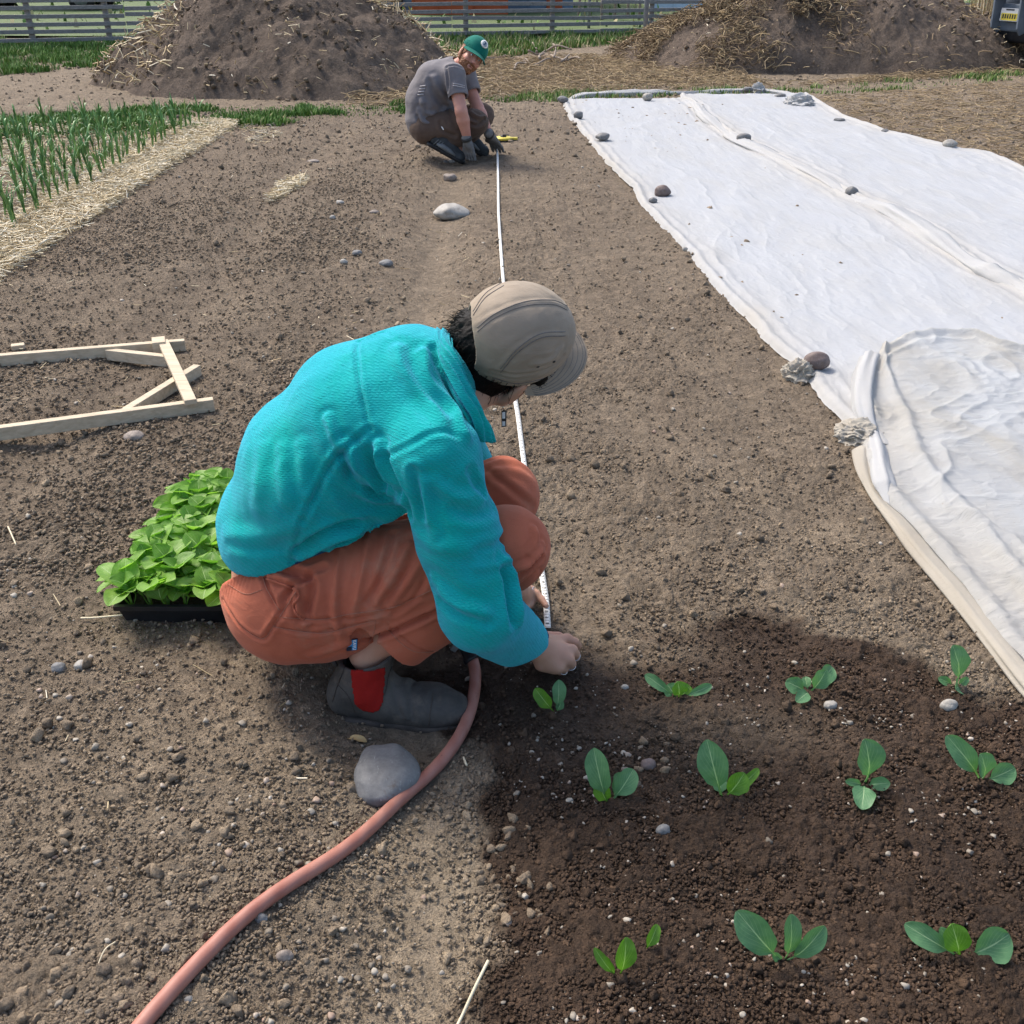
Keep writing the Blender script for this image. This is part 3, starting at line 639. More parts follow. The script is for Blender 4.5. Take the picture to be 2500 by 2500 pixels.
# straw mulch band and the ground under the garlic
def mulch(name, poly, n, lab, z=.02, Lm=.09, mat=None, w0=.0018, curve=0, zz=.03):
    q = poly_pts(poly, n); m = len(q); o = straws(name, q[:, 0], q[:, 1], Hbase(q[:, 0], q[:, 1]) + z + rng.random(m) * zz, Lm * (.4 + .8 * rng.random(m)), w0 + .0012 * rng.random(m), mat or M_straw, .2, None, curve, .25 + .75 * rng.random(m) ** .7)
    return tag(o, lab, 'straw', kind='stuff')
mulch('straw_mulch', [(-2.47, 4.6), (-2.50, 10.0), (-2.95, 10.1), (-2.95, 4.6)], 10000, 'pale straw mulch along the edge of the garlic bed', .0, .10, zz=.055)
mulch('straw_mulch', [(-2.9, 4.6), (-2.9, 10.1), (-6.2, 10.1), (-4.2, 4.6)], 9500, 'thin straw between the rows of garlic', .0, .10, zz=.035)
mulch('straw_clump', gpoly([(655, 495), (690, 450), (750, 435), (745, 455), (690, 485), (655, 500)]), 500, 'small loose clump of pale straw on the tilled bed', .0, .09, zz=.05)
mulch('straw_clump', gpoly([(590, 300), (640, 290), (690, 330), (640, 360), (600, 350)]), 160, 'few stray straws beside the end of the mulch band', .0, .09, zz=.02)
mulch('hay_litter', gpoly([(850, 215), (1000, 150), (1560, 140), (1700, 150), (1900, 215), (1500, 225), (1300, 235), (1000, 262), (850, 262)]), 5500, 'curled brown hay littered in front of the soil heaps', .0, .22, M_hay, .003, .25, .07)
mulch('hay_litter', gpoly([(1900, 215), (2500, 160), (2500, 178), (2100, 205)]), 1500, 'brown hay below the right soil heap', .0, .22, M_hay, .003, .25, .05)
mulch('dry_stubble', gpoly([(1990, 240), (2500, 200), (2600, 200), (2600, 450), (2440, 385), (2150, 320)]), 1900, 'brown straw stubble on the soil beyond the row cover', .0, .16, M_hay, .0022, .15, .02)

def grass(name, poly, n, h0, h1, wd, lab, dead=.1, zpow=1):
    q = poly_pts(poly, n); m = len(q); x, y = q[:, 0], q[:, 1]; clump = sstep(.42, .58, fbm2(x * 2.2, y * 2.8, 88, 3)); k = rng.random(m) < .15 + .85 * clump; x, y, clump = x[k], y[k], clump[k]; m = len(x)
    a = rng.uniform(0, 2 * np.pi, m); lean = rng.random(m) * .8; hh = (h0 + (h1 - h0) * rng.random(m)) * (.5 + .7 * clump); w = wd * (.6 + .8 * rng.random(m))
    d = np.stack([np.cos(a), np.sin(a), 0 * a], -1); s = np.stack([-np.sin(a), np.cos(a), 0 * a], -1); c = np.stack([x, y, Hbase(x, y) - .01], -1); V = np.zeros((m, 5, 3))
    V[:, 0] = c - s * w[:, None]; V[:, 1] = c + s * w[:, None]; mid = c + d * (lean * hh * .35)[:, None]; mid[:, 2] += hh * .6
    V[:, 2] = mid + s * (w * .8)[:, None]; V[:, 3] = mid - s * (w * .8)[:, None]; t = c + d * (lean * hh * 1.0)[:, None]; t[:, 2] += hh; V[:, 4] = t
    F1 = np.array([[0, 1, 2, 3], [3, 2, 4, 4]]); F = (np.array([[0, 1, 2], [0, 2, 3], [3, 2, 4]])[None] + (np.arange(m) * 5)[:, None, None]).reshape(-1, 3)
    r = np.where(rng.random(m) < dead, 1.0, rng.random(m) * .85); me = mesh_np(name, V.reshape(-1, 3), F, {'rnd': np.repeat(r, 5)})
    return tag(link(name, me, M_grass, None, False), lab, 'grass', kind='stuff')
grass('grass_strip', gpoly([(-60, 300), (300, 272), (640, 262), (1010, 252), (1010, 278), (760, 290), (640, 318), (560, 322), (300, 330), (-60, 340)]), 26000, .025, .075, .007, 'bright green weedy grass strip at the end of the beds', .05)
grass('grass_patch', gpoly([(-60, 100), (330, 98), (330, 140), (230, 165), (-60, 190)]), 20000, .04, .11, .008, 'green grass in front of the left stretch of fence', .06)
grass('grass_strip', gpoly([(1180, 238), (1500, 218), (1880, 215), (2100, 205), (2500, 172), (2700, 160), (2700, 178), (2500, 194), (2110, 228), (1900, 236), (1600, 240), (1300, 248), (1180, 250)]), 18000, .025, .07, .006, 'trodden grass strip beyond the end of the row cover', .28)
grass('grass_patch', gpoly([(1040, 92), (1800, 84), (1700, 108), (1400, 118), (1180, 150), (1080, 150)]), 16000, .05, .15, .009, 'rough grass growing along the foot of the fence', .25)
grass('lawn', [(-40, 21.5), (40, 21.5), (90, 70), (-90, 70)], 16000, .10, .3, .05, 'green pasture beyond the rail fence', .25)
# ------------------------------------------------------------------ soil heaps
def heap(name, cx, cy, fn, rx, ry, label, res=.035):
    xs = np.arange(-rx, rx + res, res); ys = np.arange(-ry, ry + res, res); X, Y = np.meshgrid(xs, ys)
    x, y = X.ravel(), Y.ravel(); z = fn(x, y); gx, gy = x + cx, y + cy
    n = (fbm2(gx * 1.6, gy * 1.6, 5, 4) - .5) * .22 + (fbm2(gx * 7, gy * 7, 15, 4) - .5) * .09 + .05 * (fbm2(gx * 22, gy * 22, 16, 3) - .5) + .030 * cells2(gx / .08, gy / .08, 3) * (fbm2(gx * 3, gy * 3, 4, 2) > .55)
    z = z + n * sstep(0, .35, z) - .06
    root = empty('soil_heap', (cx, cy, 0), label, 'soil heap')
    V = np.stack([gx, gy, z], -1) ; me = mesh_np('soil', V - 0, grid_faces(len(ys), len(xs)), {'wet': 0 * x, 'tan': 0 * x}); link('soil', me, M_heap, root)
    return root, (lambda px, py: fn(px - cx, py - cy) + (fbm2(px * 1.6, py * 1.6, 5, 4) - .5) * .22 * sstep(0, .35, fn(px - cx, py - cy)) - .03)
def f1(x, y):
    r = np.sqrt(np.where(x < 0, (x / 1.95) ** 2, (x / 2.9) ** 2) + (y / 2.3) ** 2); ang = np.arctan2(y, x)
    r = r * (1 + .07 * np.sin(3 * ang + 1) + .04 * np.sin(7 * ang)); return 1.75 * np.clip(1 - r, 0, 1) ** .92 * (1 - .28 * np.exp(-(r / .35) ** 2)) - .02
H1root, h1 = heap('soil_heap', -3.05, 13.9, f1, 3.2, 2.6, 'tall brown soil heap full of woody bits, left of the crouching man')
def f2(x, y):
    r = np.sqrt((x / 3.35) ** 2 + (y / 2.0) ** 2); ang = np.arctan2(y, x); r = r * (1 + .06 * np.sin(4 * ang + 2) + .05 * np.sin(6 * ang))
    return 1.55 * np.clip(1 - r, 0, 1) ** .8 - .02
H2root, h2 = heap('soil_heap', 4.55, 16.2, f2, 3.6, 2.3, 'wide soil heap partly covered with brown hay, near the truck')
def on_heap(name, h, cx, cy, rx, ry, n, mat, L, w, parent, dens=None, curve=.2, lab=None, tilt=.5, lift=.02):
    x = cx + rng.uniform(-rx, rx, n); y = cy + rng.uniform(-ry, ry, n); z = h(x, y); k = z > .03
    if dens is not None: k &= rng.random(n) < dens(x, y)
    x, y, z = x[k], y[k], z[k]; m = len(x)
    o = straws(name, x, y, z + lift + .03 * rng.random(m), L * (.3 + .8 * rng.random(m) ** 1.5), w * (.6 + .8 * rng.random(m)), mat, tilt, parent, curve)
    o['kind'] = 'stuff'; return o
def heap_clods(h, cx, cy, rx, ry, n, root):
    x = cx + rng.uniform(-rx, rx, n); y = cy + rng.uniform(-ry, ry, n); z = h(x, y); k = (z > -.02) & (rng.random(n) < .25 + .75 * (fbm2(x * 1.5, y * 1.5, 44, 3) > .52)); x, y, z = x[k], y[k], z[k]
    o = scatter('clods', 2, len(x), np.stack([x, y, z], -1), .010 + .032 * rng.random(len(x)) ** 3, M_clod, .6, .8, .5, .3, {'wet': np.full(len(x), .30), 'tan': 0 * x}, 44, None, root); o['kind'] = 'stuff'
heap_clods(h1, -3.05, 13.6, 3.3, 2.6, 4200, H1root); heap_clods(h2, 4.55, 15.9, 3.7, 2.4, 3800, H2root)
on_heap('woody_bits', h1, -3.05, 13.9, 3.0, 2.5, 1500, M_straw, .11, .0048, H1root, lambda x, y: .2 + .8 * (fbm2(x * 1.6, y * 1.6, 71, 3) > .52), .05)
on_heap('dry_stalks', h1, -4.4, 13.0, .6, .7, 200, M_straw, .26, .007, H1root, None, .08)
on_heap('dry_stalks', h1, -1.2, 14.2, .9, .8, 260, M_straw, .34, .006, H1root, None, .08)
def hd(x, y):
    g = np.exp(-(((x - 2.55) / 1.0) ** 2 + ((y - 15.9) / 1.6) ** 2)) * 1.3 + np.exp(-(((x - 4.0) / .38) ** 2 + ((y - 15.2) / .45) ** 2)) + np.exp(-(((x - 4.15) / .5) ** 2 + ((y - 15.8) / .3) ** 2)) + .05
    return np.clip(g, 0, 1) * (fbm2(x * 2.3, y * 2.3, 91, 3) > .47)
on_heap('brown_hay', h2, 4.55, 16.2, 3.5, 2.2, 24000, M_hay, .27, .0052, H2root, hd, .35, None, .5, .03)
on_heap('straw_bits', h2, 4.55, 16.2, 3.3, 2.2, 420, M_straw, .12, .005, H2root)

# ------------------------------------------------------------------ rail fence
FA, FB = G(0, 116), G(1640, 87); fdir = vnorm((FB - FA) * [1, 1, 0]); FA = FA * [1, 1, 0]
def fx(px):
    """point on the fence line seen in direction px"""
    d = ray(px, 100); n_ = np.array([-fdir[1], fdir[0]]); t = np.dot(FA[:2], n_) / np.dot(d[:2], n_); return np.array([d[0] * t, d[1] * t, 0])
fence = empty('rail_fence', (FA[0], FA[1], 0), 'long grey slatted timber fence standing behind the soil heaps', 'fence')
fs, fe = fx(-120), fx(2420)
rails = 13
for i in range(rails):
    z = .10 + i * .118
    nseg = 7
    for s_ in range(nseg):
        a = fs + (fe - fs) * (s_ / nseg); b = fs + (fe - fs) * ((s_ + 1) / nseg - .0006); m = MB()
        a = a + [0, 0, z + random.gauss(0, .008)]; b = b + [0, 0, z + random.gauss(0, .008)]
        m.beam(a, b, .04, .062, (0, 0, 1), .006); m.build('rail', M_rail, fence)
nrm = np.array([fdir[1], -fdir[0], 0])
for px in (-90, 80, 268, 480, 695, 908, 1139, 1349, 1589, 1815, 2050, 2280):
    p = fx(px) - nrm * .055; m = MB(); lean = random.gauss(0, .012)
    m.beam(p + [0, 0, -.2], p + [lean, 0, 1.72], .09, .05, (0, 1, 0), .006); m.build('post', M_rail, fence)
m = MB(); p = G(1573, 117); m.tube([p + [0, 0, -.1], p + [0, 0, .8], p + [.01, 0, 1.75]], .038, 12); m.tube([p + [.01, 0, 1.75], p + [.01, 0, 1.78]], [.044, .03], 12)
tag(m.build('metal_post', M_steelpost, None, True), 'round grey steel post standing in front of the rail fence', 'post')
for (px, y0) in ((996, 3.0), (1475, 1.0)):
    p = fx(px) + nrm * -y0; m = MB(); m.tube([p + [0, 0, -.1], p + [0, 0, 1.6]], .03, 8)
    tag(m.build('metal_post', M_steelpost, None, True), 'thin pale steel post beyond the fence, %s' % ('nearest the orange wall' if px < 1200 else 'right of the orange wall'), 'post')

# ------------------------------------------------------------------ what stands beyond the fence
xs = np.linspace(-160, 160, 60); ys = np.linspace(20.6, 300, 60); X, Y = np.meshgrid(xs, ys); M_past = mottled('pasture_green', (.075, .115, .04), (.12, .155, .065), 1.2, .9, .5, 9, .05, 'pos')
tag(link('pasture', mesh_np('pasture', np.stack([X.ravel(), Y.ravel(), .03 + .08 * fbm2(X.ravel() * .2, Y.ravel() * .2, 5, 2)], -1), grid_faces(60, 60)), M_past), 'green pasture beyond the fence', 'pasture', kind='structure')
M_orange = mottled('orange_painted_cladding', (.36, .075, .022), (.44, .10, .035), 3, .7, .1, 20)
M_bluew = mottled('slate_blue_cladding', (.11, .17, .24), (.16, .23, .31), 3, .7, .1, 20)
M_palew = mottled('pale_blue_sheeting', (.50, .60, .68), (.64, .73, .80), 3, .5, .1, 20)
M_greyw = mottled('pale_grey_wall', (.36, .37, .36), (.46, .46, .45), 3, .8, .1, 20)
M_roofm = mottled('grey_metal_roof', (.16, .17, .18), (.22, .23, .24), 3, .6, .1, 20)
M_dark = mottled('dark_window', (.02, .025, .03), (.035, .04, .05), 3, .2, 0)
def building(name, px0, px1, Y, depth, h, mat, label, roofm, ridge=.9, doors=(), cat='building'):
    a = W(px0, 60, Y); b = W(px1, 60, Y); x0, x1 = a[0], b[0]; cx = (x0 + x1) / 2
    e = empty(name, (cx, Y, 0), label, cat)
    m = MB(); m.box((cx, Y + depth / 2, h / 2 - .1), (x1 - x0, depth, h + .2)); m.build('wall', mat, e)
    if ridge:
        o = .25; m = MB(); V = [(x0 - o, Y - o, h), (x1 + o, Y - o, h), (x1 + o, Y + depth + o, h), (x0 - o, Y + depth + o, h), (x0 - o, Y + depth / 2, h + ridge), (x1 + o, Y + depth / 2, h + ridge)]
        m.poly(V, [(0, 1, 5, 4), (2, 3, 4, 5), (0, 4, 3), (1, 2, 5), (0, 3, 2, 1)]); m.build('roof', roofm, e)
    nb = int((x1 - x0) / .45)
    m = MB()
    for i in range(nb + 1): m.box((x0 + (x1 - x0) * i / nb, Y - .012, h / 2), (.05, .03, h))
    m.build('battens', mat, e)
    for (f0, f1_, z0, z1, mm, nme) in doors:
        m = MB(); m.box((x0 + (x1 - x0) * (f0 + f1_) / 2, Y - .03, (z0 + z1) / 2), ((x1 - x0) * (f1_ - f0), .06, z1 - z0), None, .01); m.build(nme, mm, e)
    return e
building('barn', 1010, 1238, 27.0, 8, 3.6, M_orange, 'orange clad building beyond the fence, behind the man', M_roofm, 1.2, ((.36, .64, 0, 2.4, M_orange, 'door'), (.08, .24, 1.2, 2.2, M_dark, 'window')))
building('shed', 935, 1008, 29.0, 6, 3.0, M_bluew, 'slate blue shed touching the left end of the orange building', M_roofm, .8, ((.3, .7, 0, 2.2, M_dark, 'door'),))
building('shed', 1241, 1395, 28.0, 6, 3.0, M_bluew, 'slate blue shed right of the orange building', M_roofm, .8, ((.6, .85, 0, 2.1, M_orange, 'door'),))
building('greenhouse', 1595, 1835, 30.0, 9, 2.6, M_palew, 'pale blue sheeted tunnel beyond the right part of the fence', M_palew, .9)
building('shed', 1400, 1592, 36.0, 6, 2.7, M_greyw, 'pale grey low building far beyond the fence', M_roofm, .7, ((.1, .3, 0, 2, M_dark, 'door'), (.5, .7, 1, 1.9, M_dark, 'window')))
building('shed', -60, 150, 52.0, 7, 2.8, M_greyw, 'long grey building far away beyond the left fence', M_roofm, .9, ((.2, .35, 1, 2, M_dark, 'window'), (.5, .6, 0, 2, M_dark, 'door')))
# white car parked on the pasture
def car(px, Y, label):
    c0 = W(px, 60, Y); e = empty('parked_car', (c0[0], Y, 0), label, 'car'); X = c0[0]
    prof = [(-2.0, .3), (-2.05, .7), (-1.2, .9), (-.7, 1.38), (.8, 1.42), (1.5, .95), (2.05, .85), (2.1, .3)]
    m = MB(); n_ = len(prof); V = [(X + a, Y - .8, b) for a, b in prof] + [(X + a, Y + .8, b) for a, b in prof]
    m.poly(V, [tuple(range(n_)), tuple(range(2 * n_ - 1, n_ - 1, -1))] + [(i, (i + 1) % n_, n_ + (i + 1) % n_, n_ + i) for i in range(n_)]); m.build('body', M_white, e)
    for (a0, a1) in ((-.62, .02), (.08, .78)):
        m = MB(); m.box((X + (a0 + a1) / 2, Y - .81, 1.14), (a1 - a0, .03, .34), None, .02); m.build('window', M_dark, e)
    for a in (-1.3, 1.35):
        for s_ in (-.75, .75):
            m = MB(); m.tube([(X + a, Y + s_ - .1, .32), (X + a, Y + s_ + .1, .32)], .32, 20); w = m.build('wheel', M_black, e, True)
            m = MB(); m.tube([(X + a, Y + s_ - .11, .32), (X + a, Y + s_ + .11, .32)], .18, 16); m.build('rim', M_metal, e, True)
car(112, 30.0, 'white car parked on the pasture beyond the left fence')
# bare upright stems beyond the fence between the buildings
for i, px in enumerate((1412, 1440, 1470, 1500, 1532, 1560)):
    p = W(px, 50, 24.5 + random.random()); p[2] = 0; m = MB()
    m.tube(spline([p, p + [random.gauss(0, .04), 0, 1.0], p + [random.gauss(0, .08), 0, 2.4]], 6), np.linspace(.035, .018, 6), 7)
    tr = empty('sapling', p, 'bare thin sapling beyond the fence, %s of the six left of the pale tunnel' % ('first', 'second', 'third', 'fourth', 'fifth', 'last')[i], 'sapling', 'saplings beyond the fence'); m.build('trunk', M_stick, tr, True)
    m = MB()
    for q in range(7):
        z = .8 + .22 * q; a = random.uniform(0, 6.28); m.tube([p + [0, 0, z], p + [.25 * math.cos(a), .25 * math.sin(a), z + .35], p + [.4 * math.cos(a), .4 * math.sin(a), z + .8]], [.010, .007, .004], 5)
    m.build('branches', M_stick, tr, True)
# tall dry reeds beside the truck
p = G(2370, 128)
n_ = 420; x = p[0] + .55 + rng.uniform(-.55, .45, n_); y = 17.6 + rng.uniform(-.3, .5, n_)
V = []; hh = .8 + .7 * rng.random(n_)
o = straws('dry_reeds', x, y, hh / 2, hh, np.full(n_, .006), M_straw, 0, None, .05, None)
me = o.data; co = np.empty(len(me.vertices) * 3, np.float32); me.vertices.foreach_get('co', co); co = co.reshape(n_, -1, 3)
cc = np.stack([x, y, hh / 2], -1)[:, None, :]; rel = co - cc; L_ = rng.normal(0, .08, (n_, 2))
d_ = co[:, -1].copy() - co[:, 0]; d_ /= np.linalg.norm(d_, axis=1)[:, None]; al = np.einsum('nvi,ni->nv', rel, d_); pe = rel - al[..., None] * d_[:, None]
co = cc + al[..., None] * np.stack([L_[:, 0], L_[:, 1], np.ones(n_)], -1)[:, None, :] + pe; me.vertices.foreach_set('co', co.astype(np.float32).ravel()); me.update()
tag(o, 'tall dry straw coloured reeds behind the heap, left of the truck', 'reeds', kind='stuff')

# ------------------------------------------------------------------ truck front at the right edge
def truck():
    o = np.array([W(2436, 80, 15.3)[0], 15.3, 0.0]); f = vnorm([-.92, -.39, 0]); s = vnorm([.39, -.92, 0])  # f: forward, s: towards the near side
    e = empty('pickup_truck', o, 'grey pickup truck with tube grille guard at the upper right corner', 'truck')
    def P(a, b, z): return o + f * a + s * b + np.array([0, 0, z])
    R = Matrix((Vector(f), Vector(-s), Vector((0, 0, 1)))).transposed()
    m = MB(); m.box(P(-.02, .72, .62), (.10, 1.75, .34), R, .03); m.build('bumper', M_truck, e, True)
    m = MB(); m.box(P(-.10, .72, .40), (.22, 1.6, .16), R, .04); m.build('air_dam', M_black, e, True)
    for b in (.02, .46, 1.02, 1.44):
        m = MB(); pr = [(.10, .42), (.17, .50), (.20, .86), (.10, 1.22), (-.02, 1.24), (.02, .45)]
        V = [P(a, b - .012, z) for a, z in pr] + [P(a, b + .012, z) for a, z in pr]; k = len(pr)
        m.poly(V, [tuple(range(k)), tuple(range(2 * k - 1, k - 1, -1))] + [(i, (i + 1) % k, k + (i + 1) % k, k + i) for i in range(k)]); m.build('guard_plate', M_truck, e)
    for z, a in ((.90, .16), (1.16, .10)):
        m = MB(); m.tube([P(a, -.12, z), P(a, 1.55, z)], .045, 14); m.build('guard_tube', M_white, e, True)
    m = MB(); m.box(P(.115, .25, .66), (.012, .305, .155), R, .004); pl = m.build('license_plate', M_white, e)
    m = MB(); m.box(P(.1225, .25, .635), (.004, .27, .085), R, .0); m.build('plate_field', M_yellow, e)
    m = MB()
    for q in range(6): m.box(P(.1255, .15 + q * .04, .64), (.003, .022, .05), R)
    m.box(P(.1225, .25, .72), (.003, .14, .016), R); m.build('plate_letters', M_ink, e)
    m = MB(); m.box(P(-.04, .72, 1.02), (.08, 1.2, .32), R, .02); m.build('grille', M_black, e)
    for b in (-.02, 1.46):
        m = MB(); m.box(P(.0, b + .02, 1.0), (.08, .26, .18), R, .03); m.build('headlight', M_silver, e, True)
    m = MB(); m.box(P(-.85, .72, .98), (1.5, 1.86, .50), R, .10); m.build('hood', M_truck, e, True)
    m = MB(); m.box(P(-2.7, .72, .95), (2.6, 1.9, .62), R, .1); m.box(P(-2.5, .72, 1.5), (1.5, 1.7, .6), R, .18); m.build('cab', M_truck, e, True)
    m = MB(); m.box(P(-1.73, .72, 1.5), (.04, 1.45, .42), R, .02); m.build('windscreen', M_dark, e)
    m = MB(); m.box(P(-4.6, .72, .95), (2.1, 1.85, .55), R, .05); m.build('cargo_bed', M_truck, e, True)
    for a in (-.75, -4.2):
        for b in (-.12, 1.56):
            m = MB(); m.tube([P(a, b - .13, .40), P(a, b - .10, .40), P(a, b + .10, .40), P(a, b + .13, .40)], [.34, .40, .40, .34], 28); m.build('tyre', M_black, e, True)
            m = MB(); m.tube([P(a, b - .14, .40), P(a, b + .14, .40)], .21, 20); m.build('rim', M_metal, e, True)
    return e
truck()
# coil of old yellow stalks and roots dumped beside the truck
root = empty('root_pile', G(2350, 120), 'tangled pile of yellow stalks and dark roots beside the truck', 'root pile')
c = G(2385, 128)
for k, (mat, n_, dx, nm, lw, rr) in enumerate(((M_ystalk, 420, -.25, 'yellow_stalks', .012, .28), (M_hay, 700, .25, 'roots', .009, .45))):
    x = c[0] + dx + rng.normal(0, rr * .55, n_); y = c[1] + .35 + rng.normal(0, .25, n_); z = .55 * np.exp(-((x - c[0]) / .55) ** 2 - ((y - c[1] - .4) / .45) ** 2) * (.5 + .6 * rng.random(n_))
    st = straws(nm, x, y, z, .1 + .3 * rng.random(n_), np.full(n_, lw * .7), mat, .7, root, .45); st['kind'] = 'stuff'
hp = ico(4); V_ = hp[0] * [.62, .5, .42]; V_ = V_ * (1 + .35 * (fbm3(hp[0] * 2.5, 4, 4) - .5))[:, None] + [c[0], c[1] + .5, .02]
link('soil', mesh_np('soil', V_, hp[1], {'wet': np.zeros(len(V_)) , 'tan': np.zeros(len(V_))}), M_heap, root)
# sticks
sticks = [((1255, 180), (1310, 152), .016), ((1262, 148), (1300, 168), .018), ((1300, 120), (1335, 160), .02), ((1318, 165), (1345, 128), .02), ((1345, 150), (1400, 168), .02), ((1350, 130), (1372, 172), .016), ((1330, 112), (1372, 120), .022), ((1290, 145), (1330, 135), .016), ((1370, 172), (1410, 140), .018), ((1305, 172), (1352, 160), .014), ((1335, 140), (1395, 145), .018), ((1180, 158), (1235, 145), .018), ((1310, 138), (1325, 118), .02), ((1380, 160), (1415, 168), .015), ((1278, 160), (1325, 172), .016), ((1352, 168), (1360, 120), .016)]
def nth(k):
    return '%d%s' % (k, 'th' if 10 < k % 100 < 14 else {1: 'st', 2: 'nd', 3: 'rd'}.get(k % 10, 'th'))
sticks.sort(key=lambda q: q[0][0] + q[1][0])
for si, (a, b, r) in enumerate(sticks):
    A, B = Gg(*a) + [0, 0, .03 + random.random() * .12], Gg(*b) + [0, 0, .03 + random.random() * .12]; B = A + (B - A) * min(1, .9 / np.linalg.norm(B - A)); m = MB()
    mid = (A + B) / 2 + rng.normal(0, .03, 3); m.tube(spline([A, mid, B], 8), np.linspace(r, r * .6, 8), 7)
    tag(m.build('stick', M_stick, None, True), 'dry pale stick, %s from the left in the pile between the two soil heaps' % nth(si + 1), 'stick', 'dry sticks piled between the soil heaps')
def branch(name, pts, r, lab, lift=.04):
    P = [Gg(*q) + [0, 0, lift] for q in pts]; m = MB(); m.tube(spline(P, 16), np.linspace(r, r * .45, 16), 7)
    tag(m.build(name, M_stick, None, True), lab, 'branch')
branch('branch', [(650, 232), (700, 228), (745, 222), (800, 214)], .022, 'long grey branch lying at the foot of the left soil heap')
branch('branch', [(2108, 128), (2150, 134), (2185, 142), (2225, 150)], .035, 'bleached grey branch lying on the front of the right soil heap', .22)
# ------------------------------------------------------------------ row cover
def curve_at(pp, t):
    P = np.array(pp, float); d = np.r_[0, np.cumsum(np.linalg.norm(np.diff(P, axis=0), axis=1))]; d /= d[-1]
    return np.stack([np.interp(t, d, P[:, i]) for i in range(P.shape[1])], -1)
def by_y(pp, Y): 
    P = np.array(sorted([tuple(q) for q in pp], key=lambda q: q[1])); return np.interp(Y, P[:, 1], P[:, 0])
def sheet(name, L, R, ys, nx, mat, label, seed, rollL=True, rollR=True, lift=.012, ridge=1.0, hid=0.0, top=True):
    Lx = by_y(L, ys); Rx = by_y(R, ys); wig = .05 * (fbm2(ys * 3.5, ys * 0, seed, 5, .6) - .5); Lx = Lx + wig; t = np.linspace(0, 1, nx); t = .5 - .5 * np.cos(np.pi * t) * .35 - .5 * .65 * (1 - 2 * t)
    X = Lx[:, None] * (1 - t) + Rx[:, None] * t; Y = ys[:, None] + 0 * X; w = (Rx - Lx)[:, None]
    dl = t[None] * w; dr = (1 - t[None]) * w; de = np.minimum(dl if rollL else 9 + 0 * dl, dr if rollR else 9 + 0 * dr)
    Y = Y + .015 * (fbm2(X * 6, Y * 2, seed + 3, 3) - .5)
    x, y = X.ravel(), Y.ravel(); de = de.ravel(); z = Hbase(x, y) * .5
    r1 = 1 - np.abs(2 * fbm2(x * 2.6 + .6 * fbm2(x * 1.5, y * 1.5, 5), y * .55 - x * .5, seed, 4) - 1); r2 = 1 - np.abs(2 * fbm2(x * 8 + y * 2, y * 3.5 - x * 2, seed + 5, 4) - 1)
    r3 = 1 - np.abs(2 * fbm2(x * 22, y * 12 - x * 6, seed + 8, 3) - 1)
    z = z + lift + ridge * (.0065 * r1 ** 6 + .0022 * r2 ** 6 + .0012 * r3 ** 5) + .016 * (fbm2(x * .9, y * .6, seed + 2, 2))
    z += .015 * np.exp(-((de - .035) / .022) ** 2) * (.4 + .9 * fbm2(y * 2.5, x * 0, seed + 9, 3)) + .009 * np.exp(-((de - .11) / .02) ** 2) * fbm2(y * 3.5, x * 0, seed + 19, 3)
    z -= .015 * np.exp(-(de / .012) ** 2)
    ev = np.exp(-(de / .16) ** 2) * (.3 + .9 * fbm2(x * 4, y * 4, seed + 4, 3))
    me = mesh_np(name, np.stack([x, y, z], -1), grid_faces(len(ys), nx), {'edge': ev}); o = link(name, me, mat)
    return tag(o, label, 'row cover')
def gl(pp): return [tuple(Gg(a, b)[:2]) for a, b in pp]
LA = gl([(1370, 246), (1385, 285), (1425, 330), (1460, 378), (1500, 425), (1545, 465), (1578, 525), (1632, 580), (1680, 622), (1735, 698), (1800, 765), (1850, 815), (1905, 880), (1960, 925), (2000, 985), (2055, 1040), (2110, 1080)])
SE = gl([(1660, 240), (1700, 265), (1722, 292), (1772, 332), (1802, 354), (1905, 398), (2000, 445), (2080, 492), (2180, 532), (2300, 610), (2400, 675), (2500, 722), (2640, 800), (2800, 900), (3000, 1020), (3250, 1180)])
RB = gl([(1975, 240), (2062, 292), (2165, 330), (2312, 365), (2425, 386), (2500, 420), (2620, 480), (2800, 560), (3300, 760), (3900, 1000), (4400, 1200)])
yA = np.unique(np.concatenate([np.linspace(2.95, 6, 420), np.linspace(6, Gg(1370, 246)[1], 260)]))
sheet('row_cover', LA, SE, yA, 330, M_cover, 'white fabric row cover weighted with stones, left strip beside the tape', 11)
yB = np.unique(np.concatenate([np.linspace(3.1, 6, 300), np.linspace(6, Gg(1975, 240)[1] + .05, 240)]))
sheet('row_cover', SE, RB, yB, 300, M_cover, 'white fabric row cover, right strip beyond the bunched seam', 23, lift=.028)
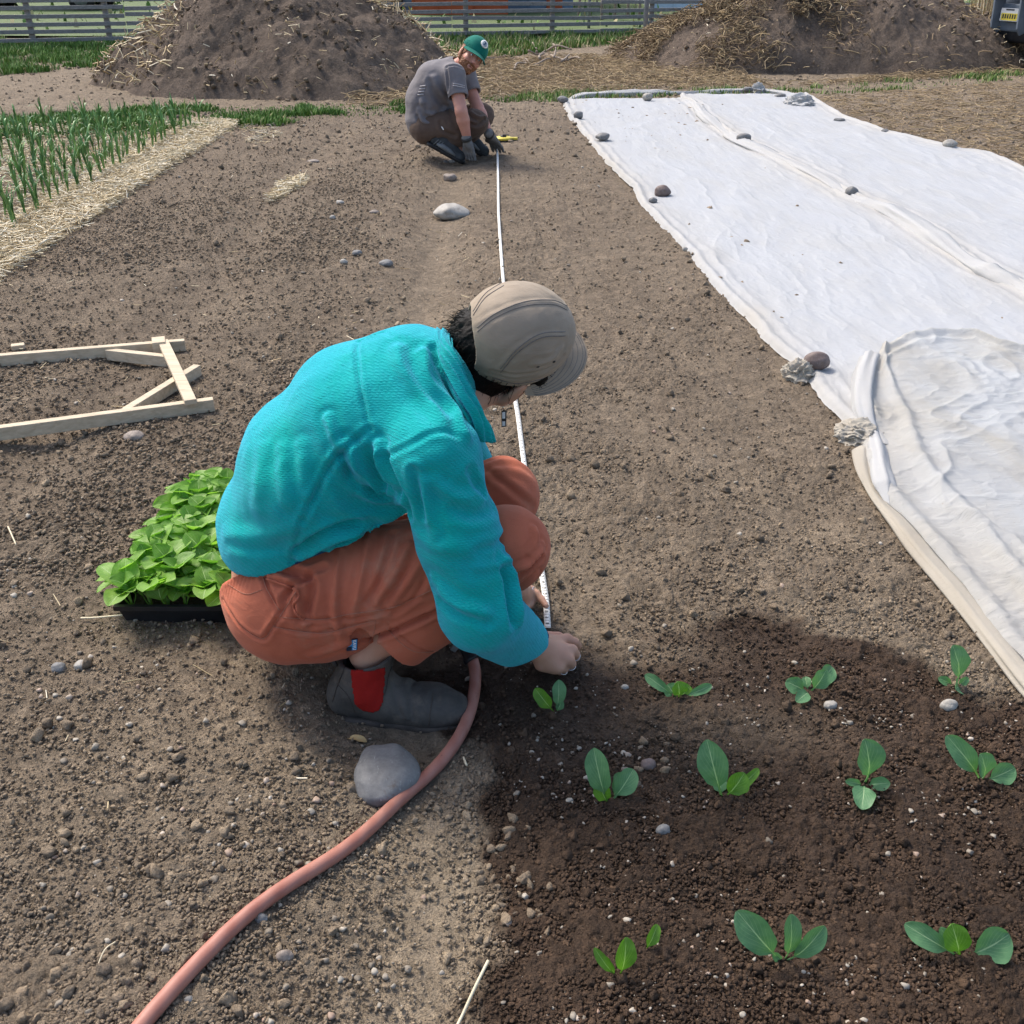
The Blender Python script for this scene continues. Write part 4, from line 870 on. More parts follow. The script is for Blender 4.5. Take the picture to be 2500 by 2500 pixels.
# bunched fabric along the seam: part of the right strip's edge, its own twisted roll
def roll(name, pts, r, label, mat, seed, flat=.55, lift=0):
    P = np.array([(a, b, H1(a, b)) for a, b in pts]); S = spline(P, 220); seg = 22; V = []
    T = np.gradient(S, axis=0); T /= np.linalg.norm(T, axis=1)[:, None]; Ltot = np.linalg.norm(np.diff(S, axis=0), axis=1).sum(); tw_ = Ltot * 1.6; lump = 1
    for i, (p, t_) in enumerate(zip(S, T)):
        s_ = vnorm(np.cross(t_, [0, 0, 1])); q = i / 219; rr = r * (.55 + .9 * fbm2(np.array([q * Ltot * 2.2]), np.array([0.]), seed, 3)[0]) * (min(1, q * 12) * min(1, (1 - q) * 12) * .9 + .1)
        for k in range(seg):
            a = 2 * math.pi * k / seg; f = rr * (1 + .38 * (abs(math.sin(2.5 * a + q * tw_ + seed)) - .5) + .26 * (abs(math.sin(4.5 * a - q * tw_ * .7 + seed)) - .5))
            V.append(p + s_ * math.cos(a) * f + np.array([0, 0, 1]) * (math.sin(a) * f * flat + rr * flat * .8 + lift))
    me = mesh_np(name, np.array(V), grid_faces(220, seg, True), {'edge': np.full(len(V), .45)}); return tag(link(name, me, mat), label, 'row cover')
roll('cover_roll', [SE[i] for i in range(0, 15)], .055, 'bunched roll of white fabric along the seam between the two covers', M_cover, 3)
roll('cover_roll', gl([(1372, 250), (1450, 238), (1550, 234), (1640, 232), (1760, 229), (1860, 228), (1980, 245)]), .045, 'rolled hem of white fabric across the far end of the covers', M_cover, 5)
def bundle(px, py, w, h, d, label, mat, seed, rot=0.0, name='cloth_bundle'):
    P, F = ico(6); base = Gg(px, py); q = base[1] * CP + CAM_H * SP; V = P.copy()
    wrp = V + .5 * np.stack([fbm3(V * 1.2 + 5, seed, 2), fbm3(V * 1.2 + 9, seed + 1, 2), fbm3(V * 1.2, seed + 2, 2)], -1)
    r1 = 1 - np.abs(2 * fbm3(wrp * [.7, 2.6, 2.6], seed + 3, 2) - 1); r2 = 1 - np.abs(2 * fbm3(wrp * [1.5, 7, 5], seed + 4, 2) - 1); k = .72 + .42 * r1 ** 4 + .14 * r2 ** 4 - .2 * (V[:, 2] > .3) * fbm3(V * 2, seed + 7, 2)
    V = V * k[:, None]; c_, s_ = math.cos(rot), math.sin(rot); V = V * [w / FPX * q / 2, d, h / FPX * q * .6]; V = V @ np.array([[c_, s_, 0], [-s_, c_, 0], [0, 0, 1]])
    V = V + base + [0, 0, h / FPX * q * .22]; return tag(link(name, mesh_np(name, V, F, {'edge': np.full(len(V), .6)}), mat), label, 'cloth bundle')
# near sheet
LC = gl([(2128, 905), (2100, 940), (2095, 985), (2100, 1010), (2106, 1060), (2100, 1100), (2108, 1155), (2130, 1215), (2200, 1290), (2262, 1370), (2332, 1452), (2372, 1512), (2432, 1592), (2500, 1662), (2600, 1780), (2760, 1990)])
RC = [(4.5, 1.0), (4.5, 4.5)]
def near_sheet():
    topP = gl([(2128, 905), (2150, 868), (2200, 848), (2290, 838), (2350, 845), (2420, 868), (2500, 886), (2700, 930), (3000, 985), (3500, 1050)])
    ys = np.linspace(1.3, 3.62, 420); nx = 420; Lx = by_y(LC, ys)
    t = np.linspace(0, 1, nx) ** 1.35; X = Lx[:, None] + t[None] * (3.9 - Lx[:, None]); Y = ys[:, None] + 0 * X
    tp = np.array(sorted(topP)); ymax = np.interp(X[-1], tp[:, 0], tp[:, 1]); s = (ys - ys[0]) / (ys[-1] - ys[0])
    Y = ys[0] + s[:, None] * (np.interp(X, tp[:, 0], tp[:, 1]) - ys[0]); 
    dl = t[None] * (3.9 - Lx[:, None]); dt = (1 - s)[:, None] * (ymax - ys[0])[None]; x, y, dl, dt = X.ravel(), Y.ravel(), (dl + 0 * X).ravel(), (dt + 0 * X).ravel()
    wx = x + .12 * fbm2(x * 2, y * 2, 7, 2); wy = y + .12 * fbm2(x * 2 + 9, y * 2, 8, 2)
    r1 = 1 - np.abs(2 * fbm2(wx * 2.6 + wy * 1.2, wy * 2.0 - wx * 2.2, 51, 3) - 1); r2 = 1 - np.abs(2 * fbm2(wx * 4 + wy * 3, wy * 6 - wx * 2, 52, 4) - 1); r3 = 1 - np.abs(2 * fbm2(wx * 14, wy * 22, 53, 3) - 1)
    z = .018 + .012 * r1 ** 9 + .006 * r2 ** 8 + .002 * r3 ** 6 + .045 * fbm2(x * 1.4, y * 1.4, 54, 2) * sstep(0, .3, dl)
    z += .018 * np.exp(-((dl - .04) / .025) ** 2) * (.3 + fbm2(y * 3, y * 0, 60, 3)) + .018 * np.exp(-((dl - .15 - .03 * np.sin(y * 3)) / .022) ** 2)
    z += .026 * np.exp(-((dt - .035) / .022) ** 2) * (.4 + .8 * fbm2(x * 4, y * 0, 61, 3)) + .008 * np.exp(-((dt - .10) / .018) ** 2)
    z -= .02 * np.exp(-(dl / .012) ** 2) + .0 * dt; z += Hbase(x, y) * .5
    ev = np.clip(np.exp(-(dl / .20) ** 2) + .7 * np.exp(-(dt / .07) ** 2), 0, 1) * (.4 + .8 * fbm2(x * 4, y * 4, 63, 3))
    me = mesh_np('row_cover', np.stack([x, y, z + .004], -1), grid_faces(len(ys), nx), {'edge': ev}); tag(link('row_cover', me, M_cover2), 'thin creased translucent row cover nearest the camera at the right edge', 'row cover')
near_sheet()
roll('cover_roll', gl([(2135, 868), (2118, 905), (2106, 950), (2102, 1000), (2108, 1040), (2128, 1080), (2140, 1130), (2150, 1190), (2170, 1250)]), .030, 'white gathered edge of fabric curling down to the knot in the near cover', M_cover, 8, .8, .01)
bundle(2095, 1068, 100, 52, .085, 'dirty cream bunch of fabric where the two covers meet', M_cover3, 9, -.5)
roll('cover_roll', gl([(2108, 1090), (2103, 1130), (2112, 1175), (2140, 1230), (2190, 1290), (2250, 1368), (2335, 1465), (2440, 1600), (2520, 1700), (2640, 1840)]), .024, 'soiled cream folded edge of the near row cover', M_cover3, 13, .5, .008)
bundle(1948, 925, 66, 58, .06, 'crumpled grey scrap of cover fabric below the brown stone', M_cover3, 14, .4)
bundle(1850, 228, 30, 30, .08, 'small white flap of fabric sticking up at the far end of the covers', M_cover, 15)
bundle(1950, 262, 66, 38, .18, 'white bundled corner of fabric at the far right end of the covers', M_cover, 16)

# ------------------------------------------------------------------ stones
def stone(px, py, w, h, mat, label, cat='stone', group=None, seed=None, tri=False, name='stone', flat=None, lift=0.0, rdf=None):
    """px,py: middle of the stone in the photograph; w,h its size there"""
    seed = seed if seed is not None else int(px); base = Gg(px, py + h * .42) ; depth = base[1] * CP + CAM_H * SP; rw = w / FPX * depth / 2
    rh = h / FPX * depth / 2; V, F = ico(4); n1 = fbm3(V * 1.1 + seed, seed, 2) - .5; n2 = fbm3(V * 4 + seed, seed + 3, 3) - .5; P = V * (1 + .42 * n1 + .05 * n2)[:, None]
    th = math.asin(min(.95, CAM_H / math.hypot(base[1], CAM_H))); rd = rw * (rdf or (.7 + .2 * random.random())); rz = flat if flat else max(.45 * rh, math.sqrt(max(.0001, rh ** 2 - (rd * math.sin(th)) ** 2)) / math.cos(th))
    rz = min(rz, rw * .85) 
    if tri: P[:, 0] *= 1 - .45 * np.clip(P[:, 2], 0, 1); P[:, 2] *= 1.1
    P = P / np.abs(P).max(0) * [rw, rd, rz]; o = np.array([base[0], base[1] + rd * .6, base[2] + rz * .62 + lift])
    me = mesh_np(name, P, F); ob = link(name, me, mat); ob.location = tuple(o); return tag(ob, label, cat, group)
stone(936, 1884, 177, 158, M_stone_grey, 'large smooth grey cobble beside the hose in front of the boot', seed=5, name='cobble', flat=.034, rdf=1.15)
stone(1102, 518, 92, 44, M_stone_pale, 'triangular pale rock in the path left of the tape', seed=8, tri=True)
stone(1098, 433, 36, 23, M_stone_warm, 'round brown stone in the path below the man\'s shoes', seed=12)
stone(943, 643, 38, 19, M_stone_grey, 'flat grey stone lying among the clods, right of its neighbours', seed=13)
stone(871, 618, 26, 17, M_stone_grey, 'small rounded grey stone just above a white one', seed=14)
stone(839, 639, 21, 15, M_stone_pale, 'small white stone left of the flat grey one', seed=15)
stone(1102, 394, 18, 10, M_stone_pale, 'white pebble at the man\'s shoe tip', seed=16)
stone(1088, 395, 13, 9, M_stone_grey, 'tiny grey pebble at the man\'s shoe tip', seed=17)
stone(829, 494, 22, 14, M_stone_pale, 'small white stone farther up the bed, with a chip beside it', seed=18)
stone(812, 531, 16, 13, M_stone_pale, 'round white pebble above the cluster of grey stones', seed=19)
stone(914, 518, 26, 13, M_stone_warm, 'flat tan stone left of the triangular rock', seed=20)
stone(765, 394, 32, 11, M_stone_warm, 'long flat tan stone beside the straw clump', seed=24)
stone(142, 1632, 34, 28, M_stone_grey, 'dusty grey stone at the left below the tray, left of a paler one', seed=25)
stone(197, 1626, 36, 26, M_stone_pale, 'dusty pale stone at the left below the tray', seed=26)
stone(1526, 1673, 20, 30, M_stone_pale, 'upright pale stone between the first two seedlings', seed=28)
stone(2028, 1722, 33, 28, M_stone_pale, 'bright angular white stone below the second seedling of the back row', seed=29)
stone(2318, 1722, 46, 42, M_stone_pale, 'muddy pale broken stone below the upper right seedling', seed=30)
stone(1621, 2033, 40, 24, M_stone_grey, 'oval grey pebble in the middle of the moist bed', seed=31)
stone(1582, 1870, 40, 30, M_stone_red, 'brown muddy stone right of the middle seedling', seed=33)
stone(638, 2246, 36, 24, M_stone_grey, 'flat grey pebble half under the hose', seed=34)
stone(462, 2445, 30, 22, M_stone_grey, 'small grey stone beside the hose near the bottom edge', seed=35)
stone(695, 2335, 46, 40, M_stone_warm, 'rough brown lump below the hose', seed=36)
stone(325, 1066, 52, 32, M_stone_warm, 'rough tan rock below the wooden frame', seed=37)
cov = [(1374, 249, 28, 19, 0, 'pale stone on the far left corner of the cover'), (1581, 241, 25, 24, 1, 'upright grey stone on the far hem of the cover'), (1411, 287, 24, 21, 0, 'grey stone on the cover edge, second from its far corner'),
       (1472, 342, 37, 20, 0, 'flat grey stone on the cover edge, third from its far corner'), (1816, 345, 36, 27, 0, 'grey stone on the seam of the covers, the far one'), (1617, 477, 42, 33, 3, 'brown blocky stone on the left edge of the cover'),
       (1594, 500, 22, 16, 0, 'small grey stone touching the brown blocky one'), (2079, 478, 33, 29, 0, 'grey stone on the seam of the covers, the near one'), (2319, 360, 38, 23, 1, 'pale oval stone on the right edge of the cover'),
       (2161, 329, 22, 14, 0, 'small grey stone on the right edge of the cover, left of the oval one'), (2049, 301, 30, 12, 0, 'flat dark stone on the right edge of the cover'), (1906, 241, 30, 13, 0, 'dark flat stone beside the bundled corner'),
       (1826, 224, 26, 14, 0, 'dark flat stone at the far end of the covers'), (1671, 621, 15, 12, 1, 'tiny pale stone at the left edge of the cover'), (1992, 900, 67, 54, 3, 'large smooth brown stone on the near part of the cover')]
for (a, b, w, h, k, lab) in cov:
    stone(a, b, w, h, [M_stone_grey, M_stone_pale, M_stone_warm, M_stone_red][k], lab, group='stones weighting the row cover', seed=int(a) % 97, lift=.028)

# ------------------------------------------------------------------ timber frame on the left
fr = empty('wooden_frame', Gg(300, 930), 'weathered timber frame with cross bar and braces lying on the soil', 'wooden frame')
HB = .042
def fp(px, py, z): return Gg(px, py, z)
def bar(a, b, za, zb, w, h, nm='beam', bev=.002):
    """a,b: top centre line ends in the photograph; za,zb: height of the top"""
    A = fp(*a, za) - [0, 0, h / 2]; B = fp(*b, zb) - [0, 0, h / 2]; m = MB(); m.beam(A, B, w, h, (0, 0, 1), bev); m.build(nm, M_wood, fr)
bar((-160, 1062), (520, 972), .050, .050, .030, .044, 'rail')
bar((-160, 878), (450, 829), .050, .050, .030, .044, 'rail')
bar((397, 829), (465, 976), .068, .068, .040, .018, 'cross_bar')
bar((262, 852), (408, 868), .047, .047, .030, .042, 'brace')
bar((305, 998), (481, 890), .046, .046, .030, .041, 'brace')
bar((386, 822), (387, 836), .075, .075, .05, .05, 'block')
m = MB(); p = Gg(46, 853); m.box(p + [0, 0, .012], (.05, .035, .02), Matrix.Rotation(.4, 3, 'Z'), .004); tag(m.build('wood_chip', M_wood, None), 'small pale wood offcut behind the timber frame', 'wood offcut')

# ------------------------------------------------------------------ hose with its black nozzle
hp_ = [(1154, 1613, .030), (1161, 1640, .026), (1160, 1680, .020), (1152, 1725, .016), (1138, 1768, .014), (1115, 1812, .014), (1088, 1848, .014), (1055, 1886, .014), (1021, 1915, .014), (942, 1984, .014), (870, 2058, .014), (775, 2118, .014), (683, 2174, .014), (610, 2230, .014), (540, 2291, .014), (435, 2403, .014), (348, 2500, .014), (250, 2625, .014), (150, 2760, .014)]
hpts = spline([Gg(a, b, z) for a, b, z in hp_], 260); hpts = np.stack([np.convolve(np.pad(hpts[:, i], 12, 'reflect', reflect_type='odd'), np.ones(25) / 25, 'valid') for i in range(3)], -1); hpts[:, 2] += .002; seg = 24; V, F = tube_np(hpts, .0128, seg, False)
arc = np.r_[0, np.cumsum(np.linalg.norm(np.diff(hpts, axis=0), axis=1))]; uv = np.stack([np.repeat(arc, seg) * 12, np.tile(np.linspace(0, 1, seg), 260) * 1.0], -1)
hose = empty('garden_hose', hpts[0], 'faded pink red garden hose curving past the boot to the bottom edge', 'hose')
link('tube', mesh_np('tube', np.array(V), np.array(F), None, uv), M_hose, hose)
A = Gg(1116, 1556, .075); B = Gg(1135, 1582, .055); D = hpts[0] + (hpts[3] - hpts[0]) * .3
m = MB(); m.tube(spline([A, B, D], 10), [.016, .017, .014, .013, .0135, .014, .0145, .016, .020, .020], 20); m.build('coupling', M_black, hose, True)
m = MB(); m.tube([A + (A - B) * .35, A + (A - B) * .02], .021, 20); m.build('collar_ring', M_metal, hose, True)
m = MB(); m.box((A + B) / 2 + [-.004, -.018, .012], (.014, .006, .05), Matrix.Rotation(.6, 3, 'Y'), .002); m.build('lever', M_metal, hose)

# ------------------------------------------------------------------ measuring tape
tp = [(1337, 1548), (1334, 1500), (1331, 1470), (1325, 1430), (1317, 1380), (1306, 1310), (1296, 1250), (1286, 1190), (1275, 1110), (1264, 1025), (1255, 965), (1243, 850), (1232, 730), (1226, 660), (1221, 590), (1217, 520), (1216, 450), (1215, 400), (1213, 370)]
tpts = spline([Gg(a, b, .0) + [0, 0, .014] for a, b in tp], 300); tpts[:, 2] = Hbase(tpts[:, 0], tpts[:, 1]) + .019; tpts[-24:, 2] += np.linspace(0, .035, 24); tpts[:, 2] = np.convolve(np.pad(tpts[:, 2], 8, 'edge'), np.ones(17) / 17, 'valid')
T = np.gradient(tpts, axis=0); T /= np.linalg.norm(T, axis=1)[:, None]; S = np.cross(T, [0, 0, 1]); S /= np.linalg.norm(S, axis=1)[:, None]
tw = .0075; V = np.concatenate([np.stack([p - s * tw, p + s * tw, p + s * tw - [0, 0, .0006], p - s * tw - [0, 0, .0006]]) for p, s in zip(tpts, S)])
tape = empty('measuring_tape', tpts[0], 'long white measuring tape stretched between the two people', 'measuring tape')
F = [];
for i in range(299):
    for k in range(4): F.append([i * 4 + k, i * 4 + (k + 1) % 4, (i + 1) * 4 + (k + 1) % 4, (i + 1) * 4 + k])
link('ribbon', mesh_np('ribbon', V, np.array(F)), M_tape, tape, False)
# inch marks and figures, as printed
alen = np.r_[0, np.cumsum(np.linalg.norm(np.diff(tpts, axis=0), axis=1))]
def at_len(s):
    p = np.array([np.interp(s, alen, tpts[:, i]) for i in range(3)]); t_ = vnorm([np.interp(s, alen, T[:, i]) for i in range(3)]); return p, t_, vnorm(np.cross(t_, [0, 0, 1]))
def text_mesh(body, size, bold=0.0):
    cu = bpy.data.curves.new('txt', 'FONT'); cu.body = body; cu.size = size; cu.align_x = 'CENTER'; cu.align_y = 'CENTER'; cu.offset = bold; cu.resolution_u = 2
    o = bpy.data.objects.new('txt', cu); C.objects.link(o); bpy.context.view_layer.update(); me = bpy.data.meshes.new_from_object(o.evaluated_get(bpy.context.evaluated_depsgraph_get()))
    V = np.array([v.co[:] for v in me.vertices]); F = [list(p.vertices) for p in me.polygons]; bpy.data.objects.remove(o); bpy.data.curves.remove(cu); bpy.data.meshes.remove(me); return V, F
mt = MB(); nums = []
for q in range(0, 1100):
    s = .004 + q * .0254 / 4
    if s > alen[-1] - .1: break
    if s > 3.2 and q % 4: continue
    p, t_, sd = at_len(s); ln = .0055 if q % 4 == 0 else .003
    if s < 1.6 or q % 4 == 0:
        a, b = p + sd * (tw - .0003), p + sd * (tw - .0003 - (ln if q % 4 else 2 * tw - .001)); w_ = t_ * .0006
        mt.poly([a - w_ + [0, 0, .0006], a + w_ + [0, 0, .0006], b + w_ + [0, 0, .0006], b - w_ + [0, 0, .0006]], [(0, 1, 2, 3)])
seqn = ['8', '9', '10', '11', '1', '2', '3', '4', '5', '6', '7', '8', '9', '10', '11']
tcache = {}
for k in range(60):
    s = .016 + k * .0254; 
    if s > alen[-1]: break
    lab_ = seqn[k % 12] if k < 15 else str((k - 3) % 12 or 12); p, t_, sd = at_len(s)
    if lab_ not in tcache: tcache[lab_] = text_mesh(lab_, .0125 if len(lab_) == 1 else .010, .0003)
    Vt, Ft = tcache[lab_]; mt.poly([p + t_ * v[0] * -1 + sd * (v[1] * -1) * -1 * -1 + np.array([0, 0, .0009]) for v in Vt], Ft)
mt.build('printed_marks', M_ink, tape)['kind'] = 'stuff'
# tape reel on the soil by the far glove
rp = Gg(1229, 345); reel = empty('tape_reel', rp, 'yellow and black tape measure reel on the soil beside the man\'s glove', 'tape reel')
m = MB(); m.tube([rp + [0, 0, .012], rp + [0, 0, .018], rp + [0, 0, .030], rp + [0, 0, .036]], [.060, .072, .072, .060], 28); m.box(rp + [.085, .0, .022], (.07, .035, .022), None, .006); m.build('case', M_yellow, reel, True)
m = MB(); m.tube([rp + [0, 0, .0], rp + [0, 0, .013]], .068, 28); m.box(rp + [.085, 0, .008], (.075, .038, .012), None, .004); m.build('base', M_black, reel, True)
m = MB(); m.tube([rp + [0, 0, .036], rp + [0, 0, .044]], .026, 20); m.box(rp + [.02, 0, .050], (.055, .014, .010), None, .004); m.build('crank', M_black, reel, True)
m = MB(); m.box(rp + [-.06, -.01, .022], (.05, .02, .016), None, .004); m.build('mouth', M_white, reel)

# ------------------------------------------------------------------ leaves
def leaf_mesh(B, T, width, seed=0, pet=.28, droop=.12, cup=.18, face=None, wav=.06):
    """B base, T tip (3D); face: direction the upper side looks"""
    B = np.array(B, float); T = np.array(T, float); L = np.linalg.norm(T - B); d = (T - B) / L
    face = vnorm(face if face is not None else [0, -.6, 1.0]); s = vnorm(np.cross(d, face)); nn = vnorm(np.cross(s, d)); nv, nu = 22, 11; r = np.random.default_rng(seed); V = []; UV = []
    ph = r.uniform(0, 6.28, 3)
    for i in range(nv):
        v = i / (nv - 1); v = .5 - .5 * math.cos(math.pi * v); v = v if i < nv - 1 else 1.0; q = max(0, (v - pet) / (1 - pet)); w = width / 2 * 1.1 * (math.sqrt(max(0, 1 - abs((q - .53) / (.53 if q < .53 else .472)) ** (1.7 if q < .53 else 2.6))) if q > 0 else 0); w = max(w, width * (.050 if v < .9 else .0))
        w = max(w, width * .04)
        c = B + d * L * v + nn * (L * (math.sin(v * math.pi) * droop - .10 * v * v))
        for j in range(nu):
            u = j / (nu - 1) * 2 - 1; e = w * u; k = q > 0
            z = (cup * abs(u) ** 1.6 * w * 1.2) + (wav * width * .35 * (math.sin(v * 15 + ph[0] + u * 2) * abs(u) ** 2) if k else .2 * w * (1 - u * u) * -1) + .02 * width * math.sin(v * 22 + ph[1]) * math.cos(u * 6 + ph[2])
            V.append(c + s * e * (1 - .05 * math.sin(v * 17 + ph[1]) * abs(u)) + nn * z); UV.append((u * .5 + .5, v))
    return np.array(V), grid_faces(nv, nu), np.array(UV)
def pix_len(w, P): return w / FPX * (P[1] * CP + (CAM_H - P[2]) * SP)
def bok(base, leaves, label, seed, mats=None):
    Bp = Gg(*base); e = empty('seedling', Bp, label, 'seedling', 'seedlings planted out in the moist bed')
    for i, lf in enumerate(leaves):
        (tx, ty, w), dy = lf[:3], (lf[3] if len(lf) > 3 else 0.0); mt_ = lf[4] if len(lf) > 4 else M_leaf; b0 = Gg(*lf[5]) if len(lf) > 5 else Bp
        T = W(tx, ty, b0[1] + dy)
        if T[2] < b0[2] + .022: T = Gg(tx, ty, .024)
        wd = pix_len(w, T) * .90; V, F, UV = leaf_mesh(b0 - [0, 0, .004], T, wd, seed * 10 + i, .36, .12, .28, [(.25 if tx > base[0] else -.25), -.75, .75])
        link('leaf', mesh_np('leaf', V - np.array(e.location) * 0, F, None, UV), mt_, e)
    return e
Y_ = M_leaf_y
bok((1356, 1737), [(1309, 1686, 36, -.01, Y_), (1366, 1664, 36, .01), (1372, 1712, 20, 0)], 'small three leaved seedling below the planting hand', 1)
bok((1655, 1703), [(1577, 1648, 28, .02), (1738, 1673, 24, .02), (1630, 1672, 40, .01), (1685, 1675, 46, .01, Y_), (1657, 1666, 44, 0, Y_)], 'spread seedling with two side leaves, second of the back row', 2)
bok((1486, 1958), [(1449, 1838, 60, .0), (1547, 1882, 56, .02), (1524, 1888, 44, .04), (1462, 1916, 42, -.01, Y_)], 'seedling with one tall and one pale leaf, first of the middle row', 3)
bok((1764, 1945), [(1728, 1818, 74, .0), (1818, 1892, 56, .0, Y_), (1755, 1900, 36, .02), (1854, 1880, 26, .02, Y_)], 'seedling with a tall round leaf and lime leaves, second of the middle row', 4)
bok((1974, 1688), [(1922, 1664, 42, .01), (2018, 1640, 46, .0), (2036, 1628, 42, .04), (1950, 1708, 34, -.04), (1966, 1652, 24, .02)], 'wide dark seedling pointing right, third of the back row', 5)
bok((2331, 1672), [(2335, 1581, 60, .0), (2294, 1656, 22, .01), (2338, 1680, 40, -.03), (2364, 1656, 20, .01)], 'seedling with a single round upright leaf, last of the back row', 6)
bok((2108, 1912), [(2120, 1812, 80, .0), (2170, 1912, 34, .02), (2106, 1966, 56, -.05), (2070, 1908, 20, .01)], 'seedling with one big upright leaf, third of the middle row', 7)
bok((2394, 1903), [(2322, 1804, 56, .0), (2402, 1845, 60, -.01), (2478, 1877, 54, -.01)], 'three leaved seedling, last of the middle row by the right edge', 8)
bok((1508, 2380), [(1454, 2322, 26, .0, Y_), (1532, 2299, 54, .0, Y_), (1478, 2340, 18, 0, Y_)], 'small lime green seedling in the front row', 9)
bok((1569, 2322), [(1606, 2262, 32, .01, Y_)], 'single half buried leaf right of the small lime seedling', 19)
bok((1909, 2343), [(1808, 2237, 80, .0), (1938, 2244, 50, .0), (2013, 2272, 54, -.01), (1890, 2330, 22, .0)], 'seedling with three spread leaves, middle of the front row', 10)
bok((2343, 2332), [(2218, 2262, 54, .01), (2328, 2264, 66, .0, Y_), (2466, 2286, 88, .0), (2300, 2270, 30, .01)], 'broad leaved seedling at the right of the front row', 11)

# ------------------------------------------------------------------ tray of seedlings
tA, tB = Gg(286, 1522), Gg(578, 1534); tz = H1(tA[0], tA[1]) - .004; X0, X1 = G(286, 1480, .062)[0], G(576, 1492, .062)[0]; Y0 = G(430, 1486, .062)[1]; TL = .58
tray = empty('seedling_tray', ((X0 + X1) / 2, Y0 + TL / 2, 0), 'black plastic nursery tray packed with leafy seedlings, behind the woman', 'tray')
def ring_box(z0, z1, ins0, ins1):
    pass
m = MB(); x0, x1, y0, y1 = X0, X1, Y0, Y0 + TL; ht = .064
def rect(i, z): return [(x0 + i, y0 + i, z), (x1 - i, y0 + i, z), (x1 - i, y1 - i, z), (x0 + i, y1 - i, z)]
V = rect(.016, 0) + rect(.004, ht - .012) + rect(-.004, ht - .012) + rect(-.004, ht) + rect(.006, ht) + rect(.020, .012)
F = [(0, 3, 2, 1)] + [(l * 4 + k, l * 4 + (k + 1) % 4, (l + 1) * 4 + (k + 1) % 4, (l + 1) * 4 + k) for l in range(5) for k in range(4)] + [(20, 21, 22, 23)]
m.poly([np.array(v) + [0, 0, tz] for v in V], F); m.build('tray_shell', M_black, tray)
m = MB()
for q in range(1, 5):
    yy = y0 + (y1 - y0) * q / 5; m.box(((x0 + x1) / 2, yy, tz + .03), (x1 - x0 - .03, .004, .03))
for q in range(1, 3): m.box((x0 + (x1 - x0) * q / 3, (y0 + y1) / 2, tz + .03), (.004, y1 - y0 - .03, .03))
m.build('cell_dividers', M_black, tray)
xs_, ys_ = np.meshgrid(np.linspace(x0 + .021, x1 - .021, 40), np.linspace(y0 + .021, y1 - .021, 70)); zz = tz + .046 + .007 * fbm2(xs_.ravel() * 60, ys_.ravel() * 60, 3, 3)
link('potting_soil', mesh_np('potting_soil', np.stack([xs_.ravel(), ys_.ravel(), zz], -1), grid_faces(70, 40), {'wet': np.full(2800, .8), 'tan': np.zeros(2800)}), M_soil, tray)
variants = []
for v_ in range(7):
    r = np.random.default_rng(100 + v_); ls = []
    nl = 7 + v_ % 3
    for k in range(nl):
        a = 2 * math.pi * k / nl + r.uniform(-.4, .4); inner = k % 3 == 0; el = r.uniform(1.15, 1.5) if inner else r.uniform(.6, 1.2); L = r.uniform(.065, .105) * (1 if not inner else .95)
        d = np.array([math.cos(a) * math.cos(el), math.sin(a) * math.cos(el), math.sin(el)]); T = d * L; face = np.array([-math.cos(a) * math.sin(el), -math.sin(a) * math.sin(el), math.cos(el) + .3])
        V, F, UV = leaf_mesh([0, 0, 0], T, r.uniform(.034, .050), 7 * v_ + k, .42, .26, .35, face, .12); ls.append(mesh_np('leaf', V, F, None, UV))
    variants.append(ls)
for ls in variants:
    for k, me in enumerate(ls): me.materials.append(M_leaf_tray if (k * 7) % 3 else M_leaf_y); me.polygons.foreach_set('use_smooth', np.ones(len(me.polygons), bool))
ti = 0
for j in range(11):
    for i in range(6):
        px_ = x0 + .030 + (x1 - x0 - .06) * i / 5 + random.gauss(0, .005); py_ = y0 + .026 + (TL - .052) * j / 10 + random.gauss(0, .006); v_ = random.randrange(7)
        edge = 'at its near edge' if j == 0 else ('at its outer left side' if i == 0 else 'in the middle of the mass')
        e = empty('tray_seedling', (px_, py_, tz + .044), 'bright leafy seedling in the black tray, %s from the left in the %s row back' % (nth(i + 1), nth(j + 1)), 'seedling', 'seedlings growing in the black tray'); e.rotation_euler = (random.gauss(0, .12) + (.25 if j == 0 else 0), random.gauss(0, .12) - (.25 if i == 0 else 0), random.uniform(0, 6.28)); e.scale = (1, 1, 1)
        sc_ = random.uniform(.85, 1.2)
        for me in variants[v_]:
            o = bpy.data.objects.new('leaf', me); C.objects.link(o); o.parent = e; o.scale = (sc_,) * 3

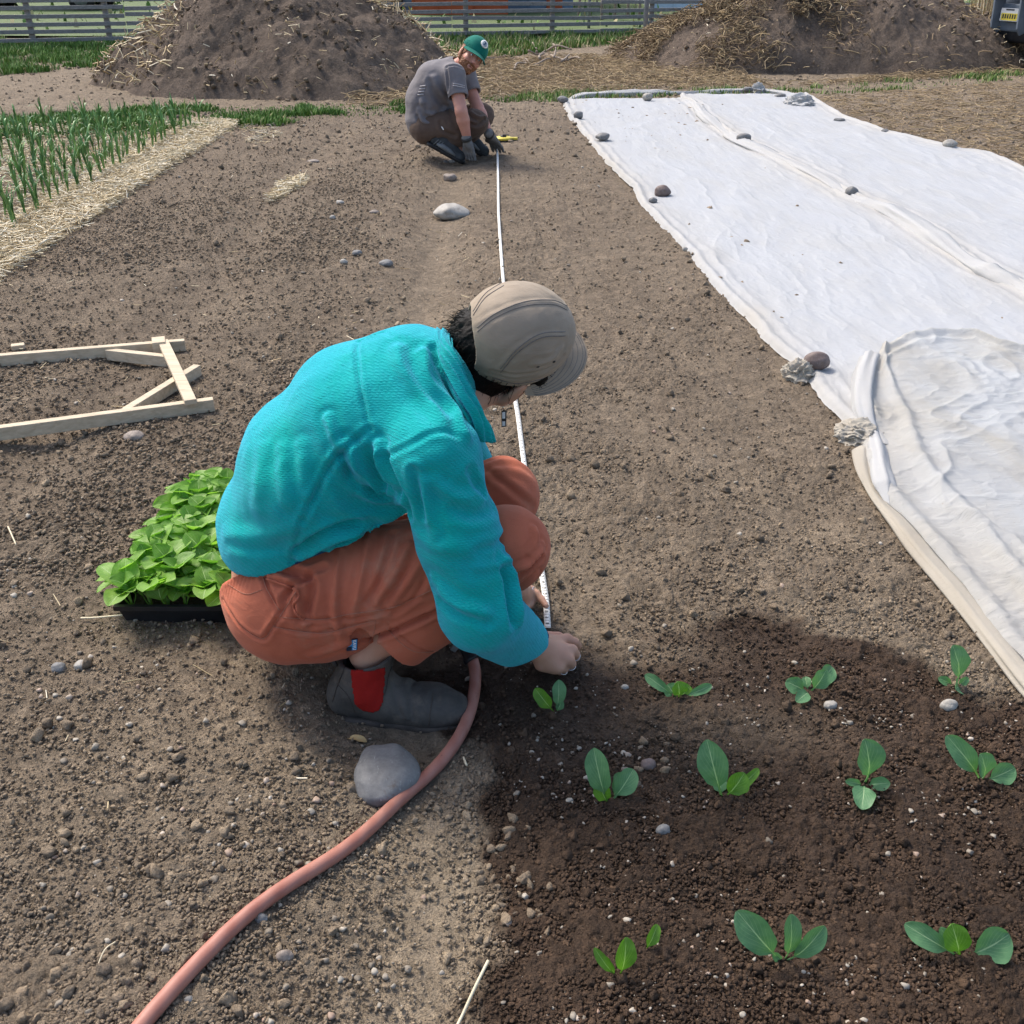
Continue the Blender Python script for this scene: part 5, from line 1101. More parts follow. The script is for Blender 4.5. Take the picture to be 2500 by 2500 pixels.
# ------------------------------------------------------------------ garlic
def garlic_mesh(seed):
    r = np.random.default_rng(seed); Vs, Fs, Rn = [], [], []; nb = r.integers(6, 10); h = .19
    for k in range(nb):
        a = r.uniform(0, 6.28) if k else 0; lean = .15 + .75 * r.random() * (k / nb); L = h * r.uniform(.75, 1.25); n_ = 7; b0 = len(Vs); w = r.uniform(.007, .0105); z0 = .02 + .01 * k
        s = np.array([-math.sin(a), math.cos(a), 0]); d = np.array([math.cos(a), math.sin(a), 0])
        for i in range(n_):
            q = i / (n_ - 1); bend = lean * (q ** 1.6) * 1.1; p = d * (L * bend * .75) + np.array([0, 0, z0 + L * (q - .42 * q ** 3 * lean * 2.0)]); ww = w * (1 - q) ** .6 * (1 if q > .1 else .7) + .0004
            Vs += [p - s * ww, p + d * ww * .35 * -1, p + s * ww]
        for i in range(n_ - 1):
            for j in range(2): Fs.append([b0 + i * 3 + j, b0 + i * 3 + j + 1, b0 + (i + 1) * 3 + j + 1, b0 + (i + 1) * 3 + j])
        Rn += [min(1, max(0, r.normal(.45, .22)))] * (n_ * 3)
    V, F = tube_np([(0, 0, -.01), (0, 0, .03), (0, 0, .09)], [.007, .006, .004], 6); b0 = len(Vs); Vs += list(V); Fs += [[b0 + i for i in f] for f in F if len(f) == 4]; Rn += [.9] * len(V)
    me = mesh_np('garlic_plant', np.array(Vs), np.array(Fs), {'rnd': np.array(Rn)}); me.materials.append(M_garlic); me.polygons.foreach_set('use_smooth', np.ones(len(me.polygons), bool)); return me
gm = [garlic_mesh(300 + i) for i in range(9)]; gi = 0; spots = []
for row in range(10):
    X_ = -2.86 - .21 * row; Yv = 5.0 + .07 * row; cnt = 1
    while Yv < 10.0 - .05 * row:
        d_ = Yv * CP + CAM_H * SP
        if X_ / d_ * FPX + 1250 > -30: spots.append((X_ + random.gauss(0, .02), Yv + random.gauss(0, .02), row + 1, cnt)); cnt += 1
        Yv += .125
spots = spots[:290]
for (a, b, row_, k_) in spots:
    o = bpy.data.objects.new('garlic_plant', random.choice(gm)); C.objects.link(o); o.location = (a, b, H1(a, b)); o.rotation_euler = (random.gauss(0, .08), random.gauss(0, .08), random.uniform(0, 6.28)); s_ = random.uniform(.7, 1.15); o.scale = (s_, s_, s_ * random.uniform(.9, 1.15))
    tag(o, 'green garlic plant, %s from the near end of the %s row from the path' % (nth(k_), nth(row_)), 'garlic plant', 'garlic plants in the mulched bed')
print('garlic', len(spots))
# loose straws one can point at
def one_straw(pp, r, lab, mat=None):
    P = spline([Gg(a, b) + [0, 0, .012 + (c if c else 0)] for a, b, c in pp], 14); m = MB(); m.tube(P, r, 6); o = m.build('straw', mat or M_straw, None, True); a = o.data.attributes.new('rnd', 'FLOAT', 'POINT'); a.data.foreach_set('value', np.full(len(o.data.vertices), .8, np.float32)); tag(o, lab, 'straw')
one_straw([(1193, 2388, .03), (1160, 2445, .02), (1125, 2500, .0), (1100, 2545, 0)], .0026, 'bright straw stalk at the bottom edge, centre')
one_straw([(285, 2312, 0), (262, 2342, .01), (240, 2376, 0)], .0012, 'thin yellow straw on the dry soil at lower left')
one_straw([(200, 1519, 0), (240, 1522, .005), (305, 1515, .004)], .0022, 'yellow straw touching the near corner of the tray')
one_straw([(22, 1295, 0), (32, 1320, .01), (42, 1340, 0)], .002, 'pale straw at the left edge beside the clods')
one_straw([(1132, 1860, 0), (1138, 1880, .005), (1140, 1880, 0)], .0022, 'short brown straw beside the curve of the hose')
m = MB(); q = Gg(872, 1806, .006); V, F, UV = leaf_mesh(q + [-.022, .004, 0], q + [.02, -.006, .004], .016, 5, .1, .1, .2, [0, 0, 1]); o = link('dry_leaf', mesh_np('dry_leaf', V, F, None, UV), mottled('dry_leaf_tan', (.40, .27, .12), (.52, .38, .18), 60, .7, .2)); tag(o, 'curled tan dead leaf above the large cobble', 'dead leaf')
# ------------------------------------------------------------------ crouching woman
YV = np.array([0, 1.0, 0])
wo_ = empty('person', (-.28, 1.85, 0), 'person crouching in turquoise fleece and tan cap, planting beside the tape', 'person')
def finish(name, V, Q, mat, parent, attrs=None): return link(name, mesh_np(name, V, Q, attrs), mat, parent)
# key points
T0, T1, T2, T3, T4 = W(708, 1275, 1.86), W(778, 1140, 1.86), W(880, 1030, 1.87), W(1005, 955, 1.88), W(1085, 905, 1.88)
SR, SL = W(1058, 1112, 1.70), W(1035, 955, 2.04)
ER, CR, WR = W(1172, 1492, 1.615), W(1268, 1565, 1.755), W(1300, 1580, 1.80)
EL = np.array([-.12, 2.10, .36]); WL = Gg(1262, 1440, .075); CL = EL + (WL - EL) * .8
PC = W(708, 1428, 1.87); BR, BL = W(708, 1472, 1.780), W(716, 1420, 1.95)
HR, KR = W(745, 1452, 1.765), W(1238, 1337, 1.73)
HL, KL = W(745, 1400, 1.965), W(1222, 1212, 1.98)
AR = np.array([-.300, 1.725, .12]); AL = AR + [.02, .27, 0]
# head frame
up_i = np.array([0, .33, .944]); toC = np.array([0, -.944, .33]); rx_ = np.array([1.0, 0, 0])
fw = vnorm(.88 * rx_ - .07 * up_i - .38 * toC); uu = .42 * rx_ + .40 * up_i + .78 * toC; uu = vnorm(uu - fw * np.dot(uu, fw)); rr = np.cross(fw, uu)
HA = [fw, rr, uu]; Hc = W(1250, 832, 1.90)
def hd_(a, b, c): return Hc + fw * a + rr * b + uu * c      # forward, right, up
EAR = hd_(.014, .081, -.052)

def body():
    v = Vol((-.72, 1.35, -.03), (.26, 2.32, .98), .0034)
    # trunk under the clothes
    for a, b, ra, rb in ((PC, T0, .130, .122), (T0, T1, .115, .12), (T1, T2, .12, .12), (T2, T3, .12, .10), (T3, T4, .10, .06)): v.cone(a, b, ra - .008, rb - .008, .04, (YV, 1.2))
    v.cone(T4 + [.02, 0, -.02], hd_(-.020, 0, -.06), .046, .048, .02); v.cone(hd_(-.020, 0, -.06), hd_(-.01, 0, -.03), .048, .056, .02)
    for s_, S_, E_, W_ in ((1, SR, ER, WR), (-1, SL, EL, WL)): v.cone(T3, S_, .06, .045, .03); v.cone(S_, E_, .045, .036, .02); v.cone(E_, W_, .037, .025, .012)
    for H_, K_, A_ in ((HR, KR, AR), (HL, KL, AL)):
        v.cone(H_, K_, .085, .05, .03); kk = K_ + vnorm(A_ - K_) * .03; mid = kk + (A_ - kk) * .42 + vnorm([-1, 0, .8]) * .012; v.cone(kk, mid, .05, .054, .02); v.cone(mid, A_, .053, .034, .02); v.cone(A_, A_ + [.02, 0, -.06], .034, .03, .02)
    # skull and face
    v.ell(hd_(0, 0, .0), (.098, .077, .098), HA, .01); v.ell(hd_(.035, 0, -.065), (.062, .058, .062), HA, .03); v.ell(hd_(.062, 0, -.105), (.030, .030, .020), HA, .02)
    v.cone(hd_(.094, 0, -.005), hd_(.112, 0, -.045), .009, .013, .01); v.ell(hd_(.108, 0, -.047), (.012, .016, .009), HA, .006)
    for b in (-.032, .032): v.ell(hd_(.086, b, -.012), (.012, .016, .010), HA, .006, 'sub'); v.ell(hd_(.079, b, -.014), (.012, .012, .012), HA, .0); v.ell(hd_(.084, b, .004), (.012, .02, .006), HA, .008); v.ell(hd_(.072, b * 1.35, -.048), (.022, .018, .018), HA, .015)
    v.ell(hd_(.093, 0, -.078), (.012, .024, .006), HA, .006); v.ell(hd_(.092, 0, -.088), (.012, .020, .006), HA, .005)
    for b in (-1, 1):
        e0 = hd_(.018, .083 * b, -.055); ax = [vnorm(fw * .75 - uu * .1 + rr * b * -.4), vnorm(rr * b * .8 + fw * .45), uu]
        v.ell(e0 - uu * .004 + rr * b * .004, (.026, .012, .042), ax, .006); v.ell(e0 + rr * b * .006 + fw * .004, (.010, .006, .020), ax, .004, 'sub'); v.ell(e0 - uu * .030 + rr * b * .0, (.010, .006, .010), ax, .006)
    v.cone(W(1150, 972, 1.87), hd_(.020, .040, -.092), .034, .028, .02)
    # planting hand (right): back of the hand up, fingers curled into the soil
    Wr = WR; kn = [Gg(1384, 1561, .058), Gg(1396, 1588, .060), Gg(1389, 1611, .055), Gg(1366, 1630, .045)]
    v.cone(Wr, Wr + (kn[1] - Wr) * .25, .025, .027, .012)
    for i, k in enumerate(kn): v.cone(Wr + (k - Wr) * .22 + [0, 0, .0], k, .019, (.0135, .0140, .0130, .0120)[i], .014)
    v.cone(Gg(1330, 1572, .052), Gg(1362, 1600, .052), .024, .024, .014)
    v.cone(Gg(1325, 1618, .046), Gg(1352, 1626, .042), .020, .018, .012)
    pip = [Gg(1404, 1568, .052), Gg(1405, 1597, .048), Gg(1396, 1621, .042), Gg(1378, 1634, .032)]
    tip = [Gg(1409, 1583, .022), Gg(1400, 1612, .010), Gg(1386, 1632, .008), Gg(1364, 1642, .008)]
    for i in range(4):
        r_ = (.0100, .0102, .0098, .0088)[i]; v.cone(kn[i], pip[i], r_ + .002, r_, .005); mid = (pip[i] + tip[i]) / 2 + [.003, 0, 0]; v.cone(pip[i], mid, r_, r_ * .95, .003); v.cone(mid, tip[i], r_ * .95, r_ * .8, .003)
    th = [Gg(1330, 1556, .040), Gg(1362, 1556, .032), Gg(1388, 1566, .018), Gg(1398, 1576, .008)]
    for a, b, ra, rb in ((0, 1, .015, .0125), (1, 2, .0125, .0105), (2, 3, .0105, .008)): v.cone(th[a], th[b], ra, rb, .004)
    # left hand: index finger pressing the tape
    kl = [Gg(1293, 1441, .040), Gg(1290, 1456, .032), Gg(1284, 1468, .026), Gg(1276, 1478, .022)]; L0 = WL
    for i, k in enumerate(kl): v.cone(L0, k, .020, .0125, .012)
    v.cone(kl[0], Gg(1309, 1450, .036), .0115, .0105, .004); v.cone(Gg(1309, 1450, .036), Gg(1322, 1464, .028), .0105, .0095, .003); v.cone(Gg(1322, 1464, .028), Gg(1333, 1479, .022), .0095, .0075, .003)
    for i, (p_, t_) in enumerate((((1300, 1466), (1296, 1480)), ((1293, 1476), (1285, 1486)), ((1284, 1484), (1275, 1490)))):
        v.cone(kl[i + 1], Gg(*p_, .022), .011, .0095, .004); v.cone(Gg(*p_, .022), Gg(*t_, .010), .0095, .0075, .003)
    v.cone(L0 + [0, -.0, 0], Gg(1285, 1434, .030), .013, .011, .006); v.cone(Gg(1285, 1434, .030), Gg(1302, 1438, .020), .011, .008, .003)
    V, Q = v.mesh(1); return V, Q, kn, pip, tip, kl
BV, BQ, KN, PIP, TIP, KL_ = body()
finish('body', BV, BQ, M_skin, wo_)
# eyes
M_eye = mottled('eye_white', (.75, .73, .70), (.8, .78, .75), 20, .3, 0)
for b in (-.032, .032):
    V, F = ico(3); o = link('eye', mesh_np('eye', hd_(.0835, b, -.0135) + V * .0105, F), M_eye, wo_); V, F = ico(2); link('iris', mesh_np('iris', hd_(.0925, b, -.0145) + V * .0035, F), M_ink, o)

HEM_P = W(700, 1390, 1.69); HEM_N = vnorm(np.cross(W(985, 1280, 1.70) - HEM_P, W(535, 1346, 1.80) - HEM_P)); HEM_N = HEM_N * -np.sign(HEM_N[2])
def jacket():
    v = Vol((-.74, 1.38, .12), (.20, 2.32, 1.0), .0042)
    for a, b, ra, rb, w in ((W(700, 1375, 1.86), T0, .122, .138, 1.2), (T0, T1, .138, .147, 1.22), (T1, T2, .150, .146, 1.25), (T2, T3, .146, .126, 1.27), (T3, T4, .120, .066, 1.10)): v.cone(a, b, ra, rb, .03, (YV, w))
    bl = W(900, 1230, 1.86); v.cone(T1, bl, .12, .10, .06, (YV, 1.35)); v.cone(bl, W(1020, 1150, 1.86), .10, .11, .06, (YV, 1.3))
    hp = HEM_P; v.cut(HEM_P, HEM_N)      # hem
    for S_, E_, C_, f in ((SR, ER, CR, 1), (SL, EL, CL, -1)):
        v.cone(W(1000, 1010, 1.88) + [0, -.08 * f, 0], S_, .10, .083, .05); v.cone(S_, S_ + (E_ - S_) * .5, .080, .079, .035); v.cone(S_ + (E_ - S_) * .5, E_, .079, .076, .02); v.cone(E_, C_, .074, .063, .02)
    n_ = vnorm(CR - ER); cf = CR + n_ * .036; v.cut(cf, n_, .085); v.cone(cf - n_ * .03, cf + n_ * .05, .052, .055, .004, None, 'sub')
    n_ = vnorm(CL - EL); cf = CL + n_ * .036; v.cut(cf, n_, .085)
    # neck opening
    nd = vnorm(hd_(-.05, 0, -.05) - T4); v.cone(T4 + nd * .035, T4 + nd * .12, .062, .075, .01, None, 'sub')
    V, Q = v.mesh(2); b = bvh_of(V, Q)
    L = [([(955, 820), (905, 800), (870, 850), (880, 950), (900, 1040)], -.0035, .006), ([(872, 840), (880, 930), (893, 1000), (905, 1050)], -.003, .005),
         ([(740, 1275), (760, 1230), (800, 1150), (840, 1100), (880, 1065), (905, 1048)], -.0060, .007), ([(738, 1270), (725, 1320), (715, 1375)], -.004, .006),
         ([(930, 1120), (990, 1090), (1050, 1058), (1090, 1052), (1140, 1070)], -.0030, .007), ([(940, 1115), (960, 1160), (985, 1210), (1000, 1262)], -.007, .008),
         ([(850, 1090), (870, 1140), (920, 1185), (965, 1205)], .010, .012), ([(835, 1110), (860, 1175), (900, 1200), (960, 1222)], -.009, .010), ([(925, 1085), (935, 1140), (960, 1190)], .010, .010), ([(900, 1100), (915, 1150), (945, 1200)], -.008, .009),
         ([(735, 1360), (800, 1322), (860, 1300), (900, 1290)], .011, .011), ([(725, 1345), (790, 1300), (870, 1278)], -.009, .009), ([(745, 1378), (820, 1340), (870, 1312)], -.008, .008),
         ([(870, 1180), (910, 1215), (985, 1225)], .008, .012), ([(800, 1180), (830, 1240), (900, 1262), (985, 1270)], .005, .016),
         ([(1030, 860), (1050, 930), (1110, 1000), (1140, 1060)], .009, .014), ([(970, 850), (985, 900), (1030, 960), (1090, 1020)], .007, .016), ([(1060, 850), (1090, 920), (1125, 985)], -.007, .010),
         ([(800, 1020), (815, 1060), (830, 1095)], .007, .010), ([(735, 1090), (742, 1150), (748, 1200)], .004, .014), ([(690, 1100), (690, 1160), (700, 1220)], .004, .016), ([(640, 1100), (630, 1170), (625, 1240)], .003, .018),
         ([(1230, 1390), (1240, 1440), (1248, 1490), (1252, 1520)], -.010, .010), ([(1225, 1360), (1250, 1420), (1262, 1480), (1265, 1520)], .008, .010),
         ([(1010, 1300), (1060, 1330), (1130, 1340)], .004, .014), ([(1060, 1180), (1110, 1210), (1170, 1215)], .005, .014), ([(1110, 1250), (1160, 1260), (1205, 1245)], -.005, .012), ([(1150, 1150), (1165, 1180), (1180, 1200)], -.005, .010),
         ([(1060, 1420), (1110, 1470), (1180, 1500)], .006, .014), ([(1075, 1470), (1120, 1500), (1190, 1520)], -.005, .010), ([(1240, 1300), (1215, 1330), (1170, 1345)], -.007, .010), ([(1250, 1345), (1220, 1375), (1165, 1385)], .006, .010), ([(1030, 1180), (1045, 1240), (1060, 1300)], .005, .012), ([(1010, 1150), (1020, 1210), (1030, 1260)], -.006, .009), ([(560, 1330), (620, 1345), (700, 1340)], -.002, .010), ([(550, 1300), (640, 1310), (720, 1290)], .004, .016)]
    L = [(p_, a_ * (1.3 if abs(a_) > .0045 else 1), w_ * .9) for p_, a_, w_ in L]; V = crease(V, Q, b, L)
    V = V + normals(V, Q) * ((fbm3(V * 11, 3, 3) - .5) * .012)[:, None]
    return V, Q
JV, JQ = jacket(); jk = finish('fleece_jacket', JV, JQ, M_fleece, wo_); JB = bvh_of(JV, JQ)
# binding on hem and cuff
def loop_on_plane(V, Q, c, n, R, m=90):
    n = vnorm(n); d = (V - c) @ n; near = (np.abs(d) < .008) & (np.linalg.norm(V - c, axis=1) < R); P = V[near]
    a = vnorm(np.cross(n, [0.1, .9, .3])); b = np.cross(n, a); ctr = P.mean(0); ang = np.arctan2((P - ctr) @ b, (P - ctr) @ a); out = []
    for k in range(m):
        t = -math.pi + 2 * math.pi * k / m; w = np.abs(np.angle(np.exp(1j * (ang - t)))) < .12
        if w.sum() > 2:
            q = P[w]; r_ = np.linalg.norm(q - ctr, axis=1); s_ = r_ >= np.quantile(r_, .75); out.append(q[s_].mean(0))
    out = np.array(out); out = out - ((out - c) @ n)[:, None] * n
    for _ in range(2): out = (np.roll(out, 1, 0) + out + np.roll(out, -1, 0)) / 3
    return np.vstack([out, out[:1]])
for nme, c_, n_, R_ in (('cuff_binding', CR + vnorm(CR - ER) * .035, CR - ER, .10), ('hem_binding', HEM_P, HEM_N, 9)):
    lp = loop_on_plane(JV, JQ, c_, n_, R_); lp = lp if R_ < 1 else np.array([q for q in lp if q[0] < -.34 and q[1] < 1.9]); lp = lp if R_ < 1 else lp[np.argsort(np.arctan2(lp[:, 1] - 1.9, lp[:, 0] + .3) % (2 * math.pi))]; m = MB(); m.tube(lp, .0028, 6, False); m.build(nme, M_trim, jk, True)
# stand-up collar falling open at the front
def collar():
    inner = [(1110, 985, 2.00, 0), (1090, 900, 2.00, 0), (1066, 842, 1.95, 0), (1066, 850, 1.86, 0), (1080, 900, 1.79, 0), (1112, 970, 1.745, 0), (1150, 1030, 1.73, 0), (1162, 1075, 1.74, 0)]
    outer = [(1175, 1000, 2.04, 0), (1140, 880, 2.03, 0), (1104, 822, 1.97, 0), (1100, 818, 1.90, 0), (1106, 850, 1.83, 0), (1132, 945, 1.79, 0), (1176, 1040, 1.775, 0), (1205, 1083, 1.775, 0)]
    A = spline([W(a, b, c) for a, b, c, _ in inner], 90); B = spline([W(a, b, c) for a, b, c, _ in outer], 90); nr = 26; V = []
    for i in range(90):
        for j in range(nr):
            t = j / (nr - 1); p = A[i] * (1 - t) + B[i] * t; V.append(p)
    V = np.array(V); Q = grid_faces(90, nr); N = normals(V, Q); ctr = (A.mean(0) + B.mean(0)) / 2
    sgn = np.sign(((V - ctr) * N).sum(1).mean()) or 1; N = N * sgn; t = np.tile(np.linspace(0, 1, nr), 90)
    bul = .014 * np.sin(np.pi * t) + .004 * np.sin(t * 22 + np.repeat(np.linspace(0, 5, 90), nr)) + (fbm3(V * 22, 5, 3) - .5) * .012
    th = .0065; Vo = V + N * (bul + th)[:, None]; Vi = V + N * (bul - th)[:, None]; n0 = len(V)
    F = np.vstack([Q, Q[:, ::-1] + n0]); ed = []
    idx = lambda i, j: i * nr + j
    for i in range(89): ed += [[idx(i, 0), idx(i, 0) + n0, idx(i + 1, 0) + n0, idx(i + 1, 0)], [idx(i, nr - 1), idx(i + 1, nr - 1), idx(i + 1, nr - 1) + n0, idx(i, nr - 1) + n0]]
    for j in range(nr - 1): ed += [[idx(0, j), idx(0, j + 1), idx(0, j + 1) + n0, idx(0, j) + n0], [idx(89, j), idx(89, j) + n0, idx(89, j + 1) + n0, idx(89, j + 1)]]
    V2 = np.vstack([Vo, Vi]); F = np.vstack([F, np.array(ed)])
    for _ in range(2): V2 = relax(V2, F, .35)
    return V2, F
CV, CF = collar(); co_ = link('collar', mesh_np('collar', CV, CF), M_fleece, jk)
m = MB(); B_ = spline([W(a, b, c) for a, b, c in ((1118, 822, 1.97), (1112, 818, 1.90), (1124, 850, 1.83), (1150, 945, 1.79), (1185, 1040, 1.775), (1205, 1083, 1.775), (1190, 1090, 1.76), (1164, 1098, 1.74))], 50)

def trousers():
    v = Vol((-.74, 1.42, .02), (.24, 2.30, .56), .0042)
    v.ell(PC, (.135, .175, .135), None, .02); v.ell(BR, (.124, .105, .122), None, .03); v.ell(BL, (.125, .105, .125), None, .03)
    wdir = vnorm(T0 - PC); v.cone(PC, PC + wdir * .16, .138, .118, .03, (YV, 1.24))
    for H_, K_, A_, f in ((HR, KR, AR, 1), (HL, KL, AL, -1)):
        v.cone(H_, K_, .122, .086, .03); v.cone(H_ + [.03, 0, -.03], H_ + (K_ - H_) * .62 + [0, 0, -.035], .108, .078, .03)
        kk = K_ + vnorm(A_ - K_) * .02; d = vnorm(A_ - kk); v.cone(kk, kk + d * .20, .074, .080, .02); v.cone(kk + d * .20, kk + d * .27, .080, .080, .01, (YV, 1.05))
        c = kk + d * .285; v.cut(c, d, .12); v.cone(c - d * .03, c + d * .06, .060, .066, .004, None, 'sub')
    v.cone(W(720, 1490, 1.765), W(850, 1512, 1.735), .105, .068, .04)
    wc = W(600, 1398, 1.76); wdir = vnorm(np.cross(W(900, 1265, 1.76) - wc, W(528, 1446, 1.84) - wc)); wdir = wdir * np.sign(wdir[2]); v.cut(wc, wdir, .5)
    V, Q = v.mesh(2); b = bvh_of(V, Q)
    L = [([(830, 1340), (822, 1420), (818, 1500), (835, 1560)], .006, .009), ([(905, 1300), (885, 1400), (862, 1500)], .006, .010), ([(960, 1300), (935, 1390), (900, 1470)], -.006, .008), ([(1000, 1330), (965, 1400), (920, 1470)], .007, .010), ([(1030, 1370), (990, 1430), (950, 1480)], .006, .009), ([(1045, 1400), (1010, 1460), (960, 1500)], -.005, .007),
         ([(700, 1395), (760, 1420), (745, 1500), (735, 1510)], -.009, .010), ([(660, 1405), (720, 1425), (725, 1460), (745, 1520)], .008, .009), ([(640, 1405), (660, 1450), (680, 1490)], -.006, .007), ([(690, 1500), (700, 1450), (760, 1400), (790, 1385)], -.007, .008),
         ([(545, 1465), (590, 1530), (640, 1560), (665, 1530), (700, 1480)], -.005, .006), ([(668, 1530), (760, 1545), (850, 1530), (915, 1515)], -.0035, .005), ([(690, 1510), (780, 1512), (900, 1505), (1050, 1450)], -.003, .005),
         ([(1320, 1360), (1290, 1390), (1262, 1410)], -.007, .007), ([(1325, 1330), (1300, 1370), (1262, 1390)], .006, .008), ([(1310, 1400), (1285, 1425), (1262, 1440)], .006, .007), ([(1305, 1290), (1310, 1320), (1300, 1350)], .005, .009),
         ([(1190, 1150), (1230, 1180), (1300, 1235)], -.004, .010), ([(880, 1565), (960, 1540), (1050, 1500), (1130, 1455)], -.010, .007), ([(950, 1525), (1000, 1570), (1050, 1590), (1100, 1580)], -.004, .004),
         ([(560, 1400), (600, 1395), (640, 1400)], .003, .006), ([(760, 1600), (820, 1580), (870, 1560)], .004, .010)]
    L = [(p_, a_ * 1.35, w_ * .85) for p_, a_, w_ in L]; V = crease(V, Q, b, L)
    # gathered elastic at the waist
    dd = -(V - wc) @ wdir; wa = np.exp(-(np.clip(dd - .0, 0, 9) / .028) ** 2); ang = np.arctan2(V[:, 1] - PC[1], V[:, 0] - PC[0]); N = normals(V, Q)
    V = V + N * (wa * .0022 * np.sin(ang * 85) + (fbm3(V * 9, 8, 3) - .5) * .010 + (fbm3(V * [28, 20, 10], 18, 2) - .5) * .004)[:, None]
    return V, Q
TV, TQ = trousers(); tr_ = finish('trousers', TV, TQ, M_rust, wo_); TB = bvh_of(TV, TQ)
def stitch(bvh, pts, r, mat, parent, name='seam', off=.0006, n=60):
    P = project(bvh, pts, n, off)
    if len(P) > 3:
        k = np.r_[True, np.linalg.norm(np.diff(P, axis=0), axis=1) < .05]; P = P[k]; m = MB(); m.tube(P, r, 5); m.build(name, mat, parent, True)
for pts in ([(545, 1465), (585, 1525), (630, 1557), (650, 1555), (668, 1528), (700, 1480), (725, 1440)], [(668, 1530), (720, 1540), (790, 1546), (850, 1532), (917, 1514)], [(690, 1507), (780, 1513), (850, 1500), (960, 1482), (1055, 1440)], [(917, 1514), (912, 1545), (900, 1570)],
            [(640, 1405), (652, 1440), (682, 1490)], [(945, 1535), (985, 1575), (1020, 1592), (1060, 1590), (1095, 1578)], [(555, 1425), (600, 1450), (640, 1440)]):
    stitch(TB, pts, .0009, M_seam, tr_)
stitch(TB, [(652, 1412), (700, 1428), (722, 1440), (728, 1458), (718, 1478), (728, 1500), (745, 1512)], .0028, M_rust, tr_, 'pocket_edge', .002)
# woven label at the hem of the pocket
def patch(bvh, quad, off, nx=10, ny=10):
    P = []
    for j in range(ny):
        for i in range(nx):
            u, w_ = i / (nx - 1), j / (ny - 1); a = np.array(quad[0]) * (1 - u) + np.array(quad[1]) * u; b = np.array(quad[3]) * (1 - u) + np.array(quad[2]) * u; q = a * (1 - w_) + b * w_
            h = bvh.ray_cast(Vector((0, 0, CAM_H)), Vector(ray(*q)).normalized()); P.append(np.array(h[0]) + vnorm(-ray(*q)) * off if h[0] is not None else None)
    ok = [p for p in P if p is not None]; 
    if not ok: return None, None
    P = [p if p is not None else ok[-1] for p in P]; return np.array(P), grid_faces(ny, nx)
lq = [(847, 1563), (873, 1560), (872, 1587), (846, 1590)]
P0, F0 = patch(TB, lq, .004)
if P0 is not None:
    Z0 = W(860, 1575, np.array(P0)[:, 1].min() - .002)
    A_, B_, C_, D_ = [W(q[0], q[1], P0[:, 1].mean() - .004) for q in lq]
    m = MB(); m.poly([A_, B_, C_, D_] + [q + [0, .004, -.001] for q in (A_, B_, C_, D_)], [(0, 3, 2, 1), (4, 5, 6, 7), (0, 1, 5, 4), (1, 2, 6, 5), (2, 3, 7, 6), (3, 0, 4, 7)]); lb = m.build('woven_label', M_navy, tr_)
    def on_label(u, w_): return (A_ * (1 - u) + B_ * u) * (1 - w_) + (D_ * (1 - u) + C_ * u) * w_ + np.array([0, -.0006, .0003])
    m = MB(); m.poly([on_label(*q) for q in ((.12, .52), (.30, .44), (.40, .2), (.52, .40), (.52, .98), (.96, .98), (.96, .03), (.50, .03), (.34, .22))], [(0, 1, 3, 4), (5, 6, 7, 3, 4), (1, 2, 3), (7, 8, 3)]) if False else m.poly([on_label(*q) for q in ((.50, .04), (.96, .04), (.96, .97), (.50, .97), (.50, .60), (.14, .62), (.34, .38))], [(0, 1, 2, 3, 4, 5, 6)]); m.build('label_field', M_blue, lb)
    Vt, Ft = text_mesh('KAVU', 1.0, .02); w0_, w1_ = Vt[:, 0].min(), Vt[:, 0].max(); h0_, h1_ = Vt[:, 1].min(), Vt[:, 1].max()
    m = MB(); m.poly([on_label(.58 + .32 * (b - h0_) / (h1_ - h0_), .06 + .88 * (a - w0_) / (w1_ - w0_)) + np.array([0, -.0006, .0003]) for a, b, _ in Vt], Ft); m.build('label_letters', M_white, lb)

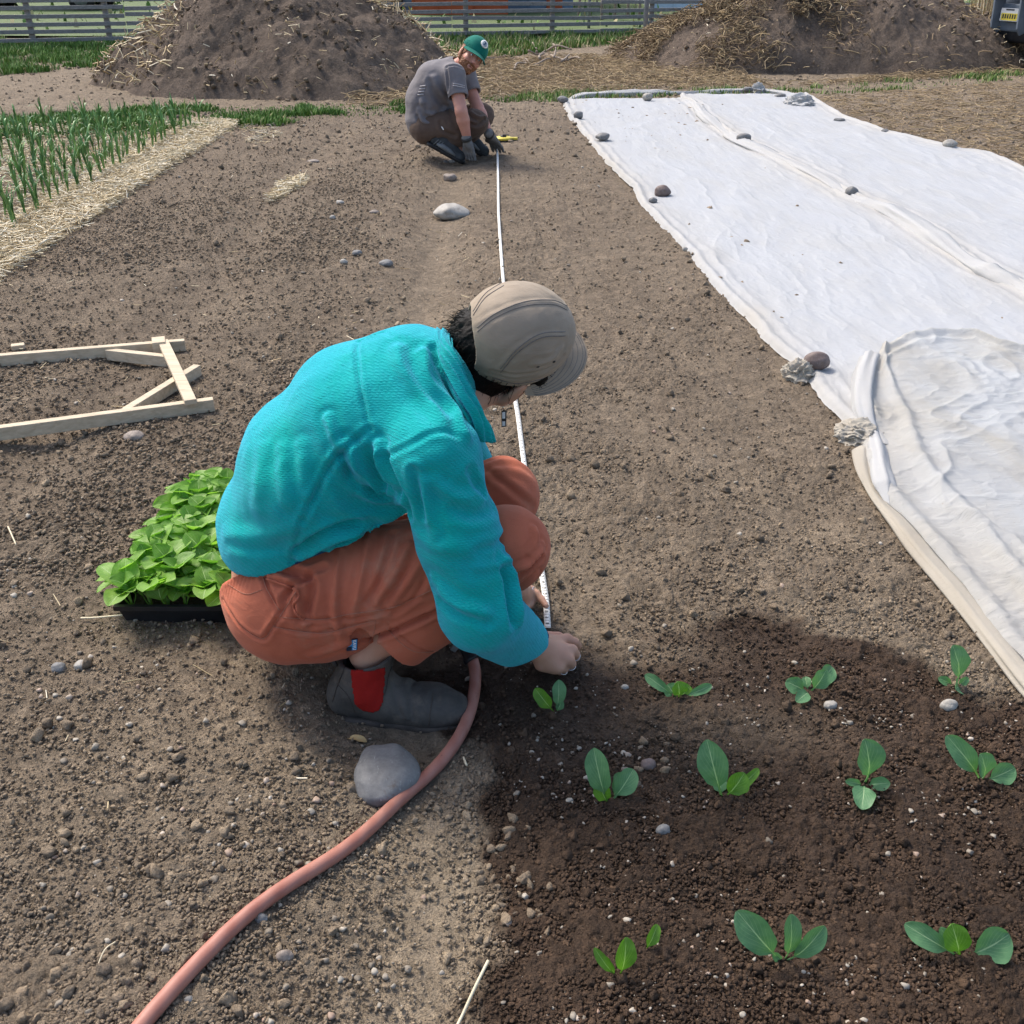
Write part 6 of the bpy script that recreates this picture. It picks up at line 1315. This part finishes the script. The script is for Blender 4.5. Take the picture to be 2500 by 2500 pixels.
# boots
def boot(A_, side, sy):
    """A_: ankle; local frame: x toe, y lateral, z up"""
    ax = vnorm([1, -.10 * side - .02, 0]); ay = np.cross([0, 0, 1.0], ax); az = np.array([0, 0, 1.0]); g = H1(A_[0], A_[1]) - .004; heel = np.array([A_[0] - .086, A_[1], g])
    def P(x, y, z): return heel + ax * x + ay * y + az * z
    AX = [ax, ay, az]; lo = np.minimum(P(-.08, -.12, -.02), P(.34, .12, .24)) - .06; hi = np.maximum(P(-.08, -.12, -.02), P(.34, .12, .24)) + .06
    v = Vol(lo, hi, .0032); k = .018
    v.cone(P(.035, 0, .045), P(.120, 0, .045), .039, .040, k); v.cone(P(.120, 0, .040), P(.225, .004, .034), .043, .047, k, (ay, 1.05)); v.cone(P(.215, .002, .036), P(.262, .0, .036), .044, .036, k, (ay, 1.12))
    v.cone(P(.10, 0, .070), P(.19, 0, .038), .043, .034, .03); v.cone(P(.042, 0, .07), P(.070, 0, .10), .042, .044, .025); tq = P(.105, 0, .16); v.cone(P(.078, 0, .10), P(.088, 0, .178), .048, .050, .03, (ax, 1.14))
    v.cut(P(.075, 0, .006), (0, 0, -1), .5); top = P(.085, 0, .158); v.cut(top, vnorm(az - ax * .22), .12); v.cone(P(.083, 0, .115), P(.090, 0, .22), .041, .045, .003, (ax, 1.14), 'sub')
    V, Q = v.mesh(1); N = normals(V, Q); L = (V - heel); lx = L @ ax; ly = L @ ay; lz = L @ az
    D = -.0028 * np.exp(-((lx - .185 + .25 * (lz - .06)) / .006) ** 2) * (lz > .04) + .003 * np.exp(-((lx - .172 + .25 * (lz - .06)) / .008) ** 2) * (lz > .04) - .0022 * np.exp(-((lx - .158 + .4 * (lz - .06)) / .005) ** 2) * (lz > .045)
    D += (fbm3(V * 26, 4, 3) - .5) * .005; V = V + N * D[:, None]; bt = empty('x', (0, 0, 0), None, None) if False else None
    up = finish('boot', V, Q, M_leather, wo_)
    # sole: thick rubber with a rim
    v2 = Vol(lo, hi, .0032); v2.cone(P(.032, 0, .010), P(.110, 0, .010), .044, .043, .01, None); v2.cone(P(.110, 0, .010), P(.220, .003, .010), .044, .052, .01); v2.cone(P(.215, .001, .010), P(.264, 0, .012), .050, .041, .01)
    v2.cut(P(.1, 0, .019), (0, 0, 1), .5, .003); v2.cut(P(.1, 0, -.012), (0, 0, -1), .5, .003); v2.box(P(.118, 0, -.012), (.018, .08, .008), AX, .003, .004, 'sub')
    for q in range(16): v2.box(P(.150 + q * .011, 0, -.013), (.0022, .09, .005), AX, .001, 0, 'sub')
    V2, Q2 = v2.mesh(1); finish('sole', V2, Q2, M_sole, up)
    # elastic side panels: lifted from the leather surface
    for sd in (-1, 1):
        gx = (lx - .097) / (.030 + .06 * np.clip(lz - .09, 0, 1)); gz = lz - .082; ins = (np.abs(gx) < 1) & (ly * sd > .012) & ((gz > 0) | (gx ** 2 + (gz / .032) ** 2 < 1)) & (lz < .158)
        outw = ((N @ ay) * sd > .1) & ins; fm = outw[Q].all(1); ids = np.unique(Q[fm]); mp = -np.ones(len(V), int); mp[ids] = np.arange(len(ids))
        if fm.sum() > 20:
            Vg = V[ids] + N[ids] * .0022; Qg = mp[Q[fm]]; gme = mesh_np('elastic_panel', Vg, Qg); go = link('elastic_panel', gme, M_gore, up)
            so_ = go.modifiers.new('thickness', 'SOLIDIFY'); so_.thickness = .0025; so_.offset = -1
    # pull tab at the back
    for b in (.012,):
        p0 = P(.018, 0, .150); S_ = spline([P(.022, -.012, .135), P(.014, -.012, .160), P(.010, -.0, .168), P(.014, .012, .160), P(.022, .012, .135)], 14); m = MB(); m.tube(S_, .0045, 6); m.build('pull_tab', M_leather, up, True)
    rp = [P(.004 + .018 * math.sin(t * 3), -.038 + .0 * t, .03 + t * .10) for t in np.linspace(0, 1, 12)]
    return V, Q, up, P
bV, bQ, bo, bP = boot(AR, 1, 0); bB = bvh_of(bV, bQ)
stitch(bB, [(812, 1712), (822, 1680), (838, 1638), (848, 1600)], .0013, M_sole, bo, 'seam', .0008)
stitch(bB, [(1046, 1773), (1052, 1730), (1058, 1692)], .0010, M_sole, bo, 'seam', .0004)
stitch(bB, [(822, 1668), (850, 1700), (866, 1740)], .0009, M_sole, bo, 'seam', .0004)
stitch(bB, [(872, 1604), (872, 1650), (878, 1690), (898, 1712), (922, 1712), (940, 1690), (948, 1650), (956, 1626)], .0011, M_sole, bo, 'seam', .0012)
boot(AL, -1, 0)

# cap
def cap():
    c = hd_(-.004, 0, .012); R = (.108, .091, .115)
    v = Vol(Hc - .19, Hc + .19, .0028); v.ell(c, R, HA, 0); v.ell(c + uu * .045, (.100, .078, .070), HA, .04)
    v.ell(c, (R[0] - .004, R[1] - .004, R[2] - .004), HA, 0, 'sub')
    v.cut(hd_(0, 0, -.022), vnorm(-uu - fw * .10))
    v.ell(hd_(-.128, 0, -.012), (.078, .072, .082), HA, .002, 'sub')
    V, Q = v.mesh(1); b = bvh_of(V, Q)
    L = [([(1150, 800), (1210, 765), (1280, 740), (1345, 736), (1385, 748)], .0014, .005), ([(1218, 900), (1260, 852), (1320, 820), (1385, 818)], .0014, .005), ([(1200, 905), (1270, 915), (1340, 900), (1375, 870)], -.003, .005), ([(1190, 915), (1270, 928), (1350, 905)], .0025, .005), ([(1150, 730), (1190, 700), (1240, 686)], .002, .004), ([(1300, 890), (1345, 880), (1372, 850)], .003, .006)]
    V = crease(V, Q, b, L); V = V + normals(V, Q) * ((fbm3(V * 20, 3, 3) - .5) * .006)[:, None]; return V, Q
PV, PQ = cap(); cp_ = finish('cap', PV, PQ, M_capm, wo_); CB = bvh_of(PV, PQ)
for dy_ in (-5, 5):
    stitch(CB, [(1165, 805 + dy_), (1210, 770 + dy_), (1280, 742 + dy_), (1348, 738 + dy_), (1385, 752 + dy_)], .0008, M_capseam, cp_, 'seam', .0004)
    stitch(CB, [(1222, 905 + dy_), (1265, 855 + dy_), (1320, 820 + dy_), (1380, 815 + dy_)], .0008, M_capseam, cp_, 'seam', .0004)
    stitch(CB, [(1155, 765 + dy_), (1185, 722 + dy_), (1230, 692 + dy_)], .0008, M_capseam, cp_, 'seam', .0004)
stitch(CB, [(1205, 922), (1260, 936), (1330, 922), (1372, 896)], .0008, M_capseam, cp_, 'seam', .0004)
def edge_band(V, Q, parent): pass
# visor
def visor(hd, parent, mat, r0=.098, rs=.088, out=.076, z0=-.012, tilt=.05, name='visor', rows=True, smat=None):
    nr, na = 14, 40; V = []
    for i in range(nr):
        t = i / (nr - 1)
        for j in range(na):
            ph = (j / (na - 1) * 2 - 1) * math.radians(74); ro = t * out * max(0, math.cos(ph * 1.12)) ** .55
            a = (r0 + ro) * math.cos(ph) * 1.0; b = (rs + ro * .45) * math.sin(ph); V.append(hd(a, b, z0 - tilt * ro * 1.0 - .018 * (b / .09) ** 2 - t * .004))
    V = np.array(V); Q = grid_faces(nr, na); n0 = len(V); N = normals(V, Q); V2 = np.vstack([V + N * .0018, V - N * .0018]); F = [Q, Q[:, ::-1] + n0]; ed = []
    for j in range(na - 1): ed += [[j, j + 1, j + 1 + n0, j + n0], [(nr - 1) * na + j + 1, (nr - 1) * na + j, (nr - 1) * na + j + n0, (nr - 1) * na + j + 1 + n0]]
    for i in range(nr - 1): ed += [[i * na, (i + 1) * na, (i + 1) * na + n0, i * na + n0], [(i + 1) * na - 1, (i + 2) * na - 1, (i + 2) * na - 1 + n0, (i + 1) * na - 1 + n0]]
    vi = link(name, mesh_np(name, V2, np.vstack(F + [np.array(ed)])), mat, parent)
    if rows:
        for i in (3, 5, 7, 9, 11, 12):
            for sg in (1,):
                P = V[i * na + 2:(i + 1) * na - 2]; Nn = N[i * na + 2:(i + 1) * na - 2]; up_ = np.sign((Nn @ (hd(0, 0, 1) - hd(0, 0, 0))).mean()); m = MB(); m.tube(P + Nn * up_ * .0019, .0006, 4); m.build('seam', smat, vi, True)
    return vi
visor(hd_, cp_, M_capm, smat=M_capseam)
for (a, b) in ((1352, 883), (1313, 895)):
    h = CB.ray_cast(Vector((0, 0, CAM_H)), Vector(ray(a, b)).normalized())
    if h[0]: V, F = ico(2); link('eyelet', mesh_np('eyelet', np.array(h[0]) + V * [.0035, .002, .0025], F), M_ink, cp_)
# hair
def hair():
    v = Vol(Hc - .20, Hc + .20, .0028)
    v.ell(hd_(-.004, 0, -.002), (.101, .085, .102), HA, 0); v.ell(hd_(-.050, 0, -.050), (.055, .070, .056), HA, .03); v.ell(hd_(-.062, 0, -.030), (.042, .064, .052), HA, .02)
    v.ell(hd_(-.040, .052, -.060), (.060, .042, .046), HA, .02); v.ell(hd_(-.045, -.040, -.062), (.056, .048, .050), HA, .02); v.ell(hd_(.055, .062, -.030), (.022, .018, .026), HA, .01)
    v.ell(hd_(.075, 0, -.09), (.075, .064, .090), HA, .006, 'sub'); v.cut(hd_(-.05, 0, -.108), -uu)
    for b in (-1, 1): v.ell(hd_(.034, .100 * b, -.064), (.042, .042, .052), HA, .004, 'sub')
    V, Q = v.mesh(1); N = normals(V, Q); L = V - Hc; st = fbm3(np.stack([L @ fw * 30, L @ rr * 110, L @ uu * 30], -1), 3, 3) - .5; return V + N * (st * .012)[:, None], Q, N
HV, HQ, HN = hair(); ha = finish('hair', HV, HQ, M_hair, wo_)
# loose strands: one mesh of fine locks growing from the hair surface
L_ = HV - Hc; lu = L_ @ uu; lf_ = L_ @ fw; cand = np.where((lu < .015) & (lf_ < .05) | ((lu < -.01) & (lf_ > .05)))[0]; pick = rng.choice(cand, 650); sv, sf = [], []; off = 0
for k in pick:
    p, n_ = HV[k], HN[k]; d = vnorm(n_ * .30 - uu * .7 - fw * (.3 if lf_[k] < .03 else -.9) + rng.normal(0, .28, 3)); L0 = rng.uniform(.012, .034); q = [p - n_ * .003, p + d * L0 * .5 + n_ * .002, p + d * L0 + rng.normal(0, .004, 3) - uu * L0 * .25]
    V, F = tube_np(spline(q, 5), np.linspace(.0009, .00025, 5), 3, False); sv += list(V); sf += [[i + off for i in f] for f in F]; off += len(V)
st = link('loose_strands', mesh_np('loose_strands', np.array(sv), np.array(sf)), M_hair, ha)
# earring and rings
lobe = hd_(.008, .092, -.088); er = empty('e', (0, 0, 0), None, None) if False else None
V, F = ico(3); es = link('earring', mesh_np('earring', lobe + V * .0036, F), M_silver, wo_)
hook = [lobe, lobe + [0, -.003, -.010], lobe + [.001, 0, -.018]]; m = MB(); m.tube(hook, .0012, 6); m.build('hook', M_silver, es, True)
ec = lobe + np.array([.001, 0, -.036]); m = MB(); m.box(ec, (.0105, .0022, .036), Matrix.Rotation(.25, 3, 'Z'), .001); dr = m.build('drop', M_ink, es)
m = MB(); m.box(ec + [-.0005, -.0014, .008], (.0062, .0012, .014), Matrix.Rotation(.25, 3, 'Z'), .0005); m.box(ec + [-.0005, -.0014, -.010], (.0062, .0012, .010), Matrix.Rotation(.25, 3, 'Z'), .0005); m.build('inlay', M_white, dr)
def ring(a, b, t, r, mat=M_silver, gem=None):
    c = np.array(a) * (1 - t) + np.array(b) * t; d = vnorm(np.array(b) - a); u = vnorm(np.cross(d, [0, 0, 1.0])); w_ = np.cross(d, u)
    P = [c + (u * math.cos(q) + w_ * math.sin(q)) * r for q in np.linspace(0, 2 * math.pi, 28)]; m = MB(); m.tube(P, .0011, 6, False); o = m.build('ring', mat, wo_, True)
    if gem is not None: V, F = ico(2); link('gem', mesh_np('gem', c + gem * r * 1.15 + V * .0034, F), M_white, o)
ring(PIP[1], (PIP[1] + TIP[1]) / 2, .45, .0115); ring(PIP[2], (PIP[2] + TIP[2]) / 2, .5, .0112, M_silver, vnorm([.2, -.9, .4])); ring(PIP[3], (PIP[3] + TIP[3]) / 2, .4, .0104); ring(KL_[0], Gg(1309, 1450, .036), .35, .0130, M_silver, vnorm([0, -.6, .8]))
# ------------------------------------------------------------------ crouching man at the far end of the tape
YM = 8.25
man = empty('person', (W(1090, 380, YM)[0], YM, 0), 'person with ginger beard, green cap and grey T-shirt crouching far along the tape', 'person')
def MW(px, py, dy=0.0): return W(px, py, YM + dy)
def man_body():
    t0, t1, t2, t3 = MW(1040, 292), MW(1043, 245), MW(1068, 200), MW(1102, 172)
    sR, sL = MW(1108, 184, -.17), MW(1132, 182, .20); eR, wR = MW(1126, 272, -.30), MW(1141, 340, -.26); eL, wL = MW(1166, 262, .05), MW(1192, 322, -.10)
    hc = MW(1153, 132, -.04); f = vnorm([.36, -.91, -.10]); u = vnorm(np.array([.60, .15, .78])); u = vnorm(u - f * np.dot(u, f)); r = np.cross(f, u); HA2 = [f, r, u]
    def hd(a, b, c): return hc + f * a + r * b + u * c
    hipR, hipL = MW(1042, 312, -.10), MW(1050, 308, .12); kR, kL = MW(1163, 298, -.14), MW(1178, 282, .16); aR, aL = MW(1077, 358, -.12), MW(1118, 362, .10)
    lo = (np.array([t0[0] - .35, YM - .65, -.06])); hi = (np.array([wL[0] + .3, YM + .6, 1.25]))
    v = Vol(lo, hi, .006)
    for a, b, ra, rb in ((t0, t1, .13, .13), (t1, t2, .13, .14), (t2, t3, .14, .09)): v.cone(a, b, ra - .02, rb - .02, .05, (YV, 1.2))
    nk = hd(-.02, 0, -.09); v.cone(t3, nk, .062, .058, .03); v.cone(nk, hd(-.01, 0, -.04), .058, .06, .02)
    for s_, e_, w_ in ((sR, eR, wR), (sL, eL, wL)): v.cone(s_, e_, .056, .044, .03); v.cone(e_, e_ + (w_ - e_) * .3, .045, .047, .015); v.cone(e_ + (w_ - e_) * .3, w_, .047, .029, .012)
    for h_, k_, a_ in ((hipR, kR, aR), (hipL, kL, aL)): v.cone(h_, k_, .085, .06, .03); v.cone(k_, a_, .055, .038, .02); v.cone(a_, a_ + [.1, 0, -.07], .036, .03, .02)
    v.ell(hd(0, 0, .01), (.098, .079, .105), HA2, .01); v.ell(hd(.030, 0, -.065), (.068, .062, .066), HA2, .03); v.ell(hd(.068, 0, -.112), (.030, .032, .022), HA2, .02)
    v.cone(hd(.092, 0, .0), hd(.118, 0, -.042), .010, .014, .01); v.ell(hd(.110, 0, -.046), (.014, .019, .010), HA2, .006)
    for b in (-.033, .033): v.ell(hd(.092, b, -.008), (.014, .020, .012), HA2, .008, 'sub'); v.ell(hd(.080, b, -.010), (.013, .013, .011), HA2, .002); v.ell(hd(.088, b, .013), (.013, .024, .008), HA2, .01); v.ell(hd(.070, b * 1.4, -.045), (.026, .020, .020), HA2, .015)
    v.ell(hd(.096, 0, -.077), (.012, .026, .006), HA2, .006); v.ell(hd(.096, 0, -.089), (.013, .023, .007), HA2, .005)
    for b in (-1, 1): v.ell(hd(-.005, .081 * b, -.03), (.020, .010, .034), [vnorm(f * .9 + r * b * .3), vnorm(r * b), u], .008)
    return v.mesh(1), locals()
(mV, mQ), K = man_body(); finish('body', mV, mQ, M_skin2, man); hdm, HAm, fm_, rm_, um_, hcm = K['hd'], K['HA2'], K['f'], K['r'], K['u'], K['hc']
for b in (-.033, .033):
    V, F = ico(2); o = link('eye', mesh_np('eye', hdm(.0865, b, -.010) + V * [.0105, .0105, .0075], F), M_eye, man); link('iris', mesh_np('iris', hdm(.0965, b + .001, -.011) + V * .0050, F), M_ink, o)
    m = MB(); m.tube(spline([hdm(.098, b - .020, .010), hdm(.104, b, .016), hdm(.095, b + .020, .010)], 8), .0042, 6); m.build('eyebrow', M_ginger, man, True)
m = MB(); m.tube(spline([hdm(.102, -.014, -.084), hdm(.109, 0, -.082), hdm(.102, .014, -.084)], 8), .0035, 6); m.build('mouth', mottled('dark_lip', (.12, .035, .03), (.18, .06, .05), 30, .6, 0), man, True)
def beard():
    v = Vol(hcm - .2, hcm + .2, .0045)
    v.ell(hdm(.030, 0, -.072), (.074, .069, .066), HAm, 0); v.ell(hdm(.070, 0, -.122), (.034, .038, .026), HAm, .02); v.cone(hdm(.096, -.028, -.068), hdm(.106, 0, -.063), .008, .009, .004); v.cone(hdm(.106, 0, -.063), hdm(.096, .028, -.068), .009, .008, .004)
    for b in (-1, 1): v.cone(hdm(.005, .078 * b, -.01), hdm(.012, .070 * b, -.07), .012, .016, .01)
    v.ell(hdm(.11, 0, -.083), (.04, .019, .006), HAm, .003, 'sub'); v.ell(hdm(.075, 0, -.012), (.09, .066, .052), HAm, .004, 'sub'); v.cut(hdm(-.012, 0, 0), -fm_)
    V, Q = v.mesh(1); return V + normals(V, Q) * ((fbm3(V * 90, 3, 2) - .5) * .012)[:, None], Q
V, Q = beard(); finish('beard', V, Q, M_ginger, man)
v = Vol(hcm - .2, hcm + .2, .0045); v.ell(hdm(-.008, 0, .006), (.106, .086, .104), HAm, 0); v.ell(hdm(-.05, 0, -.05), (.06, .07, .05), HAm, .02); v.ell(hdm(.085, 0, -.06), (.09, .082, .10), HAm, .003, 'sub'); v.cut(hdm(0, 0, -.085), -um_)
for b in (-1, 1): v.ell(hdm(.0, .095 * b, -.04), (.028, .03, .036), HAm, .004, 'sub')
V, Q = v.mesh(1); finish('hair', V + normals(V, Q) * ((fbm3(V * 80, 3, 2) - .5) * .010)[:, None], Q, M_ginger, man)
v = Vol(hcm - .2, hcm + .24, .0045); v.ell(hdm(-.002, 0, .030), (.114, .095, .106), HAm, 0); v.cut(hdm(0, 0, .018), vnorm(-um_ - .12 * fm_)); v.ell(hdm(-.002, 0, .026), (.108, .089, .100), HAm, 0, 'sub'); V, Q = v.mesh(1); mc = finish('cap', V, Q, M_greencap, man)
visor(lambda a, b, c: hdm(a, b, c), mc, M_greencap, .102, .090, .075, .030, .30, 'visor', False)
bd = hdm(.088, .0, .085); nb_ = vnorm(fm_ * .75 + um_ * .62); a1 = vnorm(np.cross(nb_, um_)); a2 = np.cross(a1, nb_); bd = hdm(0, 0, .03) + nb_ * .113
m = MB(); m.tube([bd - nb_ * .006, bd + nb_ * .004], [.030, .030], 24); bg = m.build('badge', M_white, mc, True)
m = MB(); m.tube([bd + nb_ * .0045 + a1 * .016 * math.cos(q) + a2 * .019 * math.sin(q) for q in np.linspace(0, 2 * math.pi, 20)], .0022, 5, False)
for q in (-1, 0, 1): m.tube([bd + nb_ * .0045 + a1 * .006 * q - a2 * .012, bd + nb_ * .0045 + a1 * .004 * q + a2 * .012], .0022, 5)
m.build('badge_emblem', M_trim, bg, True)
def tee():
    t0, t1, t2, t3 = K['t0'], K['t1'], K['t2'], K['t3']; v = Vol(t0 - [.32, .55, .14], t0 + [.62, .55, .72], .006)
    for a, b, ra, rb, w in ((t0 + [.0, 0, -.03], t0, .135, .148, 1.2), (t0, t1, .148, .152, 1.22), (t1, t2, .152, .152, 1.25), (t2, t3, .152, .10, 1.3)): v.cone(a, b, ra, rb, .04, (YV, w))
    v.cone(t1, MW(1085, 245), .13, .10, .05, (YV, 1.2)); v.cone(t0, MW(1070, 285), .12, .10, .05, (YV, 1.25))
    v.cut(MW(1045, 318), vnorm([.12, 0, -1]))
    for s_, e_ in ((K['sR'], K['eR']), (K['sL'], K['eL'])):
        d = vnorm(e_ - s_); v.cone(t2 + (s_ - t2) * .5, s_, .11, .082, .05); v.cone(s_, s_ + d * .17, .082, .076, .03); c = s_ + d * .165; v.cut(c, d, .12); v.cone(c - d * .04, c + d * .08, .060, .066, .005, None, 'sub')
    v.cone(t3 + vnorm(K['nk'] - t3) * .045, K['nk'] + (K['nk'] - t3), .070, .085, .01, None, 'sub')
    V, Q = v.mesh(2); b = bvh_of(V, Q)
    L = [([(1050, 200), (1060, 230), (1082, 262)], -.016, .020), ([(1030, 245), (1040, 275), (1065, 280), (1085, 268)], .016, .018), ([(1022, 270), (1035, 296), (1062, 300), (1080, 280)], .016, .018), ([(1035, 260), (1050, 285), (1075, 275)], -.014, .016), ([(1060, 190), (1075, 220), (1095, 250)], .012, .020), ([(1090, 165), (1093, 195), (1093, 222)], -.010, .010), ([(1090, 163), (1110, 160), (1130, 166)], -.008, .008), ([(1020, 285), (1030, 305), (1060, 308)], -.010, .014)]
    V = crease(V, Q, b, L); return V + normals(V, Q) * ((fbm3(V * 7, 3, 3) - .5) * .022)[:, None], Q
V, Q = tee(); te = finish('t_shirt', V, Q, M_tee, man); TBm = bvh_of(V, Q)
for pts in ([(1106, 204), (1120, 206), (1134, 210)], [(1106, 209), (1120, 211), (1134, 214)]): stitch(TBm, pts, .004, M_print, te, 'sleeve_stripe', .001, 14)
for k_ in range(4): stitch(TBm, [(1020 + k_ * 2, 232 - k_ * 7), (1034 + k_ * 2, 230 - k_ * 7)], .005, M_print, te, 'back_print', .001, 8)
def mtr():
    v = Vol(K['t0'] - [.35, .5, .40], K['t0'] + [.62, .5, .22], .006); v.ell(MW(1045, 308), (.15, .185, .13), None, .02)
    for h_, k_, a_ in ((K['hipR'], K['kR'], K['aR']), (K['hipL'], K['kL'], K['aL'])):
        v.cone(h_, k_, .118, .088, .04); d = vnorm(a_ - k_); L = np.linalg.norm(a_ - k_); v.cone(k_, k_ + d * (L * .55), .083, .078, .03); v.cone(k_ + d * (L * .55), k_ + d * (L * .9), .078, .066, .02); v.cut(k_ + d * (L * .92), d, .12)
    V, Q = v.mesh(2); b = bvh_of(V, Q)
    V = crease(V, Q, b, [([(1090, 262), (1110, 280), (1120, 310)], .012, .015), ([(1140, 262), (1150, 285), (1175, 300)], -.012, .014), ([(1145, 300), (1165, 305), (1182, 292)], -.012, .012), ([(1075, 300), (1085, 320), (1110, 330)], -.012, .015), ([(1150, 275), (1170, 285), (1186, 284)], .010, .012)])
    return V + normals(V, Q) * ((fbm3(V * 9, 3, 3) - .5) * .022)[:, None], Q
V, Q = mtr(); mt2 = finish('trousers', V, Q, M_brown, man)
p = MW(1078, 309, -.30); m = MB(); m.beam(p, MW(1083, 317, -.30), .008, .004, (0, -1, 0)); m.build('drawstring', M_white, mt2)
def shoe(a_, yaw):
    ax = vnorm([math.cos(yaw), math.sin(yaw), -.52]); ay = vnorm(np.cross([0, 0, 1.0], ax)); az = np.cross(ax, ay); g = H1(a_[0], a_[1]); toe = np.array([a_[0] + .17, a_[1], g + .035])
    def P(x, y, z): return toe + ax * (x - .25) + ay * y + az * z
    lo, hi = toe - .42, toe + .28; v = Vol(lo, hi, .005); v.cone(P(.03, 0, .04), P(.13, 0, .035), .045, .044, .02); v.cone(P(.13, 0, .03), P(.24, 0, .02), .046, .044, .02, (ay, 1.1)); v.cone(P(.04, 0, .06), P(.05, 0, .105), .044, .046, .02); v.cone(P(.10, 0, .07), P(.18, 0, .045), .04, .034, .02)
    v.cut(P(.1, 0, -.005), -az); V, Q = v.mesh(1); o = finish('shoe', V, Q, M_darkshoe, man)
    v = Vol(lo, hi, .005); v.cone(P(.02, 0, .0), P(.12, 0, .0), .050, .046, .01); v.cone(P(.12, 0, 0), P(.245, 0, 0), .046, .050, .01, (ay, 1.05)); v.cut(P(.1, 0, .012), az); v.cut(P(.1, 0, -.018), -az); V, Q = v.mesh(1); finish('sole', V, Q, M_black, o)
    m = MB(); S_ = [P(.05, -.050, .03), P(.10, -.049, .035), P(.16, -.052, .03), P(.21, -.050, .02)]; m.tube(S_, [.008, .02, .018, .006], 8); m.build('side_panel', M_lightshoe, o, True)
    for q in range(3): m = MB(); m.tube([P(.03 + q * .02, -.048, .015), P(.05 + q * .02, -.046, .065)], .004, 6); m.build('side_stripe', M_lightshoe, o, True)
shoe(K['aR'] + [-.03, -.05, 0], -.08); shoe(K['aL'] + [.03, .02, 0], -.12)
def glove(w_, tipc, spread, name='glove'):
    d = vnorm(tipc - w_); s = vnorm(np.cross(d, [0, 0, 1.0])); n_ = np.cross(s, d); lo, hi = np.minimum(w_, tipc) - .12, np.maximum(w_, tipc) + .12; v = Vol(lo, hi, .0045); L = np.linalg.norm(tipc - w_)
    v.cone(w_ - d * .03, w_ + d * .02, .036, .034, .01); pk = w_ + d * L * .45
    for k in range(4):
        o_ = (k - 1.5) * .020; a = w_ + d * L * .15 + s * o_ * .6; b = pk + s * o_; v.cone(a, b, .022, .016, .012); c = b + d * L * .28 + s * o_ * spread + n_ * -.004; e = c + d * L * (.22 - .03 * abs(k - 1.4)) - np.array([0, 0, .012]); v.cone(b, c, .0135, .012, .004); v.cone(c, e, .012, .010, .003)
    t = w_ + d * L * .2 - s * .03; t2 = t + d * .045 - s * .022; v.cone(t, t2, .018, .014, .008); v.cone(t2, t2 + d * .03 + s * .006, .0135, .010, .003)
    V, Q = v.mesh(1); g_ = finish(name, V, Q, M_glove, man); m = MB(); m.tube([w_ - d * .036, w_ - d * .012], .039, 18); m.build('cuff', M_ink, g_, True)
gR = Gg(1152, 389, .015); gR[1] = min(gR[1], YM - .1); glove(MW(1141, 346, -.26), W(1152, 388, YM - .22), .3); glove(MW(1196, 330, -.10), Gg(1219, 368, .025), .35)
print('script done')
